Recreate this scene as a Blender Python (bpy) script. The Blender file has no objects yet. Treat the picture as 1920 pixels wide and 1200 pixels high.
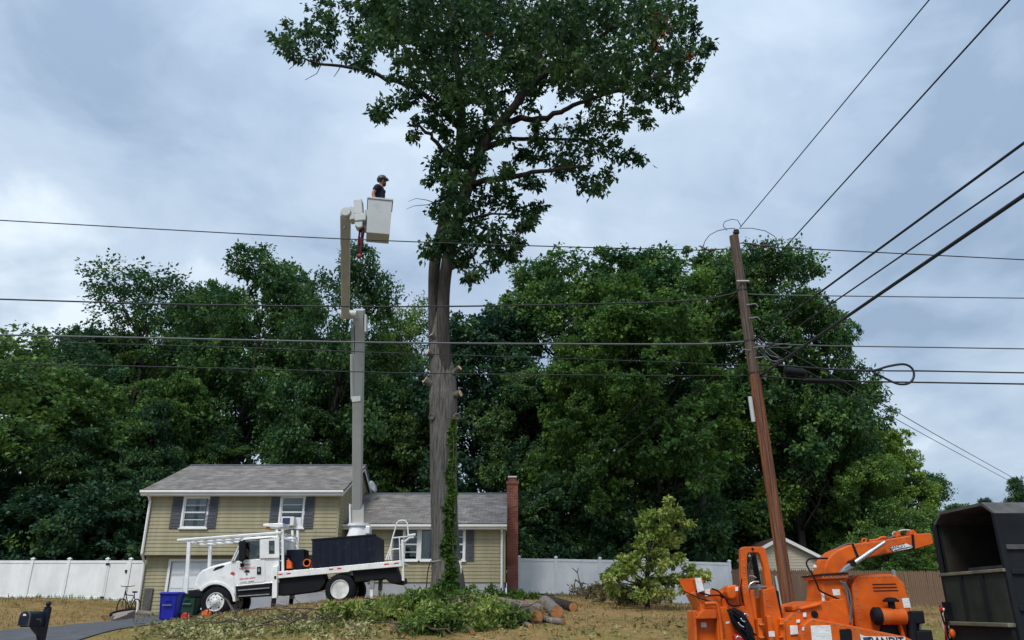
import bpy, math, random
import numpy as np
from mathutils import Vector, Matrix
scene = bpy.context.scene
# ------------------------------------------------------------------ camera, sky, sun, exposure
EYE = 1.6; PITCH = math.radians(20.6); FPX = 1445.0
cam = bpy.data.cameras.new('camera'); cam.sensor_width = 36; cam.lens = 36 * FPX / 1920
cam.clip_end = 5000; cam.clip_start = 0.1
camo = bpy.data.objects.new('camera', cam); scene.collection.objects.link(camo)
camo.location = (0, 0, EYE); camo.rotation_euler = (math.radians(90) + PITCH, 0, 0)
scene.camera = camo
SUN_EL, SUN_AZ = math.radians(52), math.radians(205)      # azimuth from +Y, clockwise: behind the viewer
world = bpy.data.worlds.new('World'); scene.world = world; world.use_nodes = True
def build_world():
    nt = world.node_tree; N = nt.nodes; L = nt.links; N.clear()
    out = N.new('ShaderNodeOutputWorld'); bg = N.new('ShaderNodeBackground'); L.new(bg.outputs[0], out.inputs[0])
    sky = N.new('ShaderNodeTexSky'); sky.sky_type = 'NISHITA'; sky.sun_disc = False
    sky.sun_elevation = SUN_EL; sky.sun_rotation = SUN_AZ
    sc = N.new('ShaderNodeVectorMath'); sc.operation = 'SCALE'; sc.inputs['Scale'].default_value = 0.10
    L.new(sky.outputs[0], sc.inputs[0])
    tc = N.new('ShaderNodeTexCoord'); sep = N.new('ShaderNodeSeparateXYZ'); L.new(tc.outputs['Generated'], sep.inputs[0])
    def m(op, a, b=None, clamp=False):
        n = N.new('ShaderNodeMath'); n.operation = op; n.use_clamp = clamp
        for i, v in enumerate((a, b)):
            if v is None: continue
            if isinstance(v, (int, float)): n.inputs[i].default_value = v
            else: L.new(v, n.inputs[i])
        return n.outputs[0]
    z = m('MAXIMUM', sep.outputs[2], 0.0); d = m('ADD', z, 0.42)
    cx = m('DIVIDE', sep.outputs[0], d); cy = m('DIVIDE', sep.outputs[1], d)
    cmb = N.new('ShaderNodeCombineXYZ'); L.new(cx, cmb.inputs[0]); L.new(cy, cmb.inputs[1])
    def noise(scale, detail, rough, off, dist=0.0):
        mp = N.new('ShaderNodeMapping'); mp.inputs['Location'].default_value = off; L.new(cmb.outputs[0], mp.inputs[0])
        n = N.new('ShaderNodeTexNoise'); n.inputs['Scale'].default_value = scale; n.inputs['Detail'].default_value = detail
        n.inputs['Roughness'].default_value = rough; n.inputs['Distortion'].default_value = dist
        L.new(mp.outputs[0], n.inputs['Vector']); return n.outputs['Fac']
    n1 = noise(1.5, 5, 0.5, (3.1, 1.7, 0), 0.5); n2 = noise(5.2, 7, 0.55, (7.7, 4.2, 0), 0.35)
    f = m('ADD', m('MULTIPLY', n1, 0.64), m('MULTIPLY', n2, 0.36))
    r = N.new('ShaderNodeValToRGB'); L.new(f, r.inputs[0]); e = r.color_ramp.elements
    e[0].position = 0.38; e[0].color = (0.225, 0.300, 0.405, 1)
    e[1].position = 0.63; e[1].color = (0.60, 0.67, 0.735, 1)
    k = r.color_ramp.elements.new(0.46); k.color = (0.315, 0.395, 0.500, 1)
    k = r.color_ramp.elements.new(0.55); k.color = (0.405, 0.485, 0.575, 1)
    mx = N.new('ShaderNodeMix'); mx.data_type = 'RGBA'; mx.inputs[0].default_value = 0.88
    L.new(sc.outputs[0], mx.inputs[6]); L.new(r.outputs[0], mx.inputs[7])
    g = m('ADD', 0.80, m('MULTIPLY', m('POWER', z, 1.5), 0.50))      # overcast sky: brighter towards the zenith
    gs = N.new('ShaderNodeVectorMath'); gs.operation = 'SCALE'; L.new(mx.outputs[2], gs.inputs[0]); L.new(g, gs.inputs['Scale'])
    L.new(gs.outputs[0], bg.inputs[0]); bg.inputs[1].default_value = 1.0
build_world()
sun = bpy.data.lights.new('sun', 'SUN'); sun.energy = 1.5; sun.angle = math.radians(18); sun.color = (1.0, 0.95, 0.87)
suno = bpy.data.objects.new('sun', sun); scene.collection.objects.link(suno)
sd = Vector((math.sin(SUN_AZ) * math.cos(SUN_EL), math.cos(SUN_AZ) * math.cos(SUN_EL), math.sin(SUN_EL)))
suno.rotation_euler = sd.to_track_quat('Z', 'Y').to_euler(); suno.location = sd * 100
vs = scene.view_settings; vs.view_transform = 'Standard'; vs.look = 'None'; vs.gamma = 1; vs.use_curve_mapping = False
vs.exposure = 0.78
# ------------------------------------------------------------------ helpers
C = scene.collection
rnd = random.Random(11); NR = np.random.default_rng(11)
ct, st = math.cos(PITCH), math.sin(PITCH)
def at(px, py, Y):                                         # the point of the place seen at a photo pixel, Y metres ahead
    u = (px - 960) / FPX; v = (600 - py) / FPX; t = Y / (ct - v * st)
    return Vector((u * t, Y, EYE + t * (st + v * ct)))
def sRGB(r, g, b):
    f = lambda c: (c / 255 / 12.92) if c <= 10 else ((c / 255 + 0.055) / 1.055) ** 2.4
    return (f(r), f(g), f(b))
MATS = {}
def mat(name, col, rough=0.6, metal=0.0, nscale=0, namt=0.0, bump=0.0, bscale=None, spec=0.4, col2=None, coords='Object', stretch=None, coat=0):
    m = bpy.data.materials.new(name); m.use_nodes = True; nt = m.node_tree; N = nt.nodes; L = nt.links
    b = N['Principled BSDF']; b.inputs['Base Color'].default_value = (*col, 1); b.inputs['Roughness'].default_value = rough
    b.inputs['Metallic'].default_value = metal; b.inputs['Specular IOR Level'].default_value = spec
    b.inputs['Coat Weight'].default_value = coat
    if nscale:
        tc = N.new('ShaderNodeTexCoord'); mp = N.new('ShaderNodeMapping'); L.new(tc.outputs[coords], mp.inputs[0])
        if stretch: mp.inputs['Scale'].default_value = stretch
        n = N.new('ShaderNodeTexNoise'); n.inputs['Scale'].default_value = nscale; n.inputs['Detail'].default_value = 6; n.inputs['Roughness'].default_value = 0.62
        L.new(mp.outputs[0], n.inputs['Vector'])
        r = N.new('ShaderNodeValToRGB'); L.new(n.outputs['Fac'], r.inputs[0])
        c2 = col2 if col2 else tuple(c * (1 - namt) for c in col); c1 = col if col2 else tuple(min(1, c * (1 + namt * 0.6)) for c in col)
        r.color_ramp.elements[0].position = 0.33; r.color_ramp.elements[0].color = (*c2, 1)
        r.color_ramp.elements[1].position = 0.66; r.color_ramp.elements[1].color = (*c1, 1)
        L.new(r.outputs[0], b.inputs['Base Color'])
        if bump:
            n2 = N.new('ShaderNodeTexNoise'); n2.inputs['Scale'].default_value = bscale or nscale * 4; n2.inputs['Detail'].default_value = 5
            L.new(mp.outputs[0], n2.inputs['Vector'])
            bp = N.new('ShaderNodeBump'); bp.inputs['Strength'].default_value = bump; bp.inputs['Distance'].default_value = 0.05
            L.new(n2.outputs['Fac'], bp.inputs['Height']); L.new(bp.outputs[0], b.inputs['Normal'])
    MATS[name] = m; return m
def leafmat(name, dark, mid, light, transl=0.3, rough=0.55):
    m = bpy.data.materials.new(name); m.use_nodes = True; nt = m.node_tree; N = nt.nodes; L = nt.links
    b = N['Principled BSDF']; b.inputs['Roughness'].default_value = rough; b.inputs['Specular IOR Level'].default_value = 0.3
    g = N.new('ShaderNodeNewGeometry'); oi = N.new('ShaderNodeObjectInfo'); tc = N.new('ShaderNodeTexCoord')
    n = N.new('ShaderNodeTexNoise'); n.inputs['Scale'].default_value = 0.6; n.inputs['Detail'].default_value = 2; L.new(tc.outputs['Object'], n.inputs['Vector'])
    def mm(op, a, bb):
        q = N.new('ShaderNodeMath'); q.operation = op
        for i, v in enumerate((a, bb)):
            if isinstance(v, (int, float)): q.inputs[i].default_value = v
            else: L.new(v, q.inputs[i])
        return q.outputs[0]
    f = mm('ADD', mm('MULTIPLY', g.outputs['Random Per Island'], 0.42), mm('MULTIPLY', mm('SUBTRACT', n.outputs['Fac'], 0.30), 1.35))  # random leaf tint, plus clump noise that puts sunlit tips and shade into the colour
    f = mm('ADD', f, mm('MULTIPLY', mm('SUBTRACT', oi.outputs['Random'], 0.5), 0.45))
    r = N.new('ShaderNodeValToRGB'); L.new(f, r.inputs[0]); e = r.color_ramp.elements
    e[0].position = 0.12; e[0].color = (*dark, 1); e[1].position = 0.85; e[1].color = (*light, 1)
    k = e.new(0.5); k.color = (*mid, 1)
    L.new(r.outputs[0], b.inputs['Base Color'])
    t = N.new('ShaderNodeBsdfTranslucent'); L.new(r.outputs[0], t.inputs[0])
    ms = N.new('ShaderNodeMixShader'); ms.inputs[0].default_value = transl
    L.new(b.outputs[0], ms.inputs[1]); L.new(t.outputs[0], ms.inputs[2]); L.new(ms.outputs[0], N['Material Output'].inputs[0])
    MATS[name] = m; return m
def M(k): return MATS[k] if isinstance(k, str) else k
def wloc(o):
    v = Vector((0, 0, 0))
    while o: v = v + o.location; o = o.parent
    return v
class MB:                                                  # collects shapes in world coordinates; build() links ONE mesh object
    def __init__(s): s.v = []; s.f = []
    def add(s, vs_, fs): o = len(s.v); s.v += [tuple(p) for p in vs_]; s.f += [tuple(i + o for i in q) for q in fs]; return s
    def box(s, x0, x1, y0, y1, z0, z1):
        return s.add([(x0,y0,z0),(x1,y0,z0),(x1,y1,z0),(x0,y1,z0),(x0,y0,z1),(x1,y0,z1),(x1,y1,z1),(x0,y1,z1)],
                     [(0,3,2,1),(4,5,6,7),(0,1,5,4),(1,2,6,5),(2,3,7,6),(3,0,4,7)])
    def prism(s, pts, d):                                   # polygon of 3D points pushed along d
        n = len(pts); p = [Vector(q) for q in pts]; d = Vector(d)
        nrm = Vector((0, 0, 0))
        for i in range(n): nrm += p[i].cross(p[(i + 1) % n])
        if nrm.dot(d) > 0: p.reverse()
        return s.add(p + [q + d for q in p], [tuple(range(n)), tuple(range(2 * n - 1, n - 1, -1))] + [(i, i + n, (i + 1) % n + n, (i + 1) % n) for i in range(n)])
    def pxp(s, pts, Y0, Y1):                                # outline measured in the photo on the plane Y0, thick to Y1
        return s.prism([at(a, b, Y0) for a, b in pts], (0, Y1 - Y0, 0))
    def tube(s, pts, r, n=8, cap=True):
        P = [Vector(p) for p in pts]; R = r if isinstance(r, (list, tuple)) else [r] * len(P)
        o = len(s.v); a = None
        for i, p in enumerate(P):
            t = (P[min(i + 1, len(P) - 1)] - P[max(i - 1, 0)])
            if t.length < 1e-9: t = Vector((0, 0, 1))
            t.normalize()
            a = t.orthogonal() if a is None else a - t * a.dot(t)
            if a.length < 1e-4: a = t.orthogonal()
            a.normalize(); b = t.cross(a)
            for k in range(n):
                w = 2 * math.pi * k / n; q = p + (a * math.cos(w) + b * math.sin(w)) * R[i]; s.v.append(tuple(q))
        for i in range(len(P) - 1):
            for k in range(n):
                k2 = (k + 1) % n; s.f.append((o + i*n + k, o + i*n + k2, o + (i+1)*n + k2, o + (i+1)*n + k))
        if cap:
            s.f.append(tuple(o + k for k in range(n))[::-1]); s.f.append(tuple(o + (len(P)-1)*n + k for k in range(n)))
        return s
    def lathe(s, c, axis, prof, n=20, cap=True):                      # prof: (distance along axis, radius)
        c = Vector(c); ax = Vector(axis).normalized()
        a = ax.orthogonal().normalized(); b = ax.cross(a); o = len(s.v)
        for h, r in prof:
            for k in range(n):
                w = 2*math.pi*k/n; s.v.append(tuple(c + ax*h + (a*math.cos(w) + b*math.sin(w))*max(r, 1e-4)))
        for i in range(len(prof) - 1):
            for k in range(n):
                k2 = (k+1) % n; s.f.append((o+i*n+k, o+i*n+k2, o+(i+1)*n+k2, o+(i+1)*n+k))
        if cap: s.f.append(tuple(o+k for k in range(n))[::-1]); s.f.append(tuple(o+(len(prof)-1)*n+k for k in range(n)))
        return s
    def ball(s, c, r, n=10, m_=7):
        c = Vector(c); r = Vector(r) if not isinstance(r, (int, float)) else Vector((r, r, r)); o = len(s.v)
        for i in range(m_ + 1):
            ph = math.pi * i / m_
            for k in range(n):
                w = 2*math.pi*k/n; sr = max(math.sin(ph), 1e-3)
                s.v.append((c.x + r.x*sr*math.cos(w), c.y + r.y*sr*math.sin(w), c.z + r.z*math.cos(ph)))
        for i in range(m_):
            for k in range(n):
                k2 = (k+1) % n; s.f.append((o+i*n+k, o+(i+1)*n+k, o+(i+1)*n+k2, o+i*n+k2))
        return s
    def mesh(s, name, off=(0, 0, 0)):
        me = bpy.data.meshes.new(name); off = Vector(off)
        me.from_pydata([tuple(Vector(p) - off) for p in s.v], [], s.f); me.update(); return me
    def islands(s):
        p = list(range(len(s.v)))
        def find(i):
            while p[i] != i: p[i] = p[p[i]]; i = p[i]
            return i
        for f in s.f:
            a = find(f[0])
            for i in f[1:]:
                b = find(i)
                if a != b: p[b] = a
        out = {}
        for f in s.f: out.setdefault(find(f[0]), []).append(f)
        res = []
        for fs in out.values():
            idx = {}; mb = MB()
            for f in fs:
                q = []
                for i in f:
                    if i not in idx: idx[i] = len(mb.v); mb.v.append(s.v[i])
                    q.append(idx[i])
                mb.f.append(tuple(q))
            res.append(mb)
        return res
    def each(s, name, m_, parent=None, **k):                # one object for every separate piece
        return [q.build(name, m_, parent, **k) for q in s.islands()]
    def build(s, name, m_, parent=None, smooth=False, bevel=0, label=None, loc=None):
        base = Vector(loc) if loc is not None else (wloc(parent) if parent else Vector((0, 0, 0)))
        me = s.mesh(name, base)
        o = bpy.data.objects.new(name, me); C.objects.link(o); me.materials.append(M(m_))
        if parent: o.parent = parent; o.location = base - wloc(parent)
        else: o.location = base
        if smooth:
            me.polygons.foreach_set('use_smooth', [True] * len(me.polygons))
            if smooth == 'auto':
                me.set_sharp_from_angle(angle=math.radians(40))
        if bevel:
            bv = o.modifiers.new('bevel', 'BEVEL'); bv.width = bevel; bv.segments = 2; bv.limit_method = 'ANGLE'; bv.angle_limit = math.radians(35)
        if label: o['label'] = label
        return o
def tag(o, label=None, cat=None, group=None, kind=None):
    if label: o['label'] = label
    if cat: o['category'] = cat
    if group: o['group'] = group
    if kind: o['kind'] = kind
    return o
def thing(name, label, cat, loc, group=None):
    o = bpy.data.objects.new(name, None); C.objects.link(o); o.location = loc; o.empty_display_size = 0.2
    return tag(o, label, cat, group)
def inst(name, me, parent, loc, rot=(0, 0, 0), scale=(1, 1, 1)):   # a piece that shares its mesh; loc in world coordinates
    o = bpy.data.objects.new(name, me); C.objects.link(o); o.parent = parent
    o.location = Vector(loc) - (wloc(parent) if parent else Vector((0,0,0))); o.rotation_euler = rot; o.scale = scale; return o
def text_obj(name, body, m_, parent, origin, xdir, updir, height, depth=0.004, width=None, bold=0.0):
    cu = bpy.data.curves.new(name, 'FONT'); cu.body = body; cu.size = 1.0; cu.extrude = 0.0; cu.align_x = 'CENTER'; cu.offset = bold
    t = bpy.data.objects.new(name, cu); C.objects.link(t)
    dg = bpy.context.evaluated_depsgraph_get(); me = bpy.data.meshes.new_from_object(t.evaluated_get(dg)); bpy.data.objects.remove(t)
    co = np.zeros(len(me.vertices) * 3); me.vertices.foreach_get('co', co); co = co.reshape(-1, 3)
    w0 = co[:, 0].max() - co[:, 0].min(); h0 = co[:, 1].max() - co[:, 1].min()
    sy = height / h0; sx = (width / w0) if width else sy
    co[:, 0] = (co[:, 0] - (co[:, 0].max() + co[:, 0].min()) / 2) * sx; co[:, 1] = (co[:, 1] - co[:, 1].min()) * sy
    X = np.array(xdir.normalized()); U = np.array(updir.normalized()); O = np.array(Vector(origin) - wloc(parent))
    w = O + co[:, :1] * X + co[:, 1:2] * U
    me.vertices.foreach_set('co', w.ravel()); me.update(); me.materials.clear(); me.materials.append(M(m_))
    o = bpy.data.objects.new(name, me); C.objects.link(o); o.parent = parent; return o
# ------------------------------------------------------------------ materials
def worn(name, dust, scale, lo, hi, amt):                  # dust and scuffs with shapes of their own over a paint
    m = MATS[name]; N = m.node_tree.nodes; L = m.node_tree.links; b = N['Principled BSDF']; src = b.inputs['Base Color'].links[0].from_socket
    tc = N.new('ShaderNodeTexCoord'); n = N.new('ShaderNodeTexNoise'); n.inputs['Scale'].default_value = scale; n.inputs['Detail'].default_value = 9; n.inputs['Roughness'].default_value = 0.72; L.new(tc.outputs['Object'], n.inputs['Vector'])
    r = N.new('ShaderNodeValToRGB'); L.new(n.outputs['Fac'], r.inputs[0]); r.color_ramp.elements[0].position = lo; r.color_ramp.elements[0].color = (0, 0, 0, 1); r.color_ramp.elements[1].position = hi; r.color_ramp.elements[1].color = (amt, amt, amt, 1)
    mx = N.new('ShaderNodeMix'); mx.data_type = 'RGBA'; L.new(r.outputs[0], mx.inputs[0]); L.new(src, mx.inputs[6]); mx.inputs[7].default_value = (*dust, 1); L.new(mx.outputs[2], b.inputs['Base Color'])
    rr = N.new('ShaderNodeMapRange'); L.new(r.outputs[0], rr.inputs[0]); rr.inputs[3].default_value = b.inputs['Roughness'].default_value; rr.inputs[4].default_value = 0.85; L.new(rr.outputs[0], b.inputs['Roughness'])
def bark(name, c1, c2, sz=(6, 6, 0.7), bump=0.9):
    return mat(name, c1, 0.9, nscale=2.6, col2=c2, bump=bump, bscale=5, stretch=sz, spec=0.15)
mat('white_trim', (0.78, 0.79, 0.80), 0.45, nscale=1.2, namt=0.10)
mat('siding', (0.325, 0.296, 0.185), 0.55, nscale=1.1, namt=0.18, stretch=(2.5, 2.5, 0.6))
mat('siding_pale', (0.50, 0.45, 0.36), 0.6, nscale=1.5, namt=0.10)
mat('shutter_slate', (0.075, 0.083, 0.105), 0.5, nscale=3, namt=0.2)
mat('concrete', (0.36, 0.38, 0.42), 0.85, nscale=1.5, namt=0.18, bump=0.2)
mat('vinyl_white', (0.77, 0.80, 0.83), 0.4, nscale=1.3, namt=0.13, stretch=(1, 1, 0.5))
mat('picket_brown', (0.175, 0.115, 0.075), 0.85, nscale=3, namt=0.35, stretch=(6, 6, 0.5))
mat('curtain', (0.55, 0.57, 0.52), 0.9, nscale=6, namt=0.25, stretch=(8, 1, 0.3))
mat('blind', (0.42, 0.47, 0.47), 0.8)
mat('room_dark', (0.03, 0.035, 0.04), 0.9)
mat('truck_white', (0.78, 0.80, 0.81), 0.35, nscale=2.0, namt=0.16, coat=0.2)
mat('boom_grey', (0.46, 0.49, 0.50), 0.45, nscale=0.9, namt=0.10)
mat('boom_shade', (0.42, 0.42, 0.40), 0.5, nscale=0.9, namt=0.10)
mat('black_paint', (0.006, 0.009, 0.020), 0.5, nscale=2.2, col2=(0.010, 0.015, 0.032), stretch=(3, 3, 0.5), spec=0.15)
mat('black_plain', (0.006, 0.007, 0.011), 0.6, nscale=5, namt=0.3, spec=0.2)
mat('tyre_rubber', (0.009, 0.010, 0.015), 0.85, nscale=6, namt=0.3, spec=0.2)
mat('wheel_white', (0.66, 0.67, 0.66), 0.5, nscale=5, namt=0.25)
mat('chipper_orange', (0.70, 0.125, 0.006), 0.45, nscale=2.6, col2=(0.46, 0.068, 0.006), spec=0.25)
mat('saw_orange', (0.80, 0.13, 0.02), 0.5, nscale=5, namt=0.25)
mat('red', (0.50, 0.02, 0.02), 0.5, nscale=6, namt=0.2)
mat('chrome', (0.62, 0.62, 0.62), 0.25, metal=0.9)
mat('steel_grey', (0.30, 0.31, 0.33), 0.45, metal=0.5, nscale=6, namt=0.3)
mat('decal_white', (0.72, 0.73, 0.72), 0.5, nscale=14, namt=0.28, stretch=(1, 1, 5))
mat('decal_red', (0.55, 0.03, 0.03), 0.5)
mat('decal_black', (0.012, 0.012, 0.014), 0.5)
mat('decal_blue', (0.03, 0.05, 0.13), 0.5); mat('ledge_tan', (0.17, 0.155, 0.11), 0.7, nscale=4, namt=0.4)
mat('tailgate_olive', (0.020, 0.024, 0.020), 0.7, nscale=1.6, col2=(0.045, 0.050, 0.042), bump=0.1, spec=0.2)
mat('truck_box_black', (0.007, 0.009, 0.014), 0.6, nscale=1.4, col2=(0.016, 0.018, 0.020), bump=0.1, spec=0.2)
mat('truck_box_inside', (0.014, 0.014, 0.014), 0.8, nscale=1.2, col2=(0.045, 0.038, 0.026), bump=0.1, spec=0.2)
mat('worn_grey', (0.085, 0.083, 0.08), 0.7, nscale=4, namt=0.4)
mat('bin_blue', (0.010, 0.016, 0.33), 0.45, nscale=3, namt=0.15)
mat('bin_green', (0.008, 0.060, 0.030), 0.5, nscale=3, namt=0.2)
mat('mailbox_black', (0.010, 0.014, 0.030), 0.4, nscale=4, namt=0.3, spec=0.25)
mat('wire_black', (0.018, 0.020, 0.026), 0.6)
mat('wire_grey', (0.10, 0.11, 0.12), 0.5)
mat('insulator', (0.07, 0.045, 0.045), 0.4)
mat('asphalt', (0.085, 0.090, 0.10), 0.8, nscale=2.5, namt=0.25, bump=0.25, bscale=40)
mat('skin', (0.36, 0.19, 0.13), 0.6, nscale=8, namt=0.1)
mat('navy_cloth', (0.012, 0.016, 0.035), 0.9, nscale=8, namt=0.3, bump=0.2)
mat('trouser', (0.04, 0.045, 0.06), 0.9)
mat('helmet', (0.05, 0.055, 0.065), 0.4)
mat('beard', (0.05, 0.025, 0.016), 0.95)
mat('cut_wood', (0.62, 0.40, 0.20), 0.8, nscale=5, namt=0.3)
mat('cut_wood_red', (0.42, 0.19, 0.07), 0.8, nscale=5, namt=0.35)
mat('rope_grey', (0.30, 0.30, 0.29), 0.8)
mat('rope_red', (0.10, 0.012, 0.02), 0.9, nscale=20, namt=0.4)
mat('shed_roof', (0.085, 0.045, 0.038), 0.9, nscale=3, namt=0.3)
mat('dish_grey', (0.45, 0.47, 0.50), 0.4)
mat('orange_light', (0.8, 0.16, 0.02), 0.3)
mat('pad_stone', (0.27, 0.225, 0.20), 0.9, nscale=6, namt=0.25, bump=0.3)
worn('chipper_orange', (0.33, 0.17, 0.07), 4.5, 0.52, 0.72, 0.6); worn('truck_white', (0.42, 0.39, 0.34), 3.5, 0.55, 0.75, 0.5); worn('black_paint', (0.06, 0.065, 0.07), 5, 0.56, 0.72, 0.6); worn('boom_grey', (0.28, 0.28, 0.26), 3, 0.55, 0.75, 0.5); worn('vinyl_white', (0.55, 0.58, 0.50), 2.2, 0.55, 0.78, 0.4)
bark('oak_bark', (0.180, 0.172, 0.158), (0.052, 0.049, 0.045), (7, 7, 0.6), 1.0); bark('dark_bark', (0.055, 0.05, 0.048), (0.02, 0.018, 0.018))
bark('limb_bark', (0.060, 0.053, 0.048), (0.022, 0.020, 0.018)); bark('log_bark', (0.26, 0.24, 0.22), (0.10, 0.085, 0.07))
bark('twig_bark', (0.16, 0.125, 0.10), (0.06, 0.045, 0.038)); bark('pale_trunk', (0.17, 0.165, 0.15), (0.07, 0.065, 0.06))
bark('pole_wood', (0.30, 0.125, 0.065), (0.085, 0.036, 0.023), (11, 11, 0.30), 1.0)
bark('pole_wood_grey', (0.19, 0.145, 0.115), (0.06, 0.04, 0.034), (11, 11, 0.30), 1.0)
leafmat('oak_leaf', (0.024, 0.066, 0.031), (0.064, 0.138, 0.042), (0.175, 0.27, 0.062), 0.36)
leafmat('forest_leaf', (0.026, 0.075, 0.036), (0.070, 0.160, 0.046), (0.19, 0.31, 0.062), 0.36)
leafmat('dark_leaf', (0.015, 0.054, 0.035), (0.042, 0.106, 0.048), (0.125, 0.215, 0.055), 0.33)
leafmat('maple_leaf', (0.050, 0.125, 0.034), (0.125, 0.235, 0.046), (0.27, 0.40, 0.075), 0.36)
leafmat('fresh_leaf', (0.12, 0.19, 0.035), (0.26, 0.33, 0.07), (0.50, 0.50, 0.19), 0.32)
leafmat('cut_leaf', (0.030, 0.080, 0.018), (0.105, 0.185, 0.035), (0.34, 0.40, 0.10), 0.30)
leafmat('cut_leaf_pale', (0.08, 0.11, 0.035), (0.19, 0.21, 0.07), (0.42, 0.40, 0.19), 0.2)
bark('shaded_oak_bark', (0.082, 0.076, 0.071), (0.028, 0.025, 0.024), (7, 7, 0.6), 1.0)  # oak bark again, with the shading on the stems put into its colour
leafmat('dry_leaf', (0.08, 0.075, 0.03), (0.16, 0.14, 0.06), (0.26, 0.22, 0.10), 0.2)
leafmat('ivy_leaf', (0.045, 0.11, 0.018), (0.10, 0.20, 0.03), (0.20, 0.30, 0.05), 0.3)
leafmat('grass_blade', (0.16, 0.115, 0.045), (0.27, 0.19, 0.085), (0.36, 0.28, 0.13), 0.2)
def node_mat(name, fn):
    m = bpy.data.materials.new(name); m.use_nodes = True; nt = m.node_tree
    fn(nt.nodes, nt.links, nt.nodes['Principled BSDF'], nt); MATS[name] = m; return m
def _glass(N, L, b, nt):
    t = N.new('ShaderNodeBsdfTransparent'); t.inputs[0].default_value = (0.75, 0.80, 0.80, 1)
    g = N.new('ShaderNodeBsdfGlossy'); g.inputs['Roughness'].default_value = 0.03; g.inputs[0].default_value = (0.8, 0.85, 0.9, 1)
    f = N.new('ShaderNodeFresnel'); f.inputs[0].default_value = 1.6
    ms = N.new('ShaderNodeMixShader'); L.new(f.outputs[0], ms.inputs[0]); L.new(t.outputs[0], ms.inputs[1]); L.new(g.outputs[0], ms.inputs[2])
    L.new(ms.outputs[0], N['Material Output'].inputs[0])
node_mat('glass', _glass)
def _brick(scale, bw, bh, c1, c2, cm, mortar, bump, xz=True):
    def fn(N, L, b, nt):
        tc = N.new('ShaderNodeTexCoord'); sp = N.new('ShaderNodeSeparateXYZ'); L.new(tc.outputs['Object'], sp.inputs[0])
        cm_ = N.new('ShaderNodeCombineXYZ')
        a = N.new('ShaderNodeMath'); a.operation = 'ADD'; L.new(sp.outputs[0], a.inputs[0]); L.new(sp.outputs[1], a.inputs[1])
        L.new(a.outputs[0] if xz else sp.outputs[0], cm_.inputs[0]); L.new(sp.outputs[2] if xz else sp.outputs[1], cm_.inputs[1])
        br = N.new('ShaderNodeTexBrick'); L.new(cm_.outputs[0], br.inputs['Vector'])
        br.inputs['Scale'].default_value = scale; br.inputs['Brick Width'].default_value = bw; br.inputs['Row Height'].default_value = bh
        br.inputs['Mortar Size'].default_value = mortar; br.inputs['Color1'].default_value = (*c1, 1); br.inputs['Color2'].default_value = (*c2, 1); br.inputs['Mortar'].default_value = (*cm, 1)
        n = N.new('ShaderNodeTexNoise'); n.inputs['Scale'].default_value = 2.0; n.inputs['Detail'].default_value = 6; L.new(tc.outputs['Object'], n.inputs['Vector'])
        mx = N.new('ShaderNodeMix'); mx.data_type = 'RGBA'; mx.blend_type = 'OVERLAY'; mx.inputs[0].default_value = 0.75
        L.new(br.outputs[0], mx.inputs[6]); L.new(n.outputs['Fac'], mx.inputs[7]); L.new(mx.outputs[2], b.inputs['Base Color'])
        b.inputs['Roughness'].default_value = 0.9; b.inputs['Specular IOR Level'].default_value = 0.2
        bp = N.new('ShaderNodeBump'); bp.inputs['Strength'].default_value = bump; bp.inputs['Distance'].default_value = 0.02; bp.invert = True
        L.new(br.outputs['Fac'], bp.inputs['Height']); L.new(bp.outputs[0], b.inputs['Normal'])
    return fn
node_mat('brick', _brick(1, 0.21, 0.075, (0.30, 0.085, 0.055), (0.22, 0.06, 0.045), (0.30, 0.22, 0.19), 0.008, 0.6))
node_mat('shingle', _brick(1, 0.33, 0.15, (0.235, 0.220, 0.208), (0.155, 0.145, 0.138), (0.10, 0.09, 0.09), 0.008, 0.6, xz=False))
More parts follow.
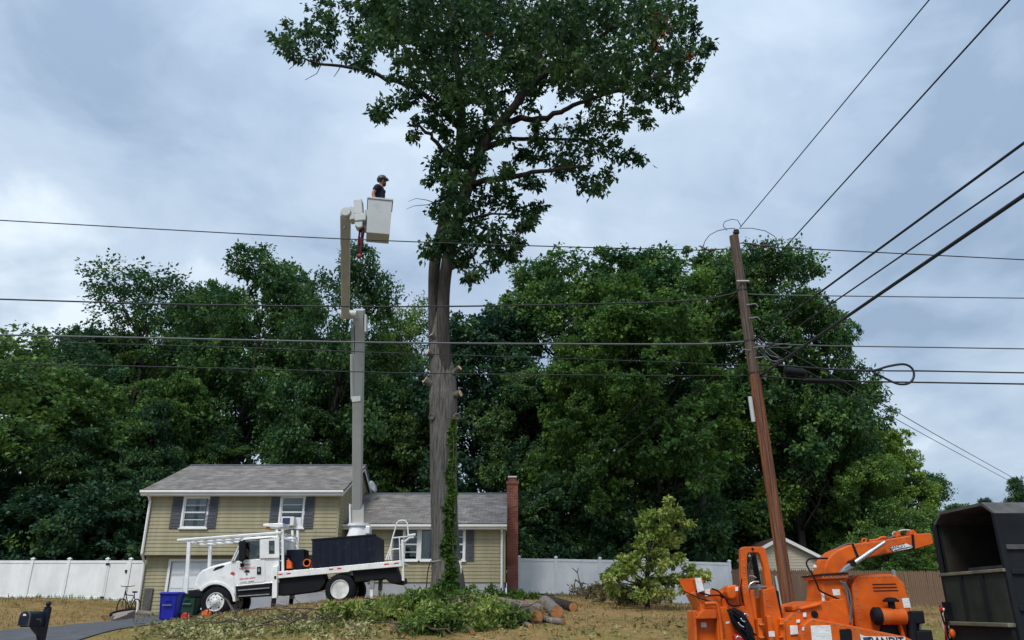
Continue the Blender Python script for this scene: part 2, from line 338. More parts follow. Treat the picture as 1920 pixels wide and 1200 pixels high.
def _ground(N, L, b, nt):
    tc = N.new('ShaderNodeTexCoord')
    def noise(s, d, r=0.6):
        n = N.new('ShaderNodeTexNoise'); n.inputs['Scale'].default_value = s; n.inputs['Detail'].default_value = d; n.inputs['Roughness'].default_value = r
        L.new(tc.outputs['Object'], n.inputs['Vector']); return n
    def ramp(src, st_):
        r = N.new('ShaderNodeValToRGB'); L.new(src, r.inputs[0]); e = r.color_ramp.elements
        e[0].position, e[0].color = st_[0][0], (*st_[0][1], 1); e[1].position, e[1].color = st_[-1][0], (*st_[-1][1], 1)
        for p, c in st_[1:-1]: k = e.new(p); k.color = (*c, 1)
        return r
    n1 = noise(0.33, 5); n2 = noise(4.5, 8, 0.7); n3 = noise(26, 5, 0.7)
    r1 = ramp(n1.outputs['Fac'], [(0.36, (0.23, 0.185, 0.065)), (0.47, (0.33, 0.235, 0.10)), (0.60, (0.40, 0.265, 0.125)), (0.72, (0.27, 0.21, 0.075))])
    n4 = noise(0.16, 3); gr = ramp(n4.outputs['Fac'], [(0.50, (0.0, 0.0, 0.0)), (0.68, (0.8, 0.8, 0.8))])
    gm = N.new('ShaderNodeMix'); gm.data_type = 'RGBA'; L.new(gr.outputs[0], gm.inputs[0]); L.new(r1.outputs[0], gm.inputs[6]); gm.inputs[7].default_value = (0.20, 0.22, 0.055, 1)
    r2 = ramp(n2.outputs['Fac'], [(0.3, (0.45, 0.42, 0.40)), (0.62, (1.05, 1.0, 0.95)), (0.75, (1.3, 1.25, 1.1))])
    mx = N.new('ShaderNodeMix'); mx.data_type = 'RGBA'; mx.blend_type = 'MULTIPLY'; mx.inputs[0].default_value = 0.8
    L.new(gm.outputs[2], mx.inputs[6]); L.new(r2.outputs[0], mx.inputs[7]); L.new(mx.outputs[2], b.inputs['Base Color'])
    b.inputs['Roughness'].default_value = 0.95; b.inputs['Specular IOR Level'].default_value = 0.1
    bp = N.new('ShaderNodeBump'); bp.inputs['Strength'].default_value = 0.9; bp.inputs['Distance'].default_value = 0.06
    L.new(n3.outputs['Fac'], bp.inputs['Height']); L.new(bp.outputs[0], b.inputs['Normal'])
node_mat('dry_lawn', _ground)
# ------------------------------------------------------------------ terrain
TX = [-62, -20, -13, -10, -6, -2, 3, 8, 20, 62]; TY = [14.3, 16, 18, 20, 22, 25, 28, 31, 34, 37, 42, 62]
TZ = [[.08,.5,.85,1.0,1.1,1.3,1.5,1.75,1.95,2.05,2.1,2.2], [.08,.5,.85,1.0,1.1,1.3,1.5,1.75,1.95,2.05,2.1,2.2],
      [.05,.5,.9,1.02,1.1,1.18,1.25,1.26,1.26,1.5,2.1,2.2], [.05,.55,.92,1.05,1.17,1.27,1.40,1.40,1.45,1.8,2.1,2.2],
      [.08,.7,1.08,1.38,1.58,1.80,1.88,1.95,2.0,2.1,2.15,2.2], [.1,.75,1.2,1.52,1.80,2.08,2.13,2.15,2.15,2.2,2.25,2.3],
      [.1,.75,1.12,1.38,1.58,1.78,1.9,2.0,2.1,2.2,2.3,2.3], [.1,.8,1.05,1.22,1.34,1.48,1.58,1.64,1.68,1.7,1.8,2.0],
      [.1,.8,1.03,1.18,1.3,1.43,1.53,1.6,1.65,1.68,1.8,2.0], [.1,.8,1.03,1.18,1.3,1.43,1.53,1.6,1.65,1.68,1.8,2.0]]
GX = np.arange(-62, 62.01, 0.5); GY = np.arange(14.3, 62.31, 0.5); _tz = np.array(TZ)
_a = np.array([np.interp(GY, TY, row) for row in _tz]); GZ = np.array([np.interp(GX, TX, _a[:, j]) for j in range(len(GY))])   # [y, x]
for _ in range(6):
    p = np.pad(GZ, 1, mode='edge'); g2 = (p[1:-1, 1:-1] * 2 + p[:-2, 1:-1] + p[2:, 1:-1] + p[1:-1, :-2] + p[1:-1, 2:]) / 6; g2[0] = GZ[0]; GZ = g2
_w = np.random.default_rng(5)
_n = _w.normal(0, 1, GZ.shape)
for _ in range(5):
    p = np.pad(_n, 1, mode='wrap'); _n = (p[1:-1, 1:-1] + p[:-2, 1:-1] + p[2:, 1:-1] + p[1:-1, :-2] + p[1:-1, 2:]) / 5
GZ[1:] += (_n / _n.std() * 0.018)[1:]
def gz(x, y):
    if y <= 14.3: return 0.0 if y < 14.25 else 0.06
    fx = min(max((x + 62) / 0.5, 0), len(GX) - 1.001); fy = min(max((y - 14.3) / 0.5, 0), len(GY) - 1.001)
    i, j = int(fx), int(fy); a, b = fx - i, fy - j
    return float((GZ[j, i]*(1-a) + GZ[j, i+1]*a)*(1-b) + (GZ[j+1, i]*(1-a) + GZ[j+1, i+1]*a)*b)
def ghit(px, py, y0=15.0, y1=60.0):                        # where a photo pixel meets the terrain
    Y = y0
    while Y < y1:
        p = at(px, py, Y)
        if p.z <= gz(p.x, Y): return Vector((p.x, Y, gz(p.x, Y)))
        Y += 0.05
    p = at(px, py, y1); return Vector((p.x, y1, gz(p.x, y1)))
def build_ground():
    xs = np.concatenate([[-1500, -500, -200, -100], GX, [100, 200, 500, 1500]])
    ys = np.concatenate([[-400, -60, -10, 5, 14.2], GY, [80, 140, 300, 2500]])
    V = []
    for j, y in enumerate(ys):
        for i, x in enumerate(xs):
            if j < 5: z = -0.004
            else:
                z = GZ[min(j - 5, len(GY) - 1), min(max(i - 4, 0), len(GX) - 1)]
            V.append((x, y, z))
    nx = len(xs); F = [(j*nx+i, j*nx+i+1, (j+1)*nx+i+1, (j+1)*nx+i) for j in range(len(ys)-1) for i in range(nx-1)]
    mb = MB(); mb.v = V; mb.f = F
    o = mb.build('ground', 'dry_lawn', smooth=True); tag(o, kind='structure')
    r = MB().box(-200, 200, -5, 14.12, -0.02, 0.004).build('road', 'asphalt'); tag(r, kind='structure')
    k = MB().box(-200, 200, 14.12, 14.27, -0.1, 0.1).build('kerb', 'concrete', bevel=0.02); tag(k, kind='structure')
    X = np.linspace(0, 1, 13); Yv = np.arange(14.3, 33.8, 0.45); V = []; F = []
    for y in Yv:
        xl = float(np.interp(y, [14, 27, 31, 34], [-12.7, -12.9, -14.4, -14.4])) + 0.10*math.sin(y*1.7)
        for u in X: x = xl + (-9.7-xl)*u; V.append((x, y, gz(x, y) + 0.025))
    n = len(X)
    for j in range(len(Yv)-1):
        for i in range(n-1): F.append((j*n+i, j*n+i+1, (j+1)*n+i+1, (j+1)*n+i))
    mb = MB(); mb.v = V; mb.f = F; d = mb.build('driveway', 'asphalt', smooth=True); tag(d, kind='structure')
build_ground()
# ------------------------------------------------------------------ house
def X_(px, py, Y): return at(px, py, Y).x
def Z_(py, Y): return at(960, py, Y).z
def siding(parent, x0, x1, y, z0, z1, step, openings, m_='siding', side=False, ztop=None):
    # lapped boards: each course is one board (split at the openings), lower edge proud
    n = max(1, round((z1 - z0) / step)); step = (z1 - z0) / n; cache = {}
    for k in range(n):
        a, b = z0 + k*step, z0 + (k+1)*step
        lim0, lim1 = x0, x1
        if ztop: lim0, lim1 = ztop(b - step*0.5, x0, x1)
        segs = [(lim0, lim1)]
        for (ox0, ox1, oz0, oz1) in openings:
            if oz0 < (a+b)/2 < oz1:
                ns = []
                for s0, s1 in segs:
                    if ox0 > s0 and ox0 < s1: ns.append((s0, ox0))
                    if ox1 > s0 and ox1 < s1: ns.append((ox1, s1))
                    if ox1 <= s0 or ox0 >= s1: ns.append((s0, s1))
                segs = ns
        for s0, s1 in segs:
            w = s1 - s0
            if w < 0.05: continue
            key = round(w, 2)
            if key not in cache:
                mb = MB()
                prof = [(0.004, 0), (-0.026, 0), (-0.026, 0.012), (-0.006, step*1.0), (0.004, step*1.0)]
                mb.prism([(0, yy, zz) for yy, zz in prof], (w, 0, 0))
                me = mb.mesh('siding_board'); me.materials.append(M(m_)); cache[key] = me
            if side: inst('siding_board', cache[key], parent, (y, s0, a), rot=(0, 0, math.pi/2))
            else: inst('siding_board', cache[key], parent, (s0, y, a))
def double_hung(house, x0, x1, z0, z1, y, cover='curtain', rails=True, ac=False, label=None):
    w = MB(); t = 0.085
    w.box(x0, x1, y-0.07, y+0.06, z0, z0+t).box(x0, x1, y-0.07, y+0.06, z1-t*1.1, z1)
    w.box(x0, x0+t, y-0.07, y+0.06, z0+t, z1-t*1.1).box(x1-t, x1, y-0.07, y+0.06, z0+t, z1-t*1.1)
    o = w.build('window', 'white_trim', house, bevel=0.008, label=label)
    MB().box(x0-0.04, x1+0.04, y-0.105, y-0.03, z0-0.035, z0+0.012).build('sill', 'white_trim', o)
    zm = (z0+z1)/2
    if rails:
        s = MB().box(x0+t, x1-t, y-0.035, y+0.02, zm-0.03, zm+0.03)
        for za, zb in ((z0+t, zm-0.03), (zm+0.03, z1-t*1.1)):
            s.box(x0+t, x0+t+0.035, y-0.03, y+0.015, za, zb).box(x1-t-0.035, x1-t, y-0.03, y+0.015, za, zb)
        s.each('sash', 'white_trim', o)
        mu = MB()
        for za, zb in ((z0+t, zm-0.03), (zm+0.03, z1-t*1.1)):
            mu.box(x0+t+0.035, x1-t-0.035, y-0.012, y-0.002, (za+zb)/2-0.012, (za+zb)/2+0.012)
        mu.each('glazing_bar', 'white_trim', o)
        for za, zb in ((z0+t, zm-0.03), (zm+0.03, z1-t*1.1)):
            MB().box(x0+t, x1-t, y+0.001, y+0.005, za, zb).build('pane', 'glass', o)
    else:
        MB().box(x0+t, x1-t, y+0.001, y+0.005, z0+t, z1-t*1.1).build('pane', 'glass', o)
    if cover == 'curtain':
        c = MB(); n = 14
        for sx0, sx1 in ((x0+t, x0+t+(x1-x0-2*t)*0.40), (x1-t-(x1-x0-2*t)*0.42, x1-t)):
            pts = [(sx0+(sx1-sx0)*k/n, y+0.12+0.02*math.sin(k*1.9)) for k in range(n+1)]
            c.add([(a, b, z0) for a, b in pts] + [(a, b, z1) for a, b in pts], [(k, k+1, n+2+k, n+1+k) for k in range(n)])
        c.each('curtain', 'curtain', o)
    elif cover == 'blind':
        c = MB(); zt = z1-t
        while zt > zm-0.12: c.box(x0+t, x1-t, y+0.09, y+0.115, zt-0.035, zt); zt -= 0.05
        c.each('blind_slat', 'blind', o)
    elif cover == 'drape':
        c = MB(); n = 10; sx0, sx1 = x0+t, x0+t+0.32
        pts = [(sx0+(sx1-sx0)*k/n, y+0.12+0.02*math.sin(k*1.9)) for k in range(n+1)]
        c.add([(a, b, z0) for a, b in pts] + [(a+0.05, b, z1) for a, b in pts], [(k, k+1, n+2+k, n+1+k) for k in range(n)]); c.build('curtain', 'curtain', o)
    MB().add([(x0+.02, y+0.55, z0), (x1-.02, y+0.55, z0), (x1-.02, y+0.55, z1), (x0+.02, y+0.55, z1)], [(0, 1, 2, 3)]).build('dark_room_panel', 'room_dark', o)  # near-black panel: its colour stands in for the unlit room behind the glass
    return o
def shutter(house, x0, x1, z0, z1, y):
    o = MB().box(x0, x1, y-0.065, y-0.03, z0, z1).build('shutter', 'shutter_slate', house, bevel=0.006)
    s = MB(); zm = (z0+z1)/2
    for a, b in ((z0+0.07, zm-0.04), (zm+0.04, z1-0.07)):
        k = a
        while k < b-0.05: s.add([(x0+.06, y-0.066, k), (x1-.06, y-0.066, k), (x1-.06, y-0.082, k+.03), (x0+.06, y-0.082, k+.03), (x0+.06, y-0.066, k+.05), (x1-.06, y-0.066, k+.05)], [(0,1,2,3),(3,2,5,4)]); k += 0.055
    tag(s.build('louvers', 'shutter_slate', o), kind='stuff')
def ramp_roof(house, x0, x1, yf, yr, yb, ze, zr, ov, name='roof'):
    mb = MB(); th = 0.09; dz = (zr-ze)/(yr-yf)
    # front and rear slopes as one closed folded slab
    P = [(yf, ze), (yr, zr), (yb, ze), (yb, ze-th), (yr, zr-th), (yf, ze-th)]
    mb.prism([(x0, a, b) for a, b in P], (x1-x0, 0, 0))
    r = mb.build(name, 'shingle', house)
    MB().prism([(x0-0.01, yr-0.16, zr-0.16*dz+0.02), (x0-0.01, yr, zr+0.035), (x0-0.01, yr+0.16, zr-0.16*dz+0.02), (x0-0.01, yr, zr+0.005)], (x1-x0+0.02, 0, 0)).build('ridge_cap', 'shutter_slate', r)
    return r
def house_build():
    YF = 33.0; H = thing('split_level_house', 'tan sided split-level house with grey shingle roof behind the bucket truck', 'house', (-8.0, YF+4, 1.6))
    x0, x1 = X_(283, 930, YF), X_(638, 930, YF); zb, ze = Z_(1041, YF), Z_(921, YF)
    YB = YF + 8.4; YR = YF + 4.2; zr = Z_(876, YR)
    w1 = (X_(342, 960, YF), X_(392, 960, YF), Z_(991, YF), Z_(931, YF)); w2 = (X_(524, 960, YF), X_(572, 960, YF), Z_(991, YF), Z_(930, YF))
    # upper storey shell with two window holes
    wall = MB(); t = 0.14
    def holed(mb, xa, xb, za, zc, y, ops):
        xs = sorted(set([xa, xb] + [o[0]+.03 for o in ops] + [o[1]-.03 for o in ops])); zs = sorted(set([za, zc] + [o[2]+.03 for o in ops] + [o[3]-.03 for o in ops]))
        for i in range(len(xs)-1):
            for j in range(len(zs)-1):
                cx, cz = (xs[i]+xs[i+1])/2, (zs[j]+zs[j+1])/2
                if any(o[0] < cx < o[1] and o[2] < cz < o[3] for o in ops): continue
                mb.box(xs[i], xs[i+1], y, y+t, zs[j], zs[j+1])
    holed(wall, x0, x1, zb, ze, YF, [w1, w2])
    wall.box(x0, x0+t, YF+t, YB, zb, ze).box(x0, x1, YB, YB+t, zb, ze).box(x0+t, x1-t, YF+t, YB, zb-0.0, zb+0.12)
    # right gable wall (faces +X) up to the ridge
    wall.prism([(x1, YF+t, zb), (x1, YB, zb), (x1, YB, ze), (x1, YR, zr-0.06), (x1, YF+t, ze+0.06)], (-t, 0, 0))
    wall.prism([(x0+t, YF+t, ze), (x0+t, YB, ze), (x0+t, YR, zr-0.06)], (-t, 0, 0))
    W = wall.build('wall', 'siding', H)
    siding(W, x0+0.06, x1-0.06, YF-0.004, zb+0.01, ze-0.02, 0.147, [w1, w2])
    dz = (zr-ze)/(YR-YF)
    def gable(z, a, b):
        if z <= ze: return a, b
        d = (z-ze)/dz; return a+d, b-d
    siding(W, YF+0.07, YB, x1+0.004, zb+0.01, zr-0.15, 0.147, [], side=True, ztop=gable)
    cb = MB().box(x0-0.03, x0+0.07, YF-0.045, YF+0.09, zb, ze).box(x1-0.06, x1+0.035, YF-0.045, YF+0.09, zb, ze); cb.each('corner_board', 'siding', W, bevel=0.005)
    double_hung(H, *w1, YF, 'curtain'); o2 = double_hung(H, *w2, YF, 'blind', label='upper window with white air conditioner in its lower sash')
    for a, b in ((322, 344), (386, 408)): shutter(H, X_(a, 960, YF), X_(b, 960, YF), w1[2], w1[3]-0.02, YF)
    for a, b in ((507, 526), (568, 589)): shutter(H, X_(a, 960, YF), X_(b, 960, YF), w2[2], w2[3]-0.02, YF)
    # air conditioner
    ax0, ax1, az0, az1 = X_(531, 980, YF), X_(565, 980, YF), w2[2]+0.085, w2[2]+0.45
    ac = MB().box(ax0, ax0+0.52, YF-0.30, YF+0.05, az0, az1).build('air_conditioner', 'white_trim', H, bevel=0.02)
    g = MB(); z = az0+0.05
    g.box(ax0+0.05, ax0+0.36, YF-0.306, YF-0.302, az0+0.05, az1-0.05).build('grille', 'decal_blue', ac)
    MB().box(ax0+0.52, ax1, YF-0.05, YF+0.0, az0, az1).build('side_panel', 'white_trim', ac)
    # roof, fascia, gutter
    R = ramp_roof(H, x0-0.25, x1+0.22, YF-0.42, YR, YB+0.42, ze-0.42*dz+0.16, zr+0.10, 0.4)
    zg = ze-0.42*dz+0.16
    gut = MB().prism([(x0-0.25, YF-0.42, zg-0.15), (x0-0.25, YF-0.55, zg-0.10), (x0-0.25, YF-0.55, zg-0.01), (x0-0.25, YF-0.52, zg-0.01), (x0-0.25, YF-0.52, zg-0.09), (x0-0.25, YF-0.43, zg-0.13)], (x1-x0+0.47, 0, 0))
    gut.build('gutter', 'white_trim', H); MB().box(x0-0.26, x1+0.23, YF-0.43, YF-0.36, zg+0.004, zg+0.035).build('drip_edge', 'room_dark', H)
    MB().box(x0-0.24, x1+0.21, YF-0.425, YF-0.395, zg-0.22, zg-0.095).box(x0-0.05, x1+0.05, YF-0.395, YF-0.03, zg-0.22, zg-0.20).each('fascia', 'white_trim', H)
    for s, xx in ((1, x1+0.14), (-1, x0-0.17)):
        rb = MB(); y0_, z0_ = YF-0.40, zg-0.10
        rb.prism([(xx, y0_, z0_), (xx, YR, zr), (xx, YR, zr-0.17), (xx, y0_, z0_-0.15)], (0.03, 0, 0)).prism([(xx, YB+0.40, z0_), (xx, YR, zr), (xx, YR, zr-0.17), (xx, YB+0.40, z0_-0.15)], (0.03, 0, 0))
        rb.each('rake_board', 'white_trim', H)
    # lower storey, set back under the overhang
    YL = YF + 0.42; gl = 1.15
    gd = (X_(315, 1100, YL), X_(432, 1100, YL), 1.26, Z_(1053, YL))
    lw = MB(); ftop = 2.30; xl1 = X_(640, 1040, YL)
    lw.box(x0+0.03, gd[0], YL, YL+t, gl, zb).box(gd[1], xl1, YL, YL+t, ftop, zb).box(gd[0], gd[1], YL, YL+t, gd[3], zb).box(x0+0.03, x0+t, YL+t, YB, gl, zb)
    LW = lw.build('lower_wall', 'siding', H)
    siding(LW, x0+0.1, gd[0]-0.09, YL-0.004, gl+0.05, zb-0.03, 0.147, [])
    siding(LW, gd[0]-0.09, xl1, YL-0.004, gd[3]+0.1, zb-0.03, 0.147, [])
    siding(LW, gd[1]+0.09, xl1, YL-0.004, ftop, gd[3]+0.1, 0.147, [])
    MB().box(gd[1]+0.02, xl1, YL-0.02, YL+t, 1.0, ftop).build('foundation', 'concrete', H)
    door = MB().box(gd[0], gd[1], YL+0.05, YL+0.10, gd[2], gd[3]).build('garage_door', 'vinyl_white', H)
    rows = 4; hh = (gd[3]-gd[2])/rows
    pm = MB()
    pw = (gd[1]-gd[0])/4
    pm.prism([(0.06, 0, 0.07), (pw-0.06, 0, 0.07), (pw-0.06, 0, hh-0.07), (0.06, 0, hh-0.07)], (0, -0.018, 0)); pme = pm.mesh('panel'); pme.materials.append(M('vinyl_white'))
    for r in range(rows):
        for c in range(4): inst('panel', pme, door, (gd[0]+c*pw, YL+0.049, gd[2]+r*hh))
    for r in range(1, rows): MB().box(gd[0], gd[1], YL+0.044, YL+0.052, gd[2]+r*hh-0.008, gd[2]+r*hh+0.008).build('seam', 'blind', door)
    MB().box(gd[0]-0.10, gd[0], YL-0.05, YL+0.1, gd[2], gd[3]+0.1).box(gd[1], gd[1]+0.1, YL-0.05, YL+0.1, gd[2], gd[3]+0.1).box(gd[0], gd[1], YL-0.05, YL+0.1, gd[3], gd[3]+0.1).each('door_trim', 'white_trim', H)
    ub = (X_(268, 1125, YL-0.08), X_(284, 1125, YL-0.08)); MB().box(ub[0], ub[1], YL-0.1, YL-0.03, Z_(1147, YL), Z_(1103, YL)).build('utility_panel', 'worn_grey', H, bevel=0.01)
    # downspout at the left corner
    ds = MB(); xd = x0+0.05
    ds.tube([(xd+0.02, YF-0.48, zg-0.12), (xd, YF-0.10, zg-0.42), (xd, YF-0.08, zb+0.05), (xd-0.02, YL-0.12, zb-0.25), (xd, YL-0.1, gl+0.40), (xd-0.10, YL-0.25, gl+0.28), (xd-0.45, YL-0.7, gl+0.14)], 0.055, 6)
    ds.build('downspout', 'white_trim', H)
    # ---- low wing on the right
    YW = 34.3; wx0, wx1 = x1+0.01, X_(946, 1040, YW); wz0, wze = Z_(1092, YW), Z_(983, YW); YR2 = YW+4.1; YB2 = YW+8.2; wzr = Z_(929, YR2)
    px0 = X_(693, 1040, YW)                                  # the entry recess lies left of here
    big = (X_(755, 1020, YW), X_(873, 1020, YW), Z_(1052, YW), Z_(990, YW))
    a = MB(); holed(a, px0, wx1, wz0, wze, YW, [big])
    a.box(px0, px0+t, YW+t, YW+1.5, wz0, wze).box(wx0, wx1, YB2, YB2+t, wz0, wze).box(wx0, px0, YW+1.5, YW+1.5+t, wz0, wze)
    a.prism([(wx1, YW+t, wz0), (wx1, YB2, wz0), (wx1, YB2, wze), (wx1, YR2, wzr-0.06), (wx1, YW+t, wze+0.05)], (-t, 0, 0))
    WW = a.build('wing_wall', 'siding', H)
    siding(WW, px0+0.03, wx1-0.05, YW-0.004, wz0+0.01, wze-0.05, 0.147, [big])
    dz2 = (wzr-wze)/(YR2-YW)
    def gable2(z, a_, b_):
        if z <= wze: return a_, b_
        d = (z-wze)/dz2; return a_+d, b_-d
    siding(WW, YW+0.06, YB2, wx1+0.004, wz0+0.01, wzr-0.15, 0.147, [], side=True, ztop=gable2)
    MB().box(wx1-0.06, wx1+0.035, YW-0.045, YW+0.09, wz0, wze).box(px0-0.03, px0+0.06, YW-0.045, YW+0.09, wz0, wze).each('corner_board', 'siding', WW)
    MB().box(wx0, wx1-0.02, YW+0.02, YB2, 1.7, wz0).build('foundation', 'concrete', H)
    # triple window
    bw = big[1]-big[0]; c1, c2 = big[0]+bw*0.27, big[1]-bw*0.27
    double_hung(H, big[0], c1, big[2], big[3], YW, 'none'); double_hung(H, c1, c2, big[2], big[3], YW, 'drape', rails=False, label='wide fixed middle window of the low wing'); double_hung(H, c2, big[1], big[2], big[3], YW, 'none')
    shutter(H, X_(739, 1020, YW), X_(755, 1020, YW)-0.0, big[2], big[3]-0.03, YW); shutter(H, X_(874, 1020, YW), X_(889, 1020, YW), big[2], big[3]-0.03, YW)
    # entry door in the recess
    dx0 = wx0+0.12; D = MB().box(dx0, dx0+0.92, YW+1.44, YW+1.5, wz0+0.05, wz0+2.1).build('entry_door', 'white_trim', H, bevel=0.01)
    MB().box(dx0+0.18, dx0+0.74, YW+1.42, YW+1.44, wz0+1.1, wz0+1.9).build('pane', 'glass', D)
    MB().ball((dx0+0.84, YW+1.41, wz0+1.0), 0.035).build('handle', 'chrome', D)
    ramp_roof(H, wx0, wx1+0.10, YW-0.42, YR2, YB2+0.42, wze-0.42*dz2+0.14, wzr+0.10, 0.4, name='wing_roof')
    zg2 = wze-0.42*dz2+0.14
    MB().prism([(wx0, YW-0.42, zg2-0.15), (wx0, YW-0.55, zg2-0.10), (wx0, YW-0.55, zg2-0.01), (wx0, YW-0.52, zg2-0.01), (wx0, YW-0.52, zg2-0.09), (wx0, YW-0.43, zg2-0.13)], (wx1-wx0+0.1, 0, 0)).build('gutter', 'white_trim', H)
    MB().box(wx0, wx1+0.09, YW-0.425, YW-0.395, zg2-0.20, zg2-0.095).box(wx0, wx1+0.05, YW-0.395, YW-0.03, zg2-0.20, zg2-0.18).each('fascia', 'white_trim', H)
    MB().box(wx0, wx1+0.11, YW-0.43, YW-0.36, zg2+0.004, zg2+0.035).build('drip_edge', 'room_dark', H)
    xx = wx1+0.06
    MB().prism([(xx, YW-0.40, zg2-0.10), (xx, YR2, wzr), (xx, YR2, wzr-0.17), (xx, YW-0.40, zg2-0.25)], (0.03, 0, 0)).build('rake_board', 'white_trim', H)
    xd = wx1-0.12
    MB().tube([(xd, YW-0.48, zg2-0.12), (xd, YW-0.10, zg2-0.40), (xd, YW-0.09, 2.2)], 0.05, 6).build('downspout', 'white_trim', H)
    # chimney on the gable end
    cx0, cx1 = wx1+0.08, wx1+0.60; cy = YW+2.6; czt = Z_(897, cy)
    ch = MB().box(cx0, cx1, cy, cy+1.1, 1.9, czt-0.25).box(cx0-0.04, cx1+0.04, cy-0.04, cy+1.14, czt-0.25, czt-0.12).build('chimney', 'brick', H)
    MB().box(cx0+0.10, cx1-0.10, cy+0.1, cy+1.0, czt-0.12, czt+0.06).build('flue', 'brick', ch)
    MB().box(cx0+0.05, cx1-0.05, cy+0.05, cy+1.05, czt+0.06, czt+0.12).build('chimney_cap', 'white_trim', ch)
    # satellite dish on the wing roof
    c = at(698, 913, 37.2); dd = MB(); n = 16
    ax = Vector((0.85, -0.35, 0.4)).normalized()
    dd.lathe(c, ax, [(0.0, 0.02), (0.015, 0.15), (0.05, 0.30), (0.056, 0.30), (0.02, 0.15), (0.006, 0.02)], 18)
    dish = dd.build('satellite_dish', 'dish_grey', H, smooth=True)
    MB().tube([c, c+Vector((-0.05, 0.05, -0.3)), (c.x-0.05, c.y+0.05, wzr-abs(c.y-YR2)*dz2)], 0.025, 6).tube([c-Vector((0, 0, 0.28)), c+ax*0.4], 0.012, 5).build('dish_mast', 'steel_grey', dish)
    return H
house_build()
# ------------------------------------------------------------------ fences
def vinyl_fence(name, label, pts, ztops, Y, skip_gate=None):
    x0 = at(pts[0], 1085, Y).x; F = thing(name, label, 'fence', (x0, Y, gz(x0, Y)))
    zb = None
    pm = MB().box(-0.065, 0.065, -0.065, 0.065, 0, 1.0).mesh('post'); pm.materials.append(M('vinyl_white'))
    cm = MB().add([(-.085,-.085,0),(.085,-.085,0),(.085,.085,0),(-.085,.085,0),(-.085,-.085,.035),(.085,-.085,.035),(.085,.085,.035),(-.085,.085,.035),(0,0,.10)],
                  [(0,3,2,1),(0,1,5,4),(1,2,6,5),(2,3,7,6),(3,0,4,7),(4,5,8),(5,6,8),(6,7,8),(7,4,8)]).mesh('post_cap'); cm.materials.append(M('vinyl_white'))
    P = []
    for p, zt in zip(pts, ztops):
        x = at(p, 1085, Y).x; z = gz(x, Y) - 0.1; P.append((x, zt))
        o = inst('post', pm, F, (x, Y, z), scale=(1, 1, zt + 0.05 - z)); c = inst('post_cap', cm, F, (x, Y, zt + 0.05))
    for i in range(len(P) - 1):
        (xa, za), (xb, zb_) = P[i], P[i+1]; g0, g1 = gz(xa, Y), gz(xb, Y); b0 = min(g0, g1) + 0.03
        gate = skip_gate == i
        xa += 0.066; xb -= 0.066
        q = MB().prism([(xa, Y-0.022, b0+0.10), (xb, Y-0.022, b0+0.10), (xb, Y-0.022, zb_-0.12), (xa, Y-0.022, za-0.12)], (0, 0.044, 0)).build('gate_panel' if gate else 'panel', 'vinyl_white', F)
        MB().prism([(xa, Y-0.045, za-0.12), (xb, Y-0.045, zb_-0.12), (xb, Y-0.045, zb_), (xa, Y-0.045, za)], (0, 0.09, 0)).build('rail', 'vinyl_white', F, bevel=0.006)
        MB().prism([(xa, Y-0.045, b0), (xb, Y-0.045, b0), (xb, Y-0.045, b0+0.12), (xa, Y-0.045, b0+0.12)], (0, 0.09, 0)).build('rail', 'vinyl_white', F, bevel=0.006)
        if gate:
            for zz in (b0+0.16, za-0.16): MB().box(xa-0.09, xa+0.09, Y-0.10, Y-0.066, zz-0.04, zz+0.04).build('hinge', 'black_plain', q, bevel=0.006)
            MB().box(xb-0.09, xb-0.01, Y-0.11, Y-0.046, za-0.55, za-0.42).build('latch', 'black_plain', q, bevel=0.006)
            MB().box(xa, xa+0.08, Y-0.05, Y+0.05, b0+0.121, za-0.121).box(xb-0.08, xb, Y-0.05, Y+0.05, b0+0.121, zb_-0.121).each('stile', 'vinyl_white', q)
    return F
YFl = 38.0
vinyl_fence('vinyl_fence', 'white vinyl fence with a black-hinged gate left of the house', [-230, -160, -88, -16, 55, 124, 196, 240, 275], [Z_(1051, YFl)]*9, YFl, skip_gate=6)
YFr = 39.0
vinyl_fence('vinyl_fence', 'white vinyl privacy fence running right from the brick chimney', [974, 1043, 1126, 1209, 1290, 1370], [Z_(1047, YFr), Z_(1048, YFr), Z_(1049.5, YFr), Z_(1051.5, YFr), Z_(1053, YFr), Z_(1055, YFr)], YFr)
def stockade():
    Y = 37.6; xa, xb = at(1374, 1100, Y).x, 25.0; F = thing('stockade_fence', 'brown wooden stockade fence behind the orange chipper', 'fence', (xa, Y, gz(xa, Y)))
    w = 0.095; me = MB().prism([(0, 0, 0), (w-0.010, 0, 0), (w-0.010, 0, 0.955), (w/2-0.005, 0, 1.0), (0, 0, 0.955)], (0, 0.022, 0)).mesh('picket')
    me.materials.append(M('picket_brown')); x = xa; k = 0
    while x < xb:
        zt = Z_(1066 + 4*(x-xa)/9, Y) + rnd.uniform(-0.018, 0.018); z0 = gz(x, Y)+0.02
        o = inst('picket', me, F, (x, Y + rnd.uniform(-0.006, 0.006), z0), rot=(0, rnd.uniform(-0.008, 0.008), 0), scale=(1, 1, zt-z0)); x += w
    zr = [gz(xa, Y)+0.35, gz(xa, Y)+1.45]
    for z in zr: MB().prism([(xa, Y+0.024, z), (xb, Y+0.024, z-0.1), (xb, Y+0.024, z-0.01), (xa, Y+0.024, z+0.09)], (0, 0.04, 0)).build('rail', 'picket_brown', F)
stockade()
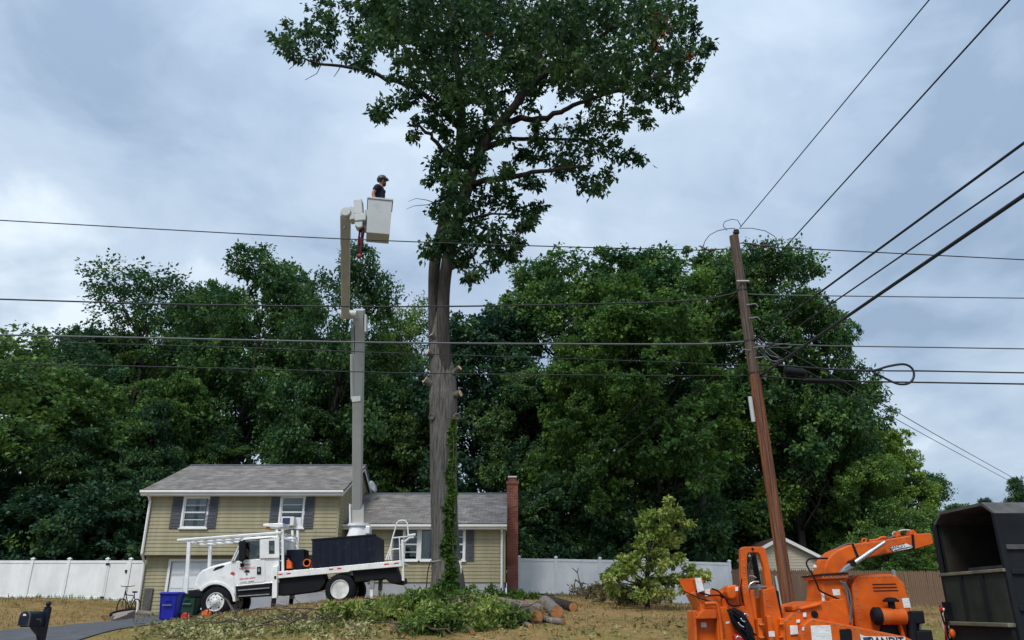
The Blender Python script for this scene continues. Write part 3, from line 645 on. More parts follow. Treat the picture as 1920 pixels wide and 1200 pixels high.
# ------------------------------------------------------------------ shed
def shed():
    Y = 44.0; pk = at(1462, 1006, Y); el = at(1378, 1051, Y); er = at(1551, 1047, Y); z0 = gz(pk.x, Y)-0.1; d = 6.0
    S = thing('shed', 'small pale-sided shed with brown gable roof behind the stockade fence', 'shed', (pk.x, Y, z0))
    ze = (el.z+er.z)/2; xl, xr = el.x+0.25, er.x-0.25; sl = (pk.z-ze)/((er.x-el.x)/2)
    w = MB().prism([(xl, Y, z0), (xr, Y, z0), (xr, Y, ze), (pk.x, Y, pk.z-0.12), (xl, Y, ze)], (0, d, 0)).build('wall', 'siding_pale', S)
    def gb(z, a, b):
        if z <= ze: return a, b
        q = (z-ze)/sl; return a+q, b-q
    siding(w, xl+0.05, xr-0.05, Y-0.004, z0+0.3, pk.z-0.3, 0.15, [], 'siding_pale', ztop=gb)
    mb = MB(); pts = [(el.x, ze-0.05), (pk.x, pk.z+0.02), (er.x, ze-0.05), (er.x, ze-0.13), (pk.x, pk.z-0.07), (el.x, ze-0.13)]
    mb.prism([(a, Y-0.3, b) for a, b in pts], (0, d+0.6, 0)); r = mb.build('roof', 'shed_roof', S)
    MB().prism([(el.x-.02, Y-0.33, ze-0.06), (pk.x, Y-0.33, pk.z+0.01), (pk.x, Y-0.33, pk.z-0.19), (el.x-.02, Y-0.33, ze-0.24)], (0, 0.028, 0)).build('rake_board', 'white_trim', r)
    MB().prism([(er.x+.02, Y-0.33, ze-0.06), (pk.x+.001, Y-0.33, pk.z+0.01), (pk.x+.001, Y-0.33, pk.z-0.19), (er.x+.02, Y-0.33, ze-0.24)], (0, 0.028, 0)).build('rake_board', 'white_trim', r)
shed()
# ------------------------------------------------------------------ mailbox
def mailbox():
    Y = 15.0; p = at(82, 1170, Y); x = p.x; z0 = gz(x, Y); T = thing('mailbox', 'black mailbox on a dark post by the driveway', 'mailbox', (x, Y, z0))
    zt = at(82, 1146, Y).z; zb = zt-0.24
    MB().box(x-0.05, x+0.05, Y-0.02, Y+0.08, z0-0.2, zt+0.05).build('post', 'mailbox_black', T, bevel=0.008)
    fin = MB().lathe((x, Y+0.03, zt+0.05), (0, 0, 1), [(0, 0.06), (0.02, 0.065), (0.03, 0.03), (0.06, 0.04), (0.085, 0.05), (0.11, 0.035), (0.125, 0.005)], 14).build('finial', 'mailbox_black', T, smooth='auto')
    # arched box: axis along +X turned to show its door at the left
    ax = Vector((0.06, 1.0, 0)).normalized(); sd_ = Vector((ax.y, -ax.x, 0)); c0 = Vector((x-0.10, Y-0.44, zb))
    pp = Vector((x, Y-0.02, 0)); pv = lambda s_, h_: Vector((pp.x, pp.y, zb+h_)) - ax*s_
    MB().prism([pv(0, -0.022), pv(0.36, -0.022), pv(0.30, -0.07), pv(0.14, -0.16), pv(0.0, -0.40)], sd_*0.06).build('bracket', 'mailbox_black', T)
    MB().prism([c0+sd_*-0.09+ax*0.04, c0+sd_*0.09+ax*0.04, c0+sd_*0.09+ax*0.42, c0+sd_*-0.09+ax*0.42], (0, 0, -0.022)).build('board', 'mailbox_black', T)
    def arch(w, h, n=12):
        pts = [(-w/2, 0)]
        for k in range(n+1): a = math.pi*k/n; pts.append((-w/2*math.cos(a), h-w/2+w/2*math.sin(a)))
        pts.append((w/2, 0)); return pts
    def ring(w, h, off): return [c0 + sd_*a + Vector((0, 0, b)) + ax*off for a, b in arch(w, h)]
    b = MB().prism(ring(0.19, 0.24, 0.0), ax*0.44).build('box', 'mailbox_black', T, smooth='auto')
    MB().prism(ring(0.205, 0.25, -0.022), ax*0.022).build('door_rim', 'worn_grey', b)
    MB().prism([p_ + Vector((0, 0, 0.012)) for p_ in ring(0.165, 0.215, -0.030)], ax*0.010).build('door', 'mailbox_black', b)
    fl = c0 + sd_*0.10 + ax*0.16 + Vector((0, 0, 0.12)); MB().prism([fl, fl+ax*0.14, fl+ax*0.14+Vector((0,0,-.07)), fl+ax*0.11+Vector((0,0,-.07)), fl+ax*0.11+Vector((0,0,-.03)), fl+Vector((0,0,-.03))], sd_*0.006).build('flag', 'worn_grey', b)
    em = c0 - ax*0.032 + Vector((0, 0, 0.165)); MB().prism([em+sd_*-0.03, em+sd_*0.035, em+sd_*0.02+Vector((0,0,.03)), em+sd_*-0.02+Vector((0,0,.035))], ax*-0.004).build('emblem', 'decal_white', b)
mailbox()
# ------------------------------------------------------------------ bins
def wheelie(px, pyb, pyt, wpx, Y, m_, label):
    c = at(px, pyb, Y); z0 = gz(c.x, Y) + 0.02; h = at(px, pyt, Y).z - z0; w = wpx*Y/1545/2; T = thing('trash_bin', label, 'trash bin', (c.x, Y, z0), 'wheeled trash bins by the garage')
    x = c.x; b = MB(); lo, hi = 0.82, 1.0; d = w*1.05
    lv = [(0.0, lo*0.93), (0.05, lo), (0.86, hi), (0.88, hi*1.06), (0.92, hi*1.06)]
    V = []; F = []
    for hz_, s in lv:
        r = 0.12
        for sx, sy in ((-1,-1),(1,-1),(1,1),(-1,1)):
            V.append((x+sx*w*s*(1-r if (sx*sy>0) else 1), Y+sy*d*s*(1 if (sx*sy>0) else 1-r), z0+h*hz_)); V.append((x+sx*w*s*(1 if (sx*sy>0) else 1-r), Y+sy*d*s*(1-r if (sx*sy>0) else 1), z0+h*hz_))
    n = 8
    for i in range(len(lv)-1):
        for k in range(n): F.append((i*n+k, i*n+(k+1)%n, (i+1)*n+(k+1)%n, (i+1)*n+k))
    F.append(tuple(range(n))[::-1]); F.append(tuple((len(lv)-1)*n+k for k in range(n)))
    b.v, b.f = V, F; b.build('body', m_, T, bevel=0.012)
    l = MB(); l.add([(x-w*1.1, Y-d*1.12, z0+h*0.921), (x+w*1.1, Y-d*1.12, z0+h*0.921), (x+w*1.1, Y+d*1.1, z0+h*0.921), (x-w*1.1, Y+d*1.1, z0+h*0.921),
                     (x-w*0.9, Y-d*0.95, z0+h*0.985), (x+w*0.9, Y-d*0.95, z0+h*0.985), (x+w*0.95, Y+d*1.0, z0+h), (x-w*0.95, Y+d*1.0, z0+h)],
                    [(0,3,2,1),(4,5,6,7),(0,1,5,4),(1,2,6,5),(2,3,7,6),(3,0,4,7)]); l.build('lid', m_, T, bevel=0.02)
    MB().tube([(x-w*0.8, Y+d*1.25, z0+h*0.9), (x+w*0.8, Y+d*1.25, z0+h*0.9)], 0.018).build('handle', m_, T)
    MB().box(x-w*0.5, x+w*0.5, Y-d*0.955-0.03, Y-d*0.90, z0+h*0.50, z0+h*0.53).build('grip_bar', 'steel_grey', T)
    for s in (-1, 1): MB().lathe((x+s*w*0.80-0.03, Y+d*0.95, z0+0.11), (1, 0, 0), [(0, 0.11), (0.06, 0.11)], 16).build('wheel', 'black_plain', T)
    rc = MB()
    rc.prism([(x-0.11, Y-d*0.93-0.018, z0+h*0.66), (x+0.11, Y-d*0.93-0.018, z0+h*0.66), (x+0.0, Y-d*0.95-0.018, z0+h*0.80)], (0, 0.02, 0)); rc.build('stamp', m_, T)
wheelie(316, 1166, 1109, 33, 25.6, 'bin_blue', 'blue wheeled recycling bin in front of the white garage door')
wheelie(352, 1161, 1111, 36, 29.2, 'bin_green', 'dark green wheeled trash bin beside the blue recycling bin')
# ------------------------------------------------------------------ utility pole
YP = 16.5
ptop = at(1376, 443, YP); pbot0 = at(1480, 1140, YP); ldir = (pbot0 - ptop).normalized()
def on_pole(py):                                           # point on the pole's axis
    a = ptop; t = 0
    lo, hi = 0.0, 12.0
    for _ in range(40):
        mid = (lo+hi)/2; q = ptop + ldir*mid; v = (q.z-EYE); yy = 600 - FPX*((-q.y*st + v*ct)/(q.y*ct + v*st))
        if yy < py: lo = mid
        else: hi = mid
    return ptop + ldir*lo
pbase = ptop + ldir*((ptop.z - gz(5.5, YP) + 0.3)/-ldir.z)
PL = thing('utility_pole', 'leaning brown wooden utility pole behind the orange chipper', 'utility pole', (pbase.x, pbase.y, gz(pbase.x, pbase.y)))
def pole():
    n = 14; pts = [ptop + (pbase-ptop)*k/n for k in range(n+1)]; R = [0.110 + 0.026*k/n + rnd.uniform(-.003, .003) for k in range(n+1)]
    k1 = 5
    MB().tube(pts[:k1+1], R[:k1+1], 14).build('pole_top', 'pole_wood_grey', PL, smooth='auto'); MB().tube(pts[k1:], R[k1:], 14).build('pole_shaft', 'pole_wood', PL, smooth='auto')
    pin = ptop + Vector((0.05, 0, 0.0))
    ins = MB().lathe(pin, (0.15, 0, 1), [(0, 0.02), (0.06, 0.02), (0.07, 0.07), (0.10, 0.08), (0.12, 0.05), (0.14, 0.07), (0.17, 0.06), (0.19, 0.02)], 12).build('pin_insulator', 'insulator', PL, smooth='auto')
    for py in (545, 640, 700):
        q = on_pole(py); d = (pbase-ptop).normalized(); rr = 0.110+0.026*(q-ptop).length/(pbase-ptop).length
        MB().lathe(q, d, [(-0.018, rr+0.003), (-0.018, rr+0.012), (0.018, rr+0.012), (0.018, rr+0.003)], 14).build('band', 'wire_black', PL)
    q = on_pole(532); MB().box(q.x-0.14, q.x+0.15, q.y-0.17, q.y-0.14, q.z-0.012, q.z+0.022).build('bracket', 'boom_grey', PL, bevel=0.006)
    for py, s in ((575, 1), (600, 1), (655, 1), (674, 1), (660, -1)):
        q = on_pole(py); MB().tube([q+Vector((0, -0.1, 0)), q+Vector((0.22*s, -0.14, 0.02)), q+Vector((0.27*s, -0.14, -0.06))], 0.014, 6).build('hook', 'steel_grey', PL)
    # conduit and ground wire
    a, b = on_pole(745), on_pole(792); o_ = Vector((-0.19, -0.05, 0)); MB().tube([a+o_, b+o_], 0.045, 10).build('cable_guard', 'boom_grey', PL)
    c = MB(); pts = []
    for k in range(24):
        py = 470 + (1130-470)*k/23; q = on_pole(py); rr = 0.110+0.026*(q-ptop).length/(pbase-ptop).length
        w = math.radians(-100 + 6*math.sin(k)); pts.append(q + Vector((math.cos(w)*rr*1.04, math.sin(w)*rr*1.04, 0)))
    c.tube(pts, 0.008, 5).build('ground_wire', 'wire_grey', PL)
    a, b = on_pole(1080), on_pole(1150); o_ = Vector((-0.20, -0.06, 0)); MB().tube([a+o_, b+o_+Vector((0.03, 0, 0))], 0.022, 8).build('ground_guard', 'boom_grey', PL)
    # jumper loops at the top
    tp = ptop + Vector((0.08, 0, 0.16))
    def arc(pts_px, nm): MB().tube([at(a, b, YP) for a, b in pts_px], 0.009, 5).build(nm, 'wire_black', PL)
    arc([(1318, 463), (1322, 452), (1330, 441), (1345, 433), (1362, 429), (1378, 428)], 'jumper'); arc([(1363, 432), (1356, 424), (1358, 416), (1372, 411), (1383, 413), (1390, 425)], 'jumper')
    arc([(1386, 428), (1410, 428), (1435, 433), (1452, 443), (1458, 456), (1457, 465)], 'jumper')
    for pts_px in ([(1304, 469), (1314, 469), (1320, 466), (1328, 469), (1334, 469), (1345, 468), (1364, 466)], [(1386, 456), (1400, 456), (1414, 459), (1425, 461), (1437, 461), (1447, 462), (1457, 464)]):
        P = [at(a, b, YP) for a, b in pts_px]; o = MB().tube(P, [0.012, 0.015, 0.038, 0.02, 0.042, 0.016, 0.012], 8).build('strain_insulator', 'insulator', PL, smooth='auto')
    # splice closures beside the pole
    a, b = at(1470, 695, YP), at(1512, 700, YP); MB().tube([a, a+(b-a)*0.1, a+(b-a)*0.9, b], [0.05, 0.095, 0.095, 0.05], 10).build('splice_closure', 'black_plain', PL, smooth='auto')
    a, b = at(1505, 713, YP), at(1580, 716, YP); MB().tube([a, a+(b-a)*0.08, a+(b-a)*0.92, b], [0.02, 0.055, 0.055, 0.02], 10).build('splice_closure', 'black_plain', PL, smooth='auto')
    # tangle of service connectors right of the pole
    for i in range(9):
        a = at(1420+rnd.uniform(-4, 8), 640+rnd.uniform(-6, 18), YP); b = at(1450+rnd.uniform(-8, 45), 655+rnd.uniform(-14, 30), YP-rnd.uniform(0, 0.3)); mid = (a+b)/2+Vector((0, 0, -rnd.uniform(0.0, 0.16)))
        MB().tube([a, a*0.6+mid*0.4, mid, mid*0.4+b*0.6, b], 0.008, 5).build('drop_connector', 'wire_grey', PL)
pole()
def wire(pts_px, r, label, m_='wire_black', name='power_line', ext=(0, 0), ys=None, cat='cable'):
    P = [at(a, b, (ys[i] if ys else YP)) for i, (a, b) in enumerate(pts_px)]
    # smooth through the measured points
    out = []
    if ext[0]: P = [P[0] + (P[0]-P[1]).normalized()*ext[0]] + P
    if ext[1]: P = P + [P[-1] + (P[-1]-P[-2]).normalized()*ext[1]]
    for i in range(len(P)-1):
        p0, p1, p2, p3 = P[max(i-1, 0)], P[i], P[i+1], P[min(i+2, len(P)-1)]
        for k in range(6):
            t = k/6; out.append(0.5*((2*p1)+(p2-p0)*t+(2*p0-5*p1+4*p2-p3)*t*t+(3*p1-p0-3*p2+p3)*t**3))
    out.append(P[-1])
    o = MB().tube(out, r, 6).build(name, m_, smooth=True, loc=out[0]); tag(o, label, cat, 'overhead wires'); return o
wire([(0, 413), (320, 431), (645, 448), (1000, 461), (1306, 469)], 0.013, 'top overhead wire from the pole to the left, crossing the bucket', ext=(25, 0))
wire([(1457, 464), (1700, 476), (1920, 487)], 0.013, 'top overhead wire leaving the pole head to the right', ext=(0, 25))
wire([(0, 561), (300, 570), (740, 575), (1100, 570), (1300, 563), (1384, 548)], 0.018, 'black twisted wire across the knuckle of the boom', ext=(25, 0))
wire([(1394, 551), (1500, 554), (1920, 559)], 0.013, 'thin wire to the right just below the white pole bracket', 'wire_grey', ext=(0, 25))
wire([(0, 628), (300, 634), (700, 642), (1100, 645), (1310, 645), (1404, 640)], 0.020, 'thick grey-green wire left of the pole, third from the top', 'wire_grey', ext=(25, 0))
wire([(1420, 642), (1540, 648), (1920, 654)], 0.014, 'wire to the right of the pole above the cable loop', 'wire_grey', ext=(0, 25))
wire([(0, 639), (400, 650), (800, 664), (1200, 677), (1408, 686)], 0.010, 'thin wire just under the thick grey-green wire', ext=(25, 0))
wire([(0, 681), (400, 690), (800, 700), (1200, 704), (1412, 704)], 0.011, 'lowest of the wires running left across the trunk', ext=(25, 0))
wire([(1420, 684), (1470, 686), (1560, 692), (1640, 695), (1760, 696), (1920, 699)], 0.016, 'cable to the right running through the hanging cable loop', ext=(0, 25))
wire([(1424, 705), (1500, 711), (1600, 715), (1920, 720)], 0.018, 'lowest cable to the right of the pole, under the loop', ext=(0, 25))
wire([(1545, 692), (1600, 694), (1636, 695), (1665, 687), (1695, 683), (1711, 692), (1713, 708), (1703, 719), (1684, 720), (1663, 711), (1640, 699)], 0.026, 'black teardrop loop of spare cable hanging right of the pole', name='cable_loop')
def slant(p0, p1, zrise, r, label, m_='wire_black', ext=9):
    a = at(*p0, YP); u = at(*p1, 1.0); k = (u.z-EYE); Y = (a.z+zrise-EYE)/k
    wire([p0, p1], r, label, m_, ext=(0, ext), ys=[YP, Y])
slant((1388, 426), (1742, 0), -0.2, 0.011, 'overhead wire from the pole head up past the top edge')
slant((1398, 545), (1893, 0), -0.3, 0.013, 'overhead wire from the white bracket up to the top right')
slant((1412, 640), (1920, 268), -0.3, 0.020, 'upper of the three cables slanting up to the right edge')
slant((1415, 668), (1920, 322), -0.3, 0.014, 'thin middle cable of the three slanting to the right edge')
slant((1424, 706), (1920, 366), -0.3, 0.028, 'thickest black cable slanting up to the right edge', ext=9)
wire([(1386, 548), (1290, 655), (1190, 765), (1090, 860), (1000, 930), (957, 955)], 0.014, 'service wire from the pole down to the chimney end of the house', ys=[16.5, 20, 24, 28.5, 33, 35.2])
wire([(1404, 650), (1290, 745), (1180, 830), (1080, 895), (1000, 945), (957, 965)], 0.012, 'lower service wire from the pole to the house gable', ys=[16.5, 20, 24, 28.5, 33, 35.2])
wire([(1415, 645), (1600, 742), (1760, 830), (1895, 903)], 0.012, 'lower of two drop wires sloping to the right behind the pole', ys=[16.5, 22, 30, 40], ext=(0, 12))
wire([(1412, 625), (1610, 731), (1760, 818), (1898, 895)], 0.014, 'upper of two drop wires sloping to the right behind the pole', ys=[16.5, 22, 30, 40], ext=(0, 12))
# ------------------------------------------------------------------ bucket truck
def wheel_at(parent, c, R, rim, w, m_rim='wheel_white', dish=0.0, face=-1):
    # c: centre of the outer face; axis along Y, outer face towards -Y
    prof = [(0.0, rim), (0.0, R*0.80), (0.025, R*0.93), (0.06, R), (w-0.06, R), (w-0.025, R*0.93), (w, R*0.80), (w, rim)]
    wh = MB().lathe(c, (0, 1, 0), prof, 36, cap=False).build('wheel', m_rim if False else 'tyre_rubber', parent, smooth='auto')
    tr = MB()
    for k in range(36):
        a = 2*math.pi*k/36; d = Vector((math.cos(a), 0, math.sin(a))); tdir = Vector((-math.sin(a), 0, math.cos(a))); q = Vector(c)+Vector((0, 0.05, 0))
        tr.prism([q+d*(R-0.004)-tdir*0.022, q+d*(R-0.004)+tdir*0.022, q+d*(R+0.012)+tdir*0.018, q+d*(R+0.012)-tdir*0.018], (0, w-0.10, 0))
    tag(tr.build('tread', 'tyre_rubber', wh), kind='stuff')
    y = Vector((0, -1, 0))
    if dish <= 0:
        rp = [(-0.02, rim), (0.012, rim), (0.012, rim*0.93), (-0.02, rim*0.88), (0.02, rim*0.55), (0.05, rim*0.40), (0.05, rim*0.32), (0.08, rim*0.30), (0.10, rim*0.2), (0.10, 0.0)]
    else:
        rp = [(-0.02, rim), (0.012, rim), (0.012, rim*0.93), (-dish, rim*0.86), (-dish, rim*0.42), (-dish*0.4, rim*0.36), (-dish*0.3, rim*0.22), (-dish*0.3, 0.0)]
    o = MB().lathe(c, y, rp, 30).build('rim', m_rim, wh, smooth='auto')
    h = MB(); hb = MB()
    for k in range(10):
        a = 2*math.pi*k/10; q = Vector(c) + Vector((math.cos(a), 0, math.sin(a)))*rim*0.50 + y*(0.035 if dish <= 0 else -dish+0.0); h.lathe(q, y, [(-0.01, 0.016), (0.03, 0.016)], 6)
    tag(h.build('lug_nuts', 'steel_grey', wh), kind='stuff')
    for k in range(5):
        a = 2*math.pi*(k+0.3)/5; q = Vector(c) + Vector((math.cos(a), 0, math.sin(a)))*rim*0.74 + y*(0.001 if dish <= 0 else -dish+0.004); hb.lathe(q, y, [(-0.002, 0.028), (0.004, 0.028)], 10)
    hb.each('hand_hole', 'black_plain', wh)
    return wh
def truck():
    Y0 = 27.4; W = 2.25; Y1 = Y0+W
    fc = at(403.5, 1128.5, Y0); rc = at(637, 1105, Y0)
    T = thing('bucket_truck', 'white bucket truck with raised aerial boom parked before the house', 'truck', (rc.x, Y0+W/2, gz(rc.x, Y0+1)))
    R = 0.50
    def both(mb_fn, name, m_, **k):
        mb_fn(Y0, Y0+0.09).each(name, m_, T, **k); mb_fn(Y1-0.09, Y1).each(name, m_, T, **k)
    # hood and front wings with the wheel arch cut out
    arch = [(404 + 33.5*math.cos(math.radians(a)), 1128 - 33.5*math.sin(math.radians(a))) for a in (4, 20, 36, 52, 68, 84, 100, 116, 132, 142)]
    hoodpts = [(363, 1106.5), (365, 1094), (371, 1077), (379, 1069.5), (397, 1062), (433, 1053), (441, 1097), (442, 1127)] + arch
    hood = MB().pxp(hoodpts, Y0+0.04, Y0+0.42); hood.pxp([(363, 1106.5), (365, 1094), (371, 1077), (379, 1069), (397, 1061), (433, 1052), (438, 1096), (400, 1098)], Y0+0.42, Y1-0.42); hood.pxp(hoodpts, Y1-0.42, Y1-0.04)
    hd = hood.build('hood', 'truck_white', T, bevel=0.05, smooth='auto')
    lip = [(404 + r*math.cos(math.radians(a)), 1128 - r*math.sin(math.radians(a))) for r, aa in ((37.5, range(0, 146, 12)), (32.5, range(144, -1, -12))) for a in aa]
    MB().pxp(lip, Y0-0.03, Y0+0.05).build('fender_flare', 'truck_white', hd, bevel=0.012)
    MB().pxp([(399, 1070), (404, 1064), (417, 1060), (421, 1060.5), (417, 1064), (404, 1069)], Y0+0.025, Y0+0.05).build('side_vent', 'black_plain', hd)
    MB().pxp([(363, 1106), (364.5, 1096), (371, 1099), (375, 1104)], Y0+0.025, Y0+0.06).build('headlight', 'decal_white', hd, bevel=0.006)
    g0, g1 = at(366, 1094, Y0), at(371.5, 1077, Y0)
    MB().prism([(g0.x-0.03, Y0+0.5, g0.z), (g1.x-0.03, Y0+0.5, g1.z), (g1.x+0.02, Y0+0.5, g1.z), (g0.x+0.02, Y0+0.5, g0.z)], (0, W-1.0, 0)).build('grille', 'black_plain', hd)
    # cab: lower body, pillars, roof, glass
    low = MB().pxp([(433, 1052.5), (458, 1049), (523, 1043), (523, 1090), (441, 1097.5)], Y0+0.06, Y1-0.06); low.pxp([(441, 1097), (523, 1089.5), (523, 1092.5), (441, 1100)], Y0+0.03, Y1-0.03)
    cab = low.build('cab_body', 'truck_white', T, bevel=0.03)
    def pil(a, b):
        m_ = MB()
        m_.pxp([(433, 1052.5), (440, 1051), (457, 1015), (451.5, 1013)], a, b); m_.pxp([(487, 1010), (504, 1008), (504, 1046), (487, 1047)], a, b)
        m_.pxp([(515, 1008), (523, 1007), (523, 1045), (515, 1046)], a, b); m_.pxp([(504, 1008), (515, 1008), (515, 1013.5), (504, 1014)], a, b); m_.pxp([(504, 1039), (515, 1038.5), (515, 1046), (504, 1046)], a, b)
        return m_
    both(pil, 'pillar', 'truck_white')
    MB().pxp([(450, 1014.5), (455, 1010), (470, 1007), (505, 1004.5), (523, 1006), (523, 1010.5), (456, 1016)], Y0+0.0, Y1-0.0).build('cab_roof', 'truck_white', T, bevel=0.04)
    MB().pxp([(520, 1009), (523, 1009), (523, 1045), (520, 1045)], Y0+0.09, Y1-0.09).build('cab_rear_wall', 'truck_white', T)
    both(lambda a, b: MB().pxp([(441, 1050), (457, 1016), (487, 1011), (487, 1046)], a+0.035, a+0.045), 'side_window', 'glass')
    both(lambda a, b: MB().pxp([(504, 1014), (515, 1013.5), (515, 1038.5), (504, 1039)], a+0.035, a+0.045), 'rear_side_window', 'glass')
    a, b = at(435.5, 1052, Y0), at(453, 1014.5, Y0); MB().prism([a, b, b+Vector((0.03, 0, 0)), a+Vector((0.03, 0, 0))], (0, W, 0)).build('windshield', 'glass', T)
    MB().pxp([(488, 1060), (492, 1040), (498, 1030), (505, 1030), (507, 1062)], Y0+0.25, Y0+0.85).pxp([(488, 1060), (492, 1040), (498, 1030), (505, 1030), (507, 1062)], Y0+1.35, Y0+1.95).each('cab_seat', 'black_plain', T, bevel=0.04)
    MB().lathe(at(462, 1050, Y0+0.55), (0.8, 0, 0.5), [(0, 0.21), (0.02, 0.22), (0.03, 0.21), (0.03, 0.19), (0.0, 0.19)], 20).build('steering_wheel', 'black_plain', T)
    # door
    MB().pxp([(442, 1053.5), (458, 1050.5), (497, 1047), (497, 1090.8), (446, 1095.5)], Y0+0.040, Y0+0.075).build('door', 'truck_white', T, bevel=0.012)
    dr = T.children[-1]
    MB().pxp([(481.5, 1063), (489, 1062.5), (489, 1076.5), (481.5, 1077)], Y0+0.01, Y0+0.04).build('handle', 'black_plain', dr, bevel=0.012)
    MB().pxp([(483.5, 1066), (487, 1065.8), (487, 1072), (483.5, 1072.3)], Y0+0.002, Y0+0.012).build('latch_pull', 'steel_grey', dr)
    tilt = (rc-fc); xd = Vector((tilt.x, 0, tilt.z)).normalized(); ud = Vector((-xd.z, 0, xd.x))
    yd = Y0+0.035
    for body, px, py, h, w, m_ in (('B&J', 463.5, 1061.5, 0.085, 0.20, 'decal_red'), ('TREE SERVICE LLC', 463.5, 1067.5, 0.07, 0.56, 'decal_red'),
                                   ('500-000-0004', 463.5, 1086.5, 0.065, 0.52, 'decal_red'), ('US DOT 1000000', 463.5, 1092.5, 0.045, 0.46, 'decal_black')):
        text_obj('lettering', body, m_, dr, at(px, py, yd), xd, ud, h, width=w, bold=0.012)
    # tree emblem on the door
    em = MB(); c = at(463, 1074, yd-0.001)
    for dx, dz, r in ((0, 0.05, 0.06), (-0.055, 0.03, 0.04), (0.055, 0.03, 0.04), (-0.025, 0.07, 0.035), (0.03, 0.07, 0.035)):
        n = 12; q = c+Vector((dx, 0, dz)); em.prism([q+Vector((r*math.cos(2*math.pi*k/n), 0, r*0.7*math.sin(2*math.pi*k/n))) for k in range(n)], (0, -0.002-0.001*rnd.random(), 0))
    em.prism([c+Vector((-0.012, 0, 0.03)), c+Vector((0.012, 0, 0.03)), c+Vector((0.012, 0, -0.05)), c+Vector((0.045, 0, -0.07)), c+Vector((-0.045, 0, -0.07)), c+Vector((-0.012, 0, -0.05))], (0, -0.006, 0)); em.build('tree_emblem', 'decal_black', dr)
    c = at(436, 1075, Y0+0.036); n = 14; MB().prism([c+Vector((0.075*math.cos(2*math.pi*k/n), 0, 0.045*math.sin(2*math.pi*k/n))) for k in range(n)], (0, -0.004, 0)).build('badge', 'decal_red', hd)
    # mirror
    mr = MB().pxp([(447, 1016), (450, 1014), (459, 1013.5), (460, 1017), (459, 1048), (452, 1054), (447.5, 1051)], Y0-0.22, Y0-0.10).build('mirror', 'black_plain', T, bevel=0.02)
    MB().tube([at(455, 1016, Y0-0.15), at(458, 1012.5, Y0+0.05)], 0.02, 6).tube([at(455, 1052, Y0-0.15), at(456, 1058, Y0+0.05)], 0.02, 6).tube([at(455, 1013, Y0-0.15), at(488, 1011, Y0+0.0)], 0.015, 6).each('mirror_arm', 'black_plain', mr)
    MB().pxp([(450, 1056), (456, 1055.5), (456, 1062.5), (450, 1063)], Y0-0.05, Y0+0.04).build('mirror_mount', 'black_plain', T, bevel=0.01)
    # bumper, step tank, chassis
    MB().pxp([(352, 1107), (366, 1106), (384, 1106), (380, 1119), (354, 1121)], Y0+0.05, Y1-0.05).build('bumper', 'black_plain', T, bevel=0.03)
    st_ = MB().pxp([(443, 1099), (508, 1093), (508, 1117), (446, 1121)], Y0+0.06, Y0+0.55).build('step_tank', 'black_plain', T, bevel=0.03)
    MB().pxp([(446, 1106), (505, 1101), (505, 1103), (446, 1108)], Y0-0.0, Y0+0.06).pxp([(447, 1117), (505, 1113), (505, 1115), (447, 1119)], Y0-0.0, Y0+0.06).each('step', 'steel_grey', st_)
    MB().pxp([(380, 1110), (520, 1096), (745, 1071), (745, 1080), (520, 1106), (380, 1119)], Y0+0.65, Y0+0.75).pxp([(380, 1110), (520, 1096), (745, 1071), (745, 1080), (520, 1106), (380, 1119)], Y1-0.75, Y1-0.65).each('chassis_rail', 'black_plain', T)
    MB().pxp([(509, 1092), (523, 1083), (606, 1075), (610, 1092), (600, 1106), (585, 1110), (545, 1115), (522, 1117), (509, 1116)], Y0+0.10, Y0+0.75).build('underbody_box', 'black_plain', T, bevel=0.02)
    MB().pxp([(660, 1070), (742, 1061), (750, 1085), (748, 1093), (732, 1094), (722, 1085), (665, 1092)], Y0+0.12, Y0+0.8).build('rear_frame', 'black_plain', T, bevel=0.02)
    MB().pxp([(735, 1085), (755, 1082), (757, 1092), (748, 1096), (738, 1095)], Y0+0.6, Y0+1.7).build('hitch', 'black_plain', T, bevel=0.02)
    # wheels
    wheel_at(T, fc, R, 0.30, 0.28); wheel_at(T, fc+Vector((0, W-0.30, 0)), R, 0.30, 0.28); wheel_at(T, rc, R, 0.31, 0.26, dish=0.12)
    wheel_at(T, rc+Vector((0, 0.30, 0)), R, 0.31, 0.26, dish=0.12); wheel_at(T, rc+Vector((0, W-0.56, 0)), R, 0.31, 0.26, dish=0.12); wheel_at(T, rc+Vector((0, W-0.26, 0)), R, 0.31, 0.26, dish=0.12)
    MB().tube([fc+Vector((0, 0.2, 0)), fc+Vector((0, W-0.2, 0))], 0.07).tube([rc+Vector((0, 0.2, 0)), rc+Vector((0, W-0.2, 0))], 0.09).each('axle', 'black_plain', T)
    # flat bed
    bed = MB().pxp([(521, 1071.5), (600, 1065), (752, 1050.5), (754, 1062), (658, 1070), (652, 1072.5), (600, 1077), (521, 1084.5)], Y0-0.03, Y0+0.06)
    bed.pxp([(521, 1073), (752, 1052), (752, 1056), (521, 1078)], Y0+0.06, Y1-0.06); bed.pxp([(521, 1071.5), (752, 1050.5), (754, 1062), (521, 1084.5)], Y1-0.06, Y1+0.03)
    B = bed.build('flat_bed', 'truck_white', T, bevel=0.012)
    for p0, p1, y0_ in ((522, 545, 1076), (617, 640, 1066.5), (720, 748, 1057)):
        for k in range(3):
            a, b = p0+(p1-p0)*k/3, p0+(p1-p0)*(k+1)/3; s = -0.093
            MB().pxp([(a, y0_+s*(a-p0)), (b, y0_+s*(b-p0)), (b, y0_+2.6+s*(b-p0)), (a, y0_+2.6+s*(a-p0))], Y0-0.034, Y0-0.03).build('reflector', 'decal_red' if k != 1 else 'decal_white', B)
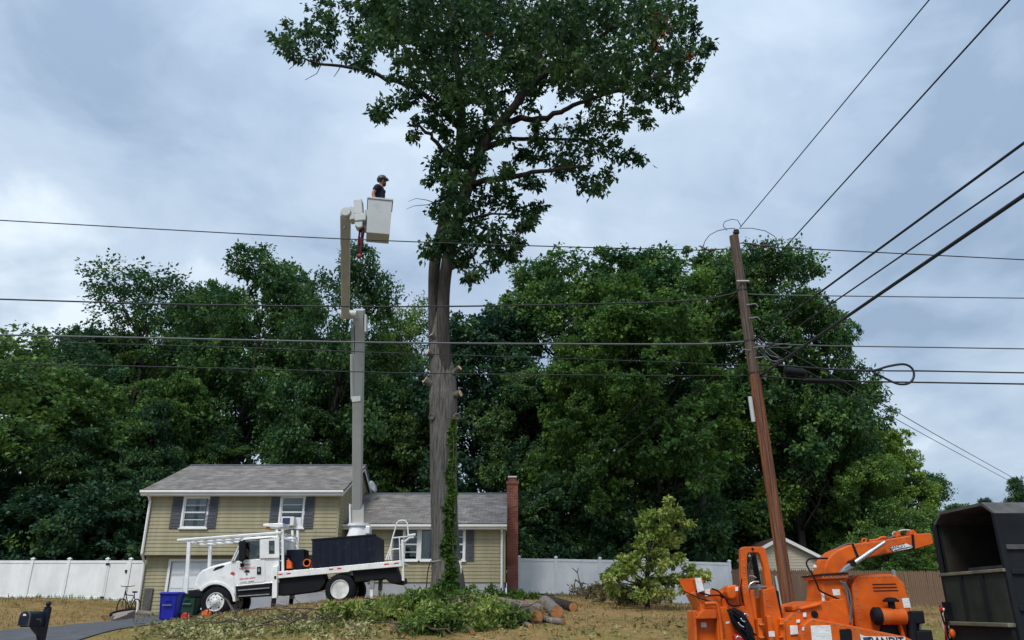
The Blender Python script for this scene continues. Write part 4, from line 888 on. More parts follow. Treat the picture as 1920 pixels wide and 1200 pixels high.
    # black chip/tool boxes on the bed
    bx = MB().pxp([(585, 1011.5), (700, 1002.5), (703.5, 1003), (704, 1054.5), (585, 1065)], Y0+0.12, Y1-0.12).build('tool_box', 'black_paint', T, bevel=0.015)
    for k in range(1, 8):
        p = 585+118*k/8; sy = -9*k/8; MB().pxp([(p-0.6, 1013.5+sy), (p+0.6, 1013.5+sy), (p+0.6, 1064+sy*1.15), (p-0.6, 1064+sy*1.15)], Y0+0.108, Y0+0.122).build('rib', 'black_paint', bx)
    MB().pxp([(583.5, 1010.5), (704.5, 1001), (704.5, 1004), (583.5, 1013.5)], Y0+0.10, Y0+0.14).build('top_rail', 'black_plain', bx)
    MB().pxp([(537, 1031), (570, 1029.5), (571, 1066), (537, 1069)], Y0+0.6, Y0+1.3).build('cabinet', 'black_paint', T, bevel=0.015)
    MB().pxp([(522, 1041), (537, 1040.5), (537, 1069), (522, 1071)], Y0+0.2, Y1-0.3).build('bulkhead', 'black_plain', T, bevel=0.01)
    # headboard ladder rack over the cab
    rk = MB(); n0, n1 = at(333, 1013, Y0+0.1), at(528, 998.5, Y0+0.1); D = Vector((0, W-0.25, 0))
    def bar(a, b, r=0.035): rk.tube([a, b], r, 6)
    bar(n0, n1, 0.045); bar(n0+D, n1+D, 0.045)
    for k in range(12): q = n0+(n1-n0)*k/11; bar(q, q+D, 0.026)
    bar(n0+D*0.5, n1+D*0.5, 0.03)
    R_ = rk.each('rack_bar', 'truck_white', T)
    a, b = at(354, 1012, Y0+0.1), at(348, 1112, Y0+0.1)
    po = MB()
    for d in (Vector((0, 0, 0)), D): po.prism([a+d+Vector((-.055, 0, 0)), a+d+Vector((.055, 0, 0)), b+d+Vector((.055, 0, 0)), b+d+Vector((-.055, 0, 0))], (0, 0.08, 0))
    po.each('rack_post', 'truck_white', T)
    po = MB()
    for d in (Vector((0, 0, 0)), D):
        for pa, pb in ((519, 519.5), (529.5, 530)):
            a, b = at(pa, 984, Y0+0.1), at(pb, 1072, Y0+0.1); po.prism([a+d+Vector((-.04, 0, 0)), a+d+Vector((.04, 0, 0)), b+d+Vector((.04, 0, 0)), b+d+Vector((-.04, 0, 0))], (0, 0.07, 0))
        for py in (1004, 1016, 1028, 1040, 1052): po.tube([at(519, py, Y0+0.135)+d, at(530, py-1, Y0+0.135)+d], 0.02, 5)
    po.each('headboard_bar', 'truck_white', T)
    MB().pxp([(493, 982), (530, 980.5), (531, 988), (520, 989.5), (493, 986.5)], Y0+0.05, Y0+0.9).build('boom_rest', 'truck_white', T, bevel=0.02)
    MB().lathe(at(502, 993, Y0+0.25), (0, 0, 1), [(0, 0.08), (0.07, 0.075), (0.11, 0.03)], 14).build('beacon', 'orange_light', T, smooth='auto')
    # outriggers
    for yo, dx in ((Y0-0.06, 0), (Y1-0.14, 0)):
        og = MB().pxp([(511.5, 1062), (520.5, 1061), (519, 1121), (509.5, 1122)], Y0-0.06, Y0+0.12)
        og.v = [(x, y-(Y0-0.06)+yo, z) for x, y, z in og.v]; o = og.build('outrigger', 'truck_white', T, bevel=0.012)
        lg = at(513.5, 1120, Y0); gzz = gz(lg.x, yo+0.05); MB().box(lg.x-0.065, lg.x+0.065, yo+0.03, yo+0.15, gzz+0.03, lg.z+0.1).box(lg.x-0.2, lg.x+0.2, yo-0.08, yo+0.26, gzz-0.02, gzz+0.035).build('outrigger_leg', 'black_plain', o)
        MB().pxp([(514, 1080), (518, 1080), (518, 1086), (514, 1086)], yo-0.006, yo).build('slot', 'black_plain', o)
    for yo in (Y0+0.15, Y1-0.35):
        lg = at(697, 1075, Y0); gzz = gz(lg.x, yo+0.1); o = MB().box(lg.x-0.07, lg.x+0.07, yo, yo+0.14, gzz+0.30, lg.z).build('outrigger', 'steel_grey', T)
        MB().box(lg.x-0.05, lg.x+0.05, yo+0.02, yo+0.12, gzz, gzz+0.35).box(lg.x-0.2, lg.x+0.2, yo-0.1, yo+0.24, gzz-0.02, gzz+0.03).build('outrigger_leg', 'decal_white', o)
    # rear ladder and handrails
    ld = MB()
    def L_(pts, r=0.022, y=Y0+0.12): ld.tube([at(620+a/6.667, 940+b/6.667, y) for a, b in pts], r, 6)
    L_([(690, 730), (745, 580), (775, 450), (830, 270), (850, 245), (890, 238), (935, 242), (958, 275), (972, 440)], 0.026); L_([(720, 730), (760, 560), (770, 470)]); L_([(770, 458), (870, 448), (970, 438)]); L_([(755, 730), (750, 620), (770, 600), (860, 592)]); L_([(858, 455), (865, 600), (868, 735)])
    L_([(880, 545), (990, 450)], 0.035); L_([(690, 730), (745, 580), (775, 450), (830, 270)], 0.022, Y0+0.55); L_([(960, 430), (1060, 415)], 0.04); L_([(985, 455), (1040, 450)], 0.03)
    ld.each('ladder_rail', 'truck_white', T, smooth='auto')
    MB().pxp([(752, 1012), (756.5, 1012), (758, 1089), (753.5, 1089)], Y0+0.02, Y0+0.12).build('rear_post', 'truck_white', T, bevel=0.008)
    # turret, lower boom leaning towards the viewer, upper boom, knuckle
    YT = Y0+1.2
    b0 = at(672, 1004, YT); t0 = at(670, 986, YT)
    tu = MB().lathe(b0+Vector((0, 0, -0.35)), (0, 0, 1), [(0, 0.45), (0.30, 0.42), (0.45, 0.36), (t0.z-b0.z+0.30, 0.33), (t0.z-b0.z+0.33, 0.40), (t0.z-b0.z+0.42, 0.40)], 24).build('turret', 'truck_white', T, smooth='auto')
    MB().pxp([(658, 946), (682, 946), (681.5, 985), (657.5, 985)], YT-0.22, YT-0.14).pxp([(658, 946), (682, 946), (681.5, 985), (657.5, 985)], YT+0.14, YT+0.22).each('riser', 'boom_shade', tu)
    MB().tube([at(666, 950, YT-0.02), at(668, 965, YT-0.05), at(672, 980, YT-0.02)], 0.07, 8).build('hose', 'black_plain', tu)
    MB().box(t0.x+0.30, t0.x+0.50, YT-0.25, YT+0.2, t0.z-0.30, t0.z-0.02).build('motor_cover', 'truck_white', tu, bevel=0.03)
    MB().tube([at(656.5, 985, YT-0.3), at(656, 945, YT-0.28)], 0.035, 6).build('guard_bar', 'truck_white', tu)
    def beam(name, A, Bp, wa, wb, ta, tb, m_, parent, bev=0.02):
        A, Bp = Vector(A), Vector(Bp); ax = (Bp-A).normalized(); side = Vector((1, 0, 0)) - ax*ax.x; side.normalize(); nn = side.cross(ax)
        V = []
        for P_, w_, t_ in ((A, wa, ta), (Bp, wb, tb)):
            for sx, sy in ((-1, -1), (1, -1), (1, 1), (-1, 1)): V.append(P_ + side*sx*w_/2 + nn*sy*t_/2)
        mb = MB().add(V, [(0, 3, 2, 1), (4, 5, 6, 7), (0, 1, 5, 4), (1, 2, 6, 5), (2, 3, 7, 6), (3, 0, 4, 7)]); return mb.build(name, m_, parent, bevel=bev), ax, side, nn
    LA, LB = at(669.5, 955, YT-0.05), at(673.5, 580, 25.2)
    lb, ax, sd_, nn = beam('lower_boom', LA, LB, 0.31, 0.37, 0.34, 0.36, 'boom_grey', T)
    MB().tube([at(660.5, 665, 25.45), at(661.5, 748, 26.2)], 0.075, 10).build('leveling_cylinder', 'boom_grey', lb, smooth='auto')
    for p0, p1 in ((600, 640), (640, 665)): MB().tube([at(659.5, p0, 25.2), at(660, p1, 25.45)], 0.03, 6).build('cylinder_rod', 'steel_grey', lb)
    MB().pxp([(658, 744), (676, 742), (676, 752), (660, 754)], 25.9, 26.1).build('clamp', 'boom_grey', lb, bevel=0.01)
    MB().pxp([(683, 588), (687, 589), (687, 622), (683, 622)], 25.15, 25.4).build('side_cover', 'boom_grey', lb, bevel=0.02)
    MB().tube([at(664, 610, 25.1), at(664.5, 640, 25.3), at(663, 700, 25.75)], 0.016, 5).build('boom_hose', 'black_plain', lb)
    UA, UB = at(647.5, 593, 24.9), at(648, 400, 19.2)
    ub, ax, sd_, nn = beam('upper_boom', UA, UB, 0.27, 0.27, 0.27, 0.27, 'boom_grey', T, bev=0.05)
    MB().lathe(at(639, 590, 24.95), (1, 0, 0), [(0, 0.16), (0.55, 0.16)], 18).build('knuckle', 'boom_grey', ub, smooth='auto')
    beam('boom_sleeve', UB-ax*1.5, UB+ax*0.05, 0.285, 0.285, 0.285, 0.285, 'boom_grey', ub, bev=0.05)
    MB().lathe(at(648, 396, 18.95), (0, 1, 0), [(0, 0.125), (0.02, 0.145), (0.30, 0.145), (0.32, 0.125)], 24).build('boom_tip', 'boom_grey', ub, smooth='auto')
    MB().pxp([(655, 386), (667, 387), (667, 410), (655, 412)], 19.0, 19.3).build('tip_link', 'boom_grey', ub, bevel=0.02)
    MB().ball(at(647, 427, 19.4), 0.05).build('bolt', 'steel_grey', ub)
    pl = MB().pxp([(663, 374), (678, 372), (680, 400), (664, 401)], 18.85, 19.15).pxp([(664, 401), (686, 398), (686, 412), (665, 414)], 18.82, 19.2).pxp([(665, 415), (680, 413), (679, 425), (672, 427), (665, 423)], 18.85, 19.15).build('control_box', 'boom_grey', T, bevel=0.02)
    # bucket, turned a little so that its left side shows
    phi = math.radians(11); nrm = Vector((math.sin(phi), -math.cos(phi), 0)); tan_ = Vector((math.cos(phi), math.sin(phi), 0))
    fcn = at(711, 404, 18.75); zt, zb = at(711, 373, 18.75).z, at(711, 437, 18.75).z; cen = Vector((fcn.x, 18.75, 0)) - nrm*0.32
    def ring(w, d, z): return [cen+tan_*sx*w/2+nrm*sy*d/2+Vector((0, 0, z)) for sx, sy in ((-1, 1), (1, 1), (1, -1), (-1, -1))]
    lv = [(0.62, 0.60, zb), (0.66, 0.64, zt), (0.71, 0.69, zt-0.03), (0.71, 0.69, zt+0.03), (0.62, 0.60, zt+0.03), (0.53, 0.53, zb+0.04)]
    V = [p for l in lv for p in ring(*l)]; F = [(3, 2, 1, 0)] + [(i*4+k, i*4+(k+1) % 4, (i+1)*4+(k+1) % 4, (i+1)*4+k) for i in range(len(lv)-1) for k in range(4)] + [tuple(20+k for k in range(4))]
    bk = MB().add(V, F).build('bucket', 'boom_grey', T, bevel=0.012)
    MB().prism([cen - nrm*0.34 - tan_*0.40 + Vector((0, 0, zb+0.3)), cen - nrm*0.02 - tan_*0.40 + Vector((0, 0, zb+0.3)), cen - nrm*0.02 - tan_*0.40 + Vector((0, 0, zt-0.2)), cen - nrm*0.34 - tan_*0.40 + Vector((0, 0, zt-0.2))], tan_*0.09).build('bucket_bracket', 'boom_grey', bk)
    return T, cen, zb, zt, phi
BT, BC, BZB, BZT, BPHI = truck()
# rope and tools hanging under the control box
def hanging_rope():
    a = at(678, 426, 19.0); o = thing('hanging_rope', 'bundle of dark red rope hanging under the bucket', 'rope', a)
    for i in range(9):
        dx, dy = rnd.uniform(-0.085, 0.085), rnd.uniform(-0.06, 0.06); l = rnd.uniform(0.55, 0.80)
        pts = [a+Vector((dx*0.4, dy, 0.02))] + [a+Vector((dx+rnd.uniform(-.02, .02), dy, -l*k/5)) for k in range(1, 6)]
        MB().tube(pts, rnd.uniform(0.014, 0.026), 6).build('rope_strand', 'rope_red' if i % 3 else 'navy_cloth', o)
    MB().ball(a+Vector((0.01, 0, -0.86)), (0.05, 0.04, 0.05)).build('hook', 'red', o)
hanging_rope()
# ------------------------------------------------------------------ worker
def skin_body(name, joints, edges, m_, parent, sub=2, root=0):
    me = bpy.data.meshes.new(name); base = wloc(parent) if parent else Vector((0, 0, 0))
    me.from_pydata([tuple(Vector(j[0])-base) for j in joints], edges, []); me.update()
    o = bpy.data.objects.new(name, me); C.objects.link(o); o.parent = parent
    me.materials.append(M(m_)); o.modifiers.new('skin', 'SKIN').use_smooth_shade = True
    for i, j in enumerate(joints):
        r = j[1]; me.skin_vertices[0].data[i].radius = r if isinstance(r, tuple) else (r, r); me.skin_vertices[0].data[i].use_root = (i == root)
    s = o.modifiers.new('sub', 'SUBSURF'); s.levels = sub; s.render_levels = sub
    return o
def worker():
    z0 = BZB+0.045; x, y = BC.x-0.03, BC.y+0.02; P = thing('person', 'bearded worker in dark helmet and navy t-shirt standing in the bucket', 'person', (x, y, z0))
    f = Vector((0.98, -0.2, 0)).normalized(); s = Vector((f.y, -f.x, 0))    # f: facing right, s: to the person's right (towards the viewer)
    def p(a, b, c): return Vector((x, y, z0)) + f*a + s*b + Vector((0, 0, c))
    J = [(p(0, 0, 0.98), (0.15, 0.11)), (p(0, 0, 1.18), (0.14, 0.10)), (p(-0.01, 0, 1.38), (0.17, 0.12)), (p(0, 0, 1.54), (0.10, 0.08)), (p(0.02, 0, 1.62), 0.058), (p(0.05, 0, 1.72), (0.088, 0.085)), (p(0.045, 0, 1.83), (0.095, 0.09)),
         (p(-0.01, 0.20, 1.50), 0.065), (p(-0.10, 0.26, 1.22), 0.048), (p(0.0, 0.27, 1.0), 0.036), (p(0.05, 0.27, 0.95), 0.036),
         (p(-0.01, -0.20, 1.50), 0.065), (p(-0.06, -0.27, 1.24), 0.048), (p(0.12, -0.25, 1.08), 0.036), (p(0.17, -0.24, 1.06), 0.036),
         (p(0, 0.11, 0.90), 0.10), (p(0.02, 0.12, 0.50), 0.068), (p(0, 0.12, 0.09), 0.045), (p(0.13, 0.12, 0.045), 0.04),
         (p(0, -0.11, 0.90), 0.10), (p(0.02, -0.12, 0.50), 0.068), (p(0, -0.12, 0.09), 0.045), (p(0.13, -0.12, 0.045), 0.04)]
    E_ = [(0,1),(1,2),(2,3),(3,4),(4,5),(5,6),(3,7),(7,8),(8,9),(9,10),(3,11),(11,12),(12,13),(13,14),(0,15),(15,16),(16,17),(17,18),(0,19),(19,20),(20,21),(21,22)]
    # fingers
    for base, sgn, hd in ((10, 1, f*0.7+Vector((0, 0, -0.7))), (14, -1, f*0.95+Vector((0, 0, -0.3)))):
        o = J[base][0]; hd = hd.normalized()
        for k in range(4):
            w = (k-1.5)*0.02; L_ = (0.07, 0.08, 0.075, 0.06)[k]; i = len(J)
            J.append((o+s*w+hd*0.05, 0.010)); J.append((o+s*w+hd*(0.05+L_*0.55), 0.009)); J.append((o+s*w+hd*(0.05+L_*0.8)+Vector((0, 0, -0.03)), 0.008)); E_ += [(base, i), (i, i+1), (i+1, i+2)]
        i = len(J); J.append((o+s*(-sgn*0.045)+hd*0.02, 0.011)); J.append((o+s*(-sgn*0.055)+hd*0.065, 0.009)); E_ += [(base, i), (i, i+1)]
    body = skin_body('body', J, E_, 'skin', P)
    sh = [(p(0, 0, 1.00), (0.17, 0.13)), (p(0, 0, 1.18), (0.165, 0.12)), (p(-0.01, 0, 1.38), (0.19, 0.135)), (p(0, 0, 1.535), (0.115, 0.095)), (p(-0.01, 0.20, 1.495), 0.085), (p(-0.07, 0.245, 1.32), 0.072), (p(-0.01, -0.20, 1.495), 0.085), (p(-0.04, -0.25, 1.33), 0.072)]
    skin_body('t_shirt', sh, [(0,1),(1,2),(2,3),(3,4),(4,5),(3,6),(6,7)], 'navy_cloth', P)
    tr = [(p(0, 0, 0.97), (0.175, 0.135)), (p(0, 0.11, 0.88), 0.115), (p(0.02, 0.12, 0.50), 0.085), (p(0, 0.12, 0.12), 0.07), (p(0, -0.11, 0.88), 0.115), (p(0.02, -0.12, 0.50), 0.085), (p(0, -0.12, 0.12), 0.07)]
    skin_body('trousers', tr, [(0,1),(1,2),(2,3),(0,4),(4,5),(5,6)], 'trouser', P)
    hc = p(0.04, 0, 1.80)
    hm = MB(); hm.v = []; up = (Vector((0, 0, 1)) - f*0.12).normalized()
    hm.lathe(hc, up, [(-0.02, 0.142), (0.0, 0.147), (0.05, 0.142), (0.10, 0.115), (0.135, 0.06), (0.145, 0.0)], 20); H = hm.build('helmet', 'helmet', P, smooth=True)
    MB().prism([hc+f*0.11+s*0.10, hc+f*0.11-s*0.10, hc+f*0.19-s*0.06+Vector((0, 0, -0.01)), hc+f*0.19+s*0.06+Vector((0, 0, -0.01))], (0, 0, 0.015)).build('brim', 'helmet', H)
    MB().ball(hc+s*0.10+Vector((0, 0, -0.06)), (0.035, 0.04, 0.05)).ball(hc-s*0.10+Vector((0, 0, -0.06)), (0.035, 0.04, 0.05)).each('ear_muff', 'black_plain', H, smooth=True)
    MB().ball(p(0.115, 0, 1.665), (0.055, 0.065, 0.085)).build('beard', 'beard', P, smooth=True)
    MB().ball(p(0.145, 0, 1.755), (0.022, 0.016, 0.025)).build('nose', 'skin', P, smooth=True)
    MB().ball(p(0.125, 0.035, 1.785), 0.014).ball(p(0.125, -0.035, 1.785), 0.014).each('eyeglass', 'black_plain', P, smooth=True)
worker()
# ------------------------------------------------------------------ wood chipper
def chipper():
    Y = 12.2; cx = at(1540, 1150, Y).x; T = thing('wood_chipper', 'orange towable wood chipper with long discharge chute in the right foreground', 'wood chipper', (cx, Y+0.8, 0.004))
    O = 'chipper_orange'
    def P(name, pts, y0, y1, m_=O, parent=None, bev=0.012, **k): return MB().pxp(pts, Y+y0, Y+y1).build(name, m_, parent or T, bevel=bev, **k)
    def dec(pts, y, parent, m_='decal_white'): return MB().pxp(pts, Y+y-0.004, Y+y).build('decal', m_, parent)
    def hose(pts, r, m_='black_plain', y=0.0, nm='hose', parent=None):
        p3 = [at(a, b, Y+y+(c[0] if c else 0)) for a, b, *c in pts]; out = []
        for i in range(len(p3)-1):
            p0, p1, p2, p4 = p3[max(i-1, 0)], p3[i], p3[i+1], p3[min(i+2, len(p3)-1)]
            for k in range(5): t = k/5; out.append(0.5*((2*p1)+(p2-p0)*t+(2*p0-5*p1+4*p2-p4)*t*t+(3*p1-p0-3*p2+p4)*t**3))
        out.append(p3[-1]); return MB().tube(out, r, 6).build(nm, m_, parent or T, smooth=True)
    # infeed hopper with flared wings
    hp = P('infeed_hopper', [(1300, 1113), (1330, 1104), (1352, 1109), (1352, 1142), (1314, 1142), (1308, 1128)], 0.05, 0.62)
    w = MB(); a = [at(1298, 1087, Y-0.06), at(1317, 1083, Y+0.0), at(1322, 1111, Y+0.03), at(1306, 1115, Y+0.0)]; a2 = [at(1272, 1086, Y+1.15), at(1304, 1083, Y+1.25), at(1312, 1116, Y+1.25), at(1296, 1119, Y+1.2), at(1284, 1110, Y+1.15)]
    w.prism(a, (0.0, 0.03, 0.0)); w.build('hopper_wing', O, T, bevel=0.006)
    w = MB(); w.prism(a2, (0, 0.03, 0)); w.build('hopper_wing', O, T); MB().prism([at(1296, 1119, Y+1.2), at(1312, 1116, Y+1.25), at(1316, 1130, Y+0.6), at(1306, 1115, Y+0.0)], (0, 0, -0.03)).build('hopper_floor', O, T)
    pt = MB().pxp([(1303, 1084), (1314, 1083), (1321, 1107), (1308, 1111)], Y-0.075, Y-0.065).build('warning_plate', 'decal_white', T); 
    dec([(1321, 1105), (1331, 1104), (1332, 1117), (1322, 1118)], 0.045, hp)
    P('hopper_top', [(1330, 1104), (1352, 1110), (1378, 1098), (1384, 1103), (1386, 1142), (1340, 1142)], 0.12, 0.70)
    mo = P('feed_motor', [(1364, 1098), (1383, 1096), (1384, 1107), (1381, 1121), (1374, 1125), (1366, 1122), (1363, 1110)], -0.12, 0.14, bev=0.03)
    dec([(1378, 1101), (1384, 1100), (1384, 1108), (1379, 1108.5)], -0.123, mo)
    hose([(1304, 1108), (1330, 1116), (1348, 1116), (1356, 1121)], 0.012, y=-0.03); hose([(1334, 1104), (1346, 1108), (1355, 1117), (1362, 1124), (1366, 1132), (1376, 1136), (1390, 1135)], 0.013, y=-0.06)
    hose([(1282, 1108), (1310, 1121), (1330, 1127), (1340, 1130)], 0.008, y=-0.02)
    # control cabinet at the infeed end
    cb = P('side_cabinet', [(1302, 1157), (1346, 1158), (1350, 1300), (1312, 1300)], 0.10, 0.45)
    P('cabinet_hood', [(1304, 1158), (1318, 1143), (1346, 1141), (1344, 1160), (1305, 1161)], -0.08, 0.35)
    P('cabinet_side', [(1345, 1142), (1351, 1146), (1358, 1300), (1348, 1300)], -0.08, 0.4); P('cabinet_side', [(1300, 1146), (1305, 1144), (1313, 1300), (1306, 1300)], -0.06, 0.4, bev=0.008)
    dec([(1314, 1167), (1324, 1167), (1325, 1176), (1315, 1176)], 0.098, cb)
    P('column', [(1312, 1118), (1322, 1118), (1322, 1146), (1313, 1146)], 0.02, 0.2)
    hose([(1322, 1132), (1340, 1131.5), (1345, 1136), (1350, 1160), (1354, 1200), (1356, 1230)], 0.028, O, y=-0.10, nm='guard_tube')
    # feed housing with hose bundle
    fh = P('feed_housing', [(1348, 1138), (1396, 1136), (1404, 1160), (1430, 1300), (1356, 1300)], 0.0, 0.85)
    dec([(1361, 1166), (1368, 1165), (1368, 1169), (1361, 1169.5)], -0.001, fh)
    MB().pxp([(1364, 1143), (1378, 1140), (1396, 1150), (1412, 1178), (1418, 1215), (1405, 1215), (1390, 1180), (1370, 1155)], Y-0.05, Y-0.002).build('valve_recess', 'black_plain', fh)
    rr = random.Random(4)
    for i in range(16):
        a = (rr.uniform(1366, 1385), rr.uniform(1142, 1152)); b = (rr.uniform(1400, 1418), rr.uniform(1176, 1212)); m1 = ((a[0]*0.6+b[0]*0.4)+rr.uniform(-7, 9), (a[1]*0.6+b[1]*0.4)+rr.uniform(-7, 7)); m2 = ((a[0]*0.25+b[0]*0.75)+rr.uniform(-6, 6), (a[1]*0.25+b[1]*0.75)+rr.uniform(-4, 6))
        hose([a, m1, m2, b], rr.uniform(0.009, 0.017), y=-0.09-rr.uniform(0, 0.09))
    for pts in ([(1389, 1159), (1392, 1164), (1397, 1166)], [(1384, 1167), (1389, 1173), (1395, 1176)], [(1395, 1152), (1399, 1151), (1403, 1156)], [(1380, 1197), (1384, 1193), (1390, 1196)]): hose(pts, 0.012, 'chrome', y=-0.2, nm='fitting')
    P('valve_block', [(1376, 1190), (1400, 1186), (1404, 1215), (1380, 1218)], -0.1, 0.02, 'red', bev=0.02)
    # lifting frame (inverted U) with its cylinder
    def U(y0, y1, nm='lift_frame'):
        n = 7; out = [(1392, 1110), (1389.5, 1070), (1389, 1038)] + [(1396+7*math.cos(math.radians(a)), 1032-7*math.sin(math.radians(a))) for a in (170, 140, 110, 90)] + [(1428+8*math.cos(math.radians(a)), 1033-8*math.sin(math.radians(a))) for a in (90, 65, 40, 10)] + [(1443, 1062), (1451, 1110)]
        inn = [(1439, 1110), (1432, 1062), (1425, 1040), (1421, 1036), (1404, 1036), (1401, 1040), (1401, 1070), (1404, 1110)]
        return P(nm, out+inn, y0, y1, bev=0.01)
    U(0.10, 0.22)
    P('cross_plate', [(1403, 1031), (1421, 1031), (1421, 1036), (1403, 1036)], 0.22, 0.5)
    MB().tube([at(1411.5, 1035, Y+0.55), at(1422, 1095, Y+0.55)], 0.045, 10).build('lift_cylinder', 'black_plain', T, smooth='auto'); MB().tube([at(1422, 1095, Y+0.55), at(1430, 1138, Y+0.55)], 0.022, 8).build('cylinder_rod', 'chrome', T, smooth='auto')
    hose([(1411, 1038), (1405, 1060), (1402, 1085), (1402, 1105)], 0.010, 'wire_grey', y=0.4); hose([(1403, 1105), (1406, 1096), (1414, 1091), (1423, 1091)], 0.014, 'chrome', y=0.08); hose([(1405, 1080), (1412, 1080), (1418, 1084)], 0.010, 'chrome', y=0.3); hose([(1391, 1085), (1389, 1105), (1393, 1130)], 0.010, y=0.0)
    MB().ball(at(1411, 1029, Y+0.09), 0.02).build('pin', 'black_plain', T)
    # lower slide frame
    sf = P('slide_frame', [(1391, 1098), (1403, 1098), (1420, 1200), (1430, 1300), (1414, 1300), (1400, 1160)], 0.02, 0.30); P('slide_frame', [(1405, 1107), (1414, 1106), (1423, 1180), (1412, 1180)], 0.10, 0.35)
    P('slide_plate', [(1430, 1106), (1453, 1100), (1466, 1160), (1470, 1300), (1446, 1300)], 0.05, 0.25); P('slide_back', [(1403, 1120), (1452, 1118), (1460, 1300), (1415, 1300)], 0.75, 0.95)
    P('slide_slot', [(1453, 1108), (1460, 1107), (1468, 1160), (1461, 1161)], 0.1, 0.9, 'black_plain')
    P('frame_bar', [(1404, 1099), (1450, 1098), (1450, 1101), (1404, 1102)], 0.12, 0.2, 'steel_grey', bev=0.004)
    for a, b in (((1420, 1160), (1436, 1300)), ((1438, 1155), (1458, 1300)), ((1462, 1160), (1476, 1300))): P('channel', [(a[0], a[1]), (a[0]+9, a[1]-1), (b[0]+4, b[1]), (b[0]-6, b[1])], -0.06, 0.1)
    for yy in (1170, 1194): P('stop_lug', [(1424, yy), (1434, yy-1), (1434, yy+3), (1425, yy+4)], -0.12, -0.05); P('stop_lug', [(1462, yy-1), (1470, yy-2), (1470, yy+2), (1462, yy+3)], -0.12, -0.05)
    dec([(1441, 1184), (1452, 1183), (1453, 1194), (1442, 1194)], -0.062, sf)
    # drum housing
    dh = P('drum_housing', [(1468, 1165), (1494, 1141), (1505, 1137), (1548, 1126), (1562, 1128), (1600, 1160), (1600, 1300), (1480, 1300)], 0.02, 1.45)
    P('housing_ledge', [(1500, 1140), (1540, 1130), (1541, 1135), (1502, 1144)], -0.03, 0.2); P('housing_knuckle', [(1486, 1137), (1497, 1134), (1498, 1142), (1487, 1146)], 0.0, 0.4)
    MB().lathe(at(1527, 1152, Y+0.02), (0, -1, 0), [(0, 0.05), (0.02, 0.05)], 16).build('port', 'black_plain', dh)
    dec([(1481, 1173), (1495, 1172), (1497, 1189), (1482, 1190)], 0.0, dh); dec([(1493, 1162), (1500, 1161), (1500, 1167), (1493, 1168)], 0.0, dh); dec([(1505, 1149), (1512, 1148), (1512, 1157), (1506, 1157)], 0.0, dh)
    # belt guard in front
    bg = P('belt_guard', [(1502, 1200), (1506, 1172), (1523, 1159), (1592, 1172), (1699, 1194), (1716, 1203), (1722, 1300), (1502, 1300)], -0.16, 0.02, bev=0.015)
    dec([(1520, 1173), (1557, 1172), (1561, 1206), (1523, 1206)], -0.162, bg); P('vent', [(1574, 1180), (1594, 1179), (1597, 1183), (1599, 1212), (1577, 1212), (1574, 1184)], -0.166, -0.16, 'black_plain', bg, bev=0)
    dec([(1504, 1176), (1508, 1175), (1508, 1182), (1504, 1182)], -0.162, bg)
    bp = MB().pxp([(1612, 1189), (1622, 1193), (1697, 1194), (1700, 1214), (1618, 1214)], Y-0.166, Y-0.162).build('name_plate', 'decal_white', bg)
    MB().pxp([(1618, 1195), (1632, 1194), (1634, 1212), (1622, 1212)], Y-0.170, Y-0.167).build('mascot_patch', 'decal_blue', bp)
    text_obj('lettering', 'BANDIT', 'decal_black', bg, at(1664, 1210.5, Y-0.172), Vector((1, 0, 0)), Vector((0, 0, 1)), 0.115, width=0.50, bold=0.02)
    # discharge tower and chute
    tw = P('discharge_tower', [(1543, 1085), (1586, 1083), (1592, 1120), (1600, 1158), (1545, 1160), (1536, 1140), (1541, 1120)], 0.10, 0.75); P('turntable', [(1540, 1078), (1590, 1075), (1591, 1084), (1541, 1086)], 0.02, 0.83, bev=0.008)
    MB().pxp([(1539, 1076.5), (1591, 1073.5), (1591, 1076), (1539, 1079)], Y+0.0, Y+0.85).build('turntable_ring', 'black_plain', tw)
    for (a, b, c_, d) in ((1560, 1105, 1576, 1116), (1559, 1133, 1578, 1150), (1539, 1110, 1547, 1128)): dec([(a, b), (c_-2, b-0.5), (c_, d), (a+3, d+0.5)], 0.098, tw)
    P('tower_flap', [(1556, 1124), (1584, 1122), (1592, 1152), (1560, 1152)], 0.03, 0.10)
    chp = [(1545, 1077), (1547, 1062), (1551, 1050), (1558, 1041), (1569, 1032), (1589, 1023.5), (1600, 1019.5), (1655, 1012.5), (1714, 1002.5), (1714, 1027.5), (1627, 1046.5), (1604, 1047), (1592, 1054), (1586, 1061), (1584, 1075)]
    ch = P('chute', chp, 0.18, 0.66, bev=0.02)
    P('chute_tip', [(1712, 1001), (1746, 999.5), (1751, 1019.5), (1716, 1030)], 0.15, 0.69, bev=0.012)
    P('chute_joint', [(1597, 1019), (1600.5, 1018.5), (1612, 1046), (1607, 1047.5)], 0.165, 0.675, 'black_plain', bev=0.004); P('chute_edge', [(1711, 1002), (1713.5, 1001.5), (1716, 1029.5), (1713, 1029.5)], 0.14, 0.70, 'black_plain', bev=0)
    MB().tube([at(1659, 1016.5, Y+0.08), at(1636, 1032, Y+0.08)], 0.028, 10).tube([at(1636, 1032, Y+0.08), at(1603, 1055, Y+0.08)], 0.036, 10).each('tilt_cylinder', 'chrome', T, smooth='auto')
    P('cylinder_bracket', [(1576, 1074), (1584, 1062), (1600, 1052), (1606, 1054), (1604, 1063), (1586, 1073)], 0.06, 0.17, 'steel_grey')
    MB().lathe(at(1600, 1056, Y+0.05), (0, 1, 0), [(0, 0.05), (0.12, 0.05)], 14).build('pivot', 'black_plain', T)
    q = MB().pxp([(1668, 1026), (1699, 1019), (1713, 1025), (1708, 1028), (1676, 1034)], Y+0.174, Y+0.178).build('name_plate', 'decal_white', ch)
